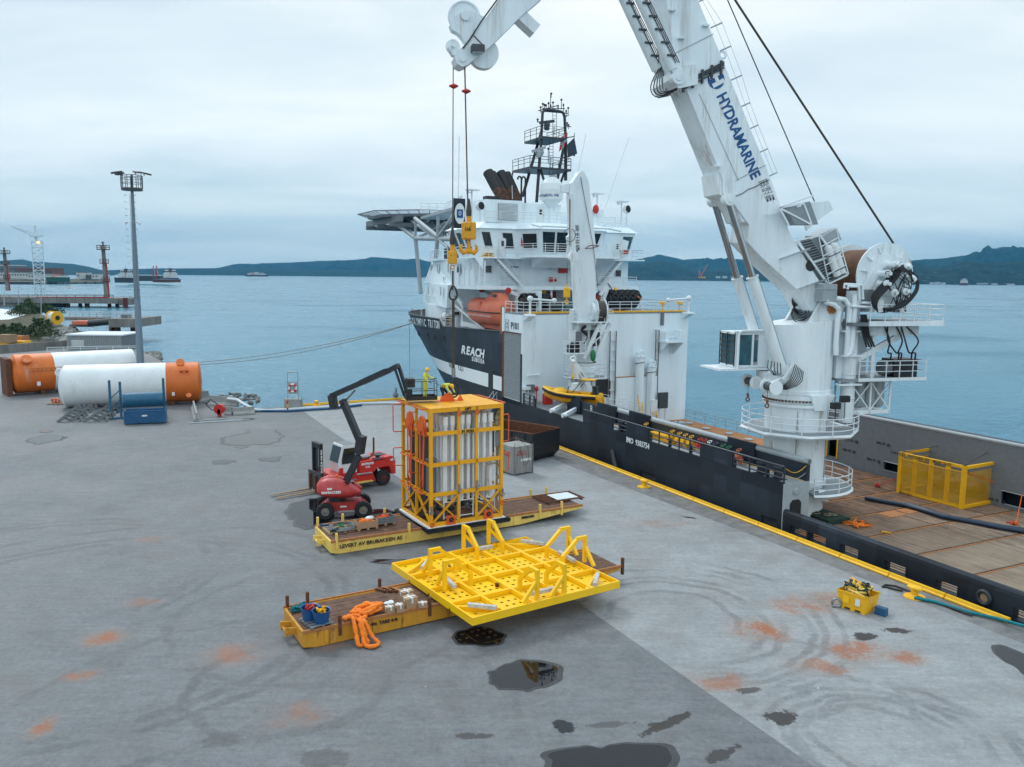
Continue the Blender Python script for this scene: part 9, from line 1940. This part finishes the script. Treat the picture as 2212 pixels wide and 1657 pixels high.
# concrete barriers, hose reel, hoses, lifebuoy
def zb2(x,y):return(700+x/2.008)*.54,(1400+y/2.008)*.54
def barrier(a,b,h,lab):d=b-a;mt,_=fr2(a,d);mb=MB();mb.yz([(-.3,0),(-.3,.15),(-.1,.4),(-.08,h),(.08,h),(.1,.4),(.3,.15),(.3,0)],.02,d.length-.02);solo(mb,'concrete_barrier','concrete',lab,'barrier','concrete barriers at the quay corner',mtx=mt)
g=lambda x,y:G(*zb2(x,y))
barrier(g(175,575),g(150,470),.9,'concrete barrier next to the right end of the front tank');barrier(g(400,520),g(460,522),.9,'short concrete barrier right of the red hose reel');barrier(g(465,522),g(640,512),.8,'long low concrete barrier right of the red hose reel');barrier(g(170,420),g(270,405),1.2,'far concrete barrier at the water side of the corner');barrier(g(275,440),g(500,455),1.1,'far concrete wall piece under the green fence')
t=thing('hose_reel','red hose reel with black hose standing inside the concrete barriers','hose reel',loc=g(358,535));mb=MB();mb.tube((0,-.2,.8),(0,.3,.8),.55,n=20);mb.bar((0,0,0),(0,0,.8),.4,.3);mb.build('reel','red',t);mb=MB();mb.path([(0,0,1.2),(-.9,0,1.9),(-1.5,.3,1.2),(-.9,.4,.6),(-.2,.2,1.0)],.06,6);mb.build('hose','hose',t)
for pts,r_,m_,lb in(([(425,392,.9),(500,400,1.1),(560,440,.7),(640,478,.3),(740,487,.15),(900,478,.15),(1280,455,.15),(1500,430,.2),(1700,425,.2),(1840,430,.15)],.16,'roof_pale','long pale hose running along the far quay edge'),([(560,450,.2),(640,488,.15),(900,490,.15),(1280,468,.15),(1500,442,.15)],.13,'blue','blue hose lying beside the pale hose on the far quay edge')):mb=MB();mb.path([G(*zb2(x,y),z) for x,y,z in pts],r_,8);tag(mb.build('quay_hose',m_),lb,'hose')
t=thing('lifebuoy_stand','lifebuoy stand with red and white ring on a concrete block at the far quay edge','lifebuoy stand',loc=g(952,462));B(-.95,.95,-.4,.4,0,1.0,'concrete_base','concrete',t);mb=MB();[mb.tube((x,-.1,1),(x,-.1,4.1),.05) for x in(-.6,.6)];mb.tube((-.6,-.1,4.1),(.6,-.1,4.1),.06);mb.box(-.65,.65,-.12,-.06,1.6,3.0);mb.build('stand_frame','light_grey',t)
mb=MB();mb.torus((0,-.2,2.3),Y_,.42,.12,20,8);rg_=mb.build('ring','white',t);mb=MB();[mb.torus((0,-.2,2.3),Y_,.42,.125,4,8,a,a+40) for a in(25,115,205,295)];mb.build('ring_bands','red',rg_)
t=thing('marker_post','short red and yellow marker post left of the lifebuoy stand','marker post',loc=g(905,490));[B(-.08,.08,-.08,.08,k*.4,k*.4+.4,'post_band',('red','yellow','red')[k],t) for k in range(3)]
mb=MB();mb.tube((0,0,0),(0,0,1.3),.12);mb.lathe([(.3,0),(.35,.15),(.1,.3)],(0,0,.6),(0,-1,0),12);mb.torus((0,0,1.4),Z_,.2,.03,12,5);solo(mb,'quay_valve','mid_grey','grey water valve standing on the far quay edge left of the lift basket','valve',loc=g(1775,400))
for i,(a,b) in enumerate((((115,590),(600,562)),((230,565),(410,553)))):p,q=G(*zb2(*a),.05),G(*zb2(*b),.05);mb=MB();mb.tube((0,0,0),q-p,.09,n=6);solo(mb,'steel_pipe','light_grey',('long thin' if i==0 else 'short')+' steel pipe lying on the quay below the barriers','pipe',loc=p)
# ================================================================== BACKGROUND
def fb(x0,x1,y0,y1,Y,dep,name,m,par,mb=None):
 a,b=DY(x0,y1,Y),DY(x1,y0,Y);mb_=mb or MB();mb_.box(a.x,b.x,Y,Y+dep,a.z,b.z)
 return mb_.build(name,m,par,world=True) if mb is None else None
def at(name,lab,cat,x,y,Y,group=None):return thing(name,lab,cat,loc=DY(x,y,Y),group=group)
mat('scrub',(.055,.05,.022),.95,var=.6,scale=.25,bump=.5);mat('leaf',(.035,.065,.018),.9,var=.5,scale=3);mat('rock',(.20,.20,.19),.9,var=.4,scale=.5,bump=.4)
pz=[G(x,y,-1.2) for x,y in((-500,790),(-500,668),(60,668),(115,690),(140,705),(270,742),(322,765),(385,800),(435,853),(200,850),(0,800))]
sheet('shore_land',[(p.x,p.y) for p in pz],-1.2,'scrub');rnd=random.Random(77)
mb=MB()
for(x,y,s_) in[(rnd.uniform(300,345),rnd.uniform(763,792),.7) for _ in range(160)]+[(345+95*u,788+66*u+rnd.uniform(-4,6),.5) for u in[rnd.random() for _ in range(220)]]+[(rnd.uniform(100,160),rnd.uniform(712,738),1.3) for _ in range(110)]+[(rnd.uniform(430,560),852+rnd.uniform(-3,6)+(rnd.random())*20,.35) for _ in range(90)]:
 p=G(x,y,-1.3);mb.ell((0,0,0),(0,0,0),3,2) if False else None;c=len(mb.v);mb.ell(p,(s_*rnd.uniform(.5,1.2),s_*rnd.uniform(.5,1.2),s_*rnd.uniform(.4,.9)),6,4,Matrix.Rotation(rnd.uniform(0,3),3,'X'));mb.sm[-24:]=[False]*24
mb.build('shore_rocks','rock',kind='stuff')
def bush(x,y,Y,w_,h_,lab,seed):
 t=at('bush',lab,'bush',x,y,Y,'bushes on the shore');rnd=random.Random(seed);mb=MB()
 for _ in range(900):
  a=rnd.uniform(0,6.28);u=rnd.random()**.6;f=rnd.random();r_=w_/2*(1-f*.6)*u;c=V((r_*math.cos(a),r_*math.sin(a),h_*f))+V((.15*w_*math.sin(5*f+a),0,0));s_=w_*.05;d1=V((rnd.uniform(-1,1),rnd.uniform(-1,1),rnd.uniform(-1,1)))*s_;d2=V((rnd.uniform(-1,1),rnd.uniform(-1,1),rnd.uniform(-1,1)))*s_
  mb.add([c,c+d1,c+d1+d2,c+d2],[(0,1,2,3)])
 mb.build('foliage','leaf',t);mb=MB();[mb.tube((0,0,-.3),(rnd.uniform(-.25,.25)*w_,0,h_*.8),.08*w_/4,.02) for _ in range(4)];mb.build('stem','wood',t)
for i,(x,y,Y,w_,h_,lab) in enumerate(((84,728,205,8,4.4,'tall bush below the yellow cable reel'),(104,728,200,5,4.2,'narrow bush right of the tall bush'),(62,676,330,10,5.5,'green bush at the bend of the shore road'),(42,680,310,8,3.4,'low bush beside the shore road'),(6,735,190,7,3.4,'light green bush at the left border'),(100,676,330,12,3.2,'wide low bush behind the yellow cable reel'),(36,722,210,9,2.6,'low brown green scrub left of the tall bush'))):bush(x,y,Y,w_,h_,lab,i)
sheet('shore_road',[(G(x,y,-1.2).x,G(x,y,-1.2).y) for x,y in((-100,668),(0,667),(48,671),(55,680),(20,690),(-100,695))],-1.19,'roof_pale')
t=thing('site_shed','grey corrugated shed with flat pale roof behind the lying tanks','shed',loc=G(145,757));a,b=DY(144.5,723.5,162),DY(262,723.5,162);g0=G(200,757)
for k in range(24):x=a.x+(b.x-a.x)*k/24;mb=MB();mb.box(x+.02,x+(b.x-a.x)/24-.05,161.9,162.0,-.1,a.z);mb.build('wall_panel','corrugated',t,world=True)
mb=MB();mb.box(a.x,b.x,162.02,171,-.1,a.z-.1);mb.build('shed_walls','mid_grey',t,world=True);mb=MB();mb.box(a.x-.2,b.x+.2,161.7,171.2,a.z-.1,a.z+.15);mb.build('flat_roof','roof_pale',t,world=True)
mb=MB();[mb.box(a.x+.9,a.x+3.3,161.8,161.9,.8+.22*k,.93+.22*k) for k in range(6)];mb.build('louvre','white',t,world=True)
t=at('railing','long galvanised railing along the quay behind the rear tank','railing',100,765,140);mb=MB();rail(mb,[G(102,766,0),G(210,763,0),G(312,762,0)],h=1.3,r=.06,step=3,post=.07,n=4);mb.build('rails','roof_pale',t,world=True)
t=at('retaining_wall','low grey concrete wall running left from the corrugated shed','wall',0,757,165);mb=MB();p,q=G(-60,768,0),G(143,752,0);mb.bar(p+Z_*.6,q+Z_*.6,.5,1.9);mb.build('wall_body','old_concrete',t,world=True)
for i,(x0,x1,y0,y1,m_,nm,lab) in enumerate(((-5,18,724,741,'wood','wooden_crate','wooden crate behind the low concrete wall'),(-5,50,738,745,'yellow','yellow_skid','yellow steel skid behind the low concrete wall'),(28,46,727,738,'orange_rust','rusty_equipment','rusty orange equipment behind the low concrete wall'))):t=at(nm,lab,nm.split('_')[-1],x0,y1,172+3*i);fb(x0,x1,y0,y1,172+3*i,3,'body',m_,t);fb(x0+1,x1-1,y0-1,y0,172.2+3*i,2,'top_part',m_,t)
# first jetty with piles, loading masts and tower
t=at('concrete_jetty','long concrete jetty on dark piles with red fender at its end','jetty',100,668,430);fb(-200,252,644.5,652,430,22,'deck','old_concrete',t);mb=MB();a=DY(252,652,430);e_=DY(264,656,430);mb.box(a.x,e_.x,432,450,e_.z-1,DY(250,645,430).z-.3);mb.build('end_platform','old_concrete',t,world=True)
fb(-200,95,651,669,431,20,'abutment','old_concrete',t)
for x in(130,147,160,174,189,228,243):p=DY(x,651,434);mb=MB();mb.tube((p.x,434+(x%7),WZ-2),(p.x,434+(x%7),p.z+.5),.95,n=10);mb.build('pile','rust',t,world=True)
p=DY(269,652,430);mb=MB();mb.tube((p.x,431,WZ-.5),(p.x,431,p.z+2),1.2,n=12);mb.build('end_fender','maroon',t,world=True)
mb=MB();rail(mb,[DY(0,644.5,430),DY(245,644.5,430)],h=1.8,r=.12,step=5,post=.14,n=4);mb.build('jetty_railing','rust',t,world=True);mb=MB();mb.tube(DY(76,642,432),DY(235,643,432),.35);mb.build('red_pipe','red',t,world=True)
def dol(x,xt,y0,y1,Y,lab):
 t=at('mooring_mast',lab,'mast',x,y1,Y,'loading masts on the jetty');mb=MB();p,q=DY(x,y1,Y),DY(xt,y0,Y);mb.tube(p,q,1.35,.9,n=12);mb.build('mast_pole','old_concrete',t,world=True)
 for u,w_ in((.93,3.2),(.66,2.2),(.3,1.9)):c=p.lerp(q,u);mb=MB();mb.lathe([(0,0),(w_,0),(w_,.4),(0,.4)],c,n=12);rail(mb,[c+V((w_*math.cos(R(45*k)),w_*math.sin(R(45*k)),.3)) for k in range(9)],h=2,r=.12,step=9,post=.12,n=4,mids=(.5,));mb.build('mast_platform','rust',t,world=True)
 mb=MB();mb.tube(p+V((1.6,-.5,0)),q.lerp(p,.35)+V((1.4,-.5,0)),.3);mb.build('riser','red',t,world=True);mb=MB();mb.lathe([(.6,0),(.3,1.5),(.9,1.8),(.1,2.6)],q,n=10);mb.build('mast_head','dark_grey',t,world=True)
dol(231,222.5,532,642,440,'right loading mast with ring platforms on the concrete jetty');dol(17.5,9,543,628,520,'left loading mast with ring platform at the left border')
t=at('lattice_tower','pale lattice tower with small jib crane on top at the jetty','tower',82,632,560);mb=MB();bs_=[(76,98),(68,91)]
A4=[DY(x,635,Y) for x,Y in((76,556),(98,556),(98,566),(76,566))];T4=[DY(x,522,Y) for x,Y in((68,556),(92,556),(92,566),(68,566))]
for a,b in zip(A4,T4):mb.tube(a,b,.38,n=5)
mb.build('tower_legs','roof_pale',t,world=True,kind='stuff');mb=MB()
for k in range(9):
 r0,r1=[a.lerp(b,k/9) for a,b in zip(A4,T4)],[a.lerp(b,(k+1)/9) for a,b in zip(A4,T4)]
 for i in range(4):mb.tube(r0[i],r1[(i+1)%4],.2,n=4);mb.tube(r1[i],r1[(i+1)%4],.25,n=4);mb.tube(r0[(i+1)%4],r1[i],.16,n=4)
mb.build('lattice_bracing','roof_pale',t,world=True,kind='stuff');mb=MB();[mb.tube(DY(x,524,556),DY(x,520,556),.9) for x in(70,90)];c=DY(79,522,561);q=DY(77,512,561);mb.tube(c,q,1.0,.9);mb.tube(q,DY(76,487,561),.9,.6,n=8);mb.box(q.x-3,q.x+4,559,563,q.z,q.z+1.2);mb.build('crane_head','roof_pale',t,world=True)
mb=MB();a,b=DY(74,510,561),DY(22,488,561);[mb.tube(a+Z_*k,b,.28,n=4) for k in(0,2)];mb.tube(DY(76,487,561),b,.12,n=4);[mb.tube(a.lerp(b,u),a.lerp(b,u+.06)+Z_*2*(1-u),.13,n=4) for u in[i/14 for i in range(13)]];mb.build('jib','roof_pale',t,world=True);mb=MB();mb.ell(DY(83,524,556),(1.2,1,.8),8,5);mb.build('work_lamp','lamp_on',t,world=True) if 'lamp_on' in MATS or mat('lamp_on',(1,.55,.12),.5,emit=1.6) else None
# second jetty, reel, bundle, pipe
t=at('concrete_platform','square concrete jetty head on short piles left of the floodlight mast','jetty',260,720,215);fb(235,292,689,707,215,16,'deck','old_concrete',t)
for x in(241,247,287):p=DY(x,707,217);mb=MB();mb.box(p.x-.7,p.x+.7,217,219,WZ-2,p.z);mb.build('pile','rust',t,world=True)
mb=MB();rail(mb,[DY(150,688,232),DY(240,689,222),DY(292,689,216)],h=1.6,r=.07,step=3,post=.08,n=4);mb.build('railing','light_grey',t,world=True);fb(140,228,686,692,240,3,'walkway','old_concrete',t);fb(261,273,680,689,218,3,'equipment','mid_grey',t)
t=at('cable_reel','big yellow cable reel on the shore','cable reel',123,700,250);c=DY(119,686.5,250);ax_=V((.9,-.45,0)).normalized();mb=MB();mb.tube(c-ax_*1.6,c+ax_*.9,1.7,n=24);mb.build('cable_winding','roof_pale',t,world=True)
for u in(-1.7,.9):mb=MB();mb.tube(c+ax_*u,c+ax_*(u+.2),2.05,n=28);mb.build('reel_flange','yellow',t,world=True)
mb=MB();mb.tube(c+ax_*1.1,c+ax_*1.3,.7,n=12);mb.build('reel_hub','black',t,world=True)
t=at('wrapped_bundle','long bundle under orange netting left of the black pipe','bundle',175,700,235);fb(155,196,694,701,235,4,'bundle','lifeboat_orange',t);fb(150,200,701,706,236,5,'concrete_base','old_concrete',t)
mb=MB();mb.tube(DY(195,698,232),DY(250,694,222),.9,n=12);tag(mb.build('black_pipe','black'),'thick black pipe running to the square jetty head','pipe')
for i,(x,y0,y1,Y) in enumerate(((40,620,668,380),(89,600,690,260),(9,620,660,300))):t=at('light_pole',['slim light pole at the bend of the shore road','tall slim light pole near the cable reel','slim light pole at the left border'][i],'light pole',x,y1,Y,'slim light poles on the shore');mb=MB();p,q=DY(x,y1,Y),DY(x-.5,y0,Y);mb.tube(p,q,.16,.1,n=6);mb.tube(q,q+V((1.2,0,.3)),.08);mb.build('pole','light_grey',t,world=True)
# far terminal
sheet('far_land',[(DY(x,612,Y).x,Y) for x,Y in((-900,1180),(60,1180),(150,1260),(232,1330),(240,1800),(-900,2000))],.2,'scrub');mb=MB();rnd=random.Random(5)
for _ in range(260):x=rnd.uniform(-120,232);p=DY(x,612,1185+max(0,(x-60))*.85);mb.ell((p.x,p.y,-1.5+rnd.random()),(2.5,2,2.2),6,4)
mb.build('shore_boulders','rock',kind='stuff')
for i,(x0,x1,y0,y1,Y,m_,nm,lab) in enumerate(((-90,32,573,591,1700,'mid_grey','warehouse','big grey warehouse at the far left of the terminal'),(33,112,579,597,1500,'bricky','warehouse','long maroon warehouse behind the lattice tower'),(-60,60,588,600,1350,'far_white','terminal_building','low white terminal building left of the lattice tower'),(60,100,592,602,1330,'far_white','terminal_building','low white terminal building right of the lattice tower'),(165,172,589,602,1400,'far_white','silo','narrow white silo at the terminal'),(198,212,592,602,1400,'far_white','storage_block','pair of white tanks at the terminal'),(172,198,594,604,1420,'mid_grey','terminal_building','low grey building between the white silo and tanks'),(275,345,596,606,1300,'dark_grey','far_pier','dark pipe filled pier between the moored tankers'),(330,366,604,609,1180,'rust','floating_dock','low rusty barge in front of the blue ship'))):
 t=at(nm,lab,nm.split('_')[-1],x0,y1,Y);fb(x0,x1,y0,y1+1,Y,40,'walls',m_,t);fb(x0-.3,x1+.3,y0-.7,y0,Y-.5,41,'roof','far_white' if i<1 else 'mid_grey',t);n_=max(2,int((x1-x0)/6));[fb(x0+(x1-x0)*(k+.25)/n_,x0+(x1-x0)*(k+.7)/n_,y0+(y1-y0)*.35,y0+(y1-y0)*.6,Y-.4,.3,'window','dark_grey',t) for k in range(n_) if x0+(x1-x0)*(k+.25)/n_>-5]
def ship(x0,x1,yw,yd,hx0,hx1,yh,Y,hm,fun,lab,cat='ship',mast=None):
 t=at('distant_ship',lab,cat,(x0+x1)/2,yw,Y);a,b=DY(x0,yw,Y),DY(x1,yd,Y);L_=b.x-a.x;W_=L_*.2;mb=MB();zt=b.z;zb=a.z-1
 pl=lambda f,z:[V((a.x+L_*u,Y+W_*v,z)) for u,v in((0,.2),(.12,0),(.85,0),(1,.5),(.85,1),(.12,1),(0,.8))]
 mb.add([V((p.x*1+(L_*.03 if i==0 else 0),p.y,p.z)) for i,p in enumerate(pl(0,zb))]+pl(0,zt),[(i,(i+1)%7,7+(i+1)%7,7+i) for i in range(7)]+[tuple(range(7,14))]);mb.build('hull',hm,t,world=True)
 fb(hx0,hx1,yh+(yd-yh)*.4,yd,Y+W_*.1,W_*.8,'accommodation','far_white',t);fb(hx0+(hx1-hx0)*.1,hx1-(hx1-hx0)*.1,yh,yh+(yd-yh)*.38,Y+W_*.2,W_*.6,'bridge','far_white',t);c=(hx0+hx1)/2;fb(c-(hx1-hx0)*.1,c+(hx1-hx0)*.12,yh-(yd-yh)*.2,yh+(yd-yh)*.3,Y+W_*.15,3,'funnel',fun,t);fb(hx0,hx1,yh+(yd-yh)*.15,yh+(yd-yh)*.25,Y+W_*.18,.5,'bridge_windows','glass_dark',t);fb(c-(hx1-hx0)*.25,c-(hx1-hx0)*.12,yd-2.5,yd-1,Y+W_*.05,2,'lifeboat','orange',t)
 if mast:[(lambda m_:(m_.tube(DY(x,yd,Y),DY(x,mast,Y),.3,n=5),m_.build('mast','red' if cat=='tanker' else 'light_grey',t,world=True)))(MB()) for x in([c] if cat!='tanker' else[c])]
ship(98,148,608,599,100,146,594,1220,'ship_green','orange','green hulled ship with orange deck cranes moored at the terminal');ship(246,288,609,600,256,286,584,1180,'hull_edge','dark_grey','dark hulled tanker left of the floodlight mast','tanker',574);ship(352,385,608,600.5,353,381,583,1220,'ship_blue','hull_edge','blue hulled ship with white house at the right end of the terminal','ship',574);ship(528,578,596.5,594,534,572,589,3000,'dark_grey','far_white','small white ferry crossing far out on the fjord','ferry',583)
for x in(331,338):t=at('loading_arm','%s red loading arm on the far pier'%('left' if x==331 else 'right'),'loading arm',x,600,1290,'red loading arms');mb=MB();mb.tube(DY(x,600,1290),DY(x,574,1290),.8,n=6);mb.build('arm_post','red',t,world=True);mb=MB();mb.tube(DY(x,574,1290),DY(x+4,596,1288),.4,n=5);mb.build('arm','light_grey',t,world=True)
mb=MB();mb.lathe([(1.2,0),(1.2,.6),(.3,1.6),(.2,3)],(0,0,0),n=10);solo(mb,'buoy','yellow','small yellow buoy floating in the bay behind the jetty','buoy',loc=G(150,623,-3))
# far right shore
ship(2073,2092,616,611.5,2076,2091,603,3150,'maroon','far_white','red and white ship moored below the hills on the far right shore')
t=at('crane_barge','yellow crane barge on the far shore between hangar and crane','barge',1520,603,4600);fb(1503,1526,601,604,4600,30,'deck','dark_grey',t);fb(1510,1524,598,601,4602,20,'deck_house','yellow',t);mb=MB();[mb.tube(DY(a,600,4600),DY(b,c,4600),1.6,n=5) for a,b,c in((1512,1529,571),(1514,1511,584),(1509,1511,584))];mb.build('jib','orange',t,world=True)
for i,(x,w_,y0,y1,Y) in enumerate(((1548,8,597,601,4700),(1562,9,596.5,601,4700),(1580,9,597.5,601.5,4650),(2012,8,610,614,3400),(2024,7,609,614,3400),(2034,9,610.5,614.5,3400),(2114,20,611.5,614,3380),(2010,6,602,604,3700),(2146,9,612,615,3350),(2180,12,613,616,3320))):t=at('far_house','small pale building number %s along the far right shore, counted from the left'%('one','two','three','four','five','six','seven','eight','nine','ten')[i],'building',x,y1,Y,'small buildings on the far shore');fb(x,x+w_,y0,y1,Y,15,'wall','far_white',t);fb(x-.3,x+w_+.3,y0-.8,y0,Y-1,17,'roof','mid_grey',t)
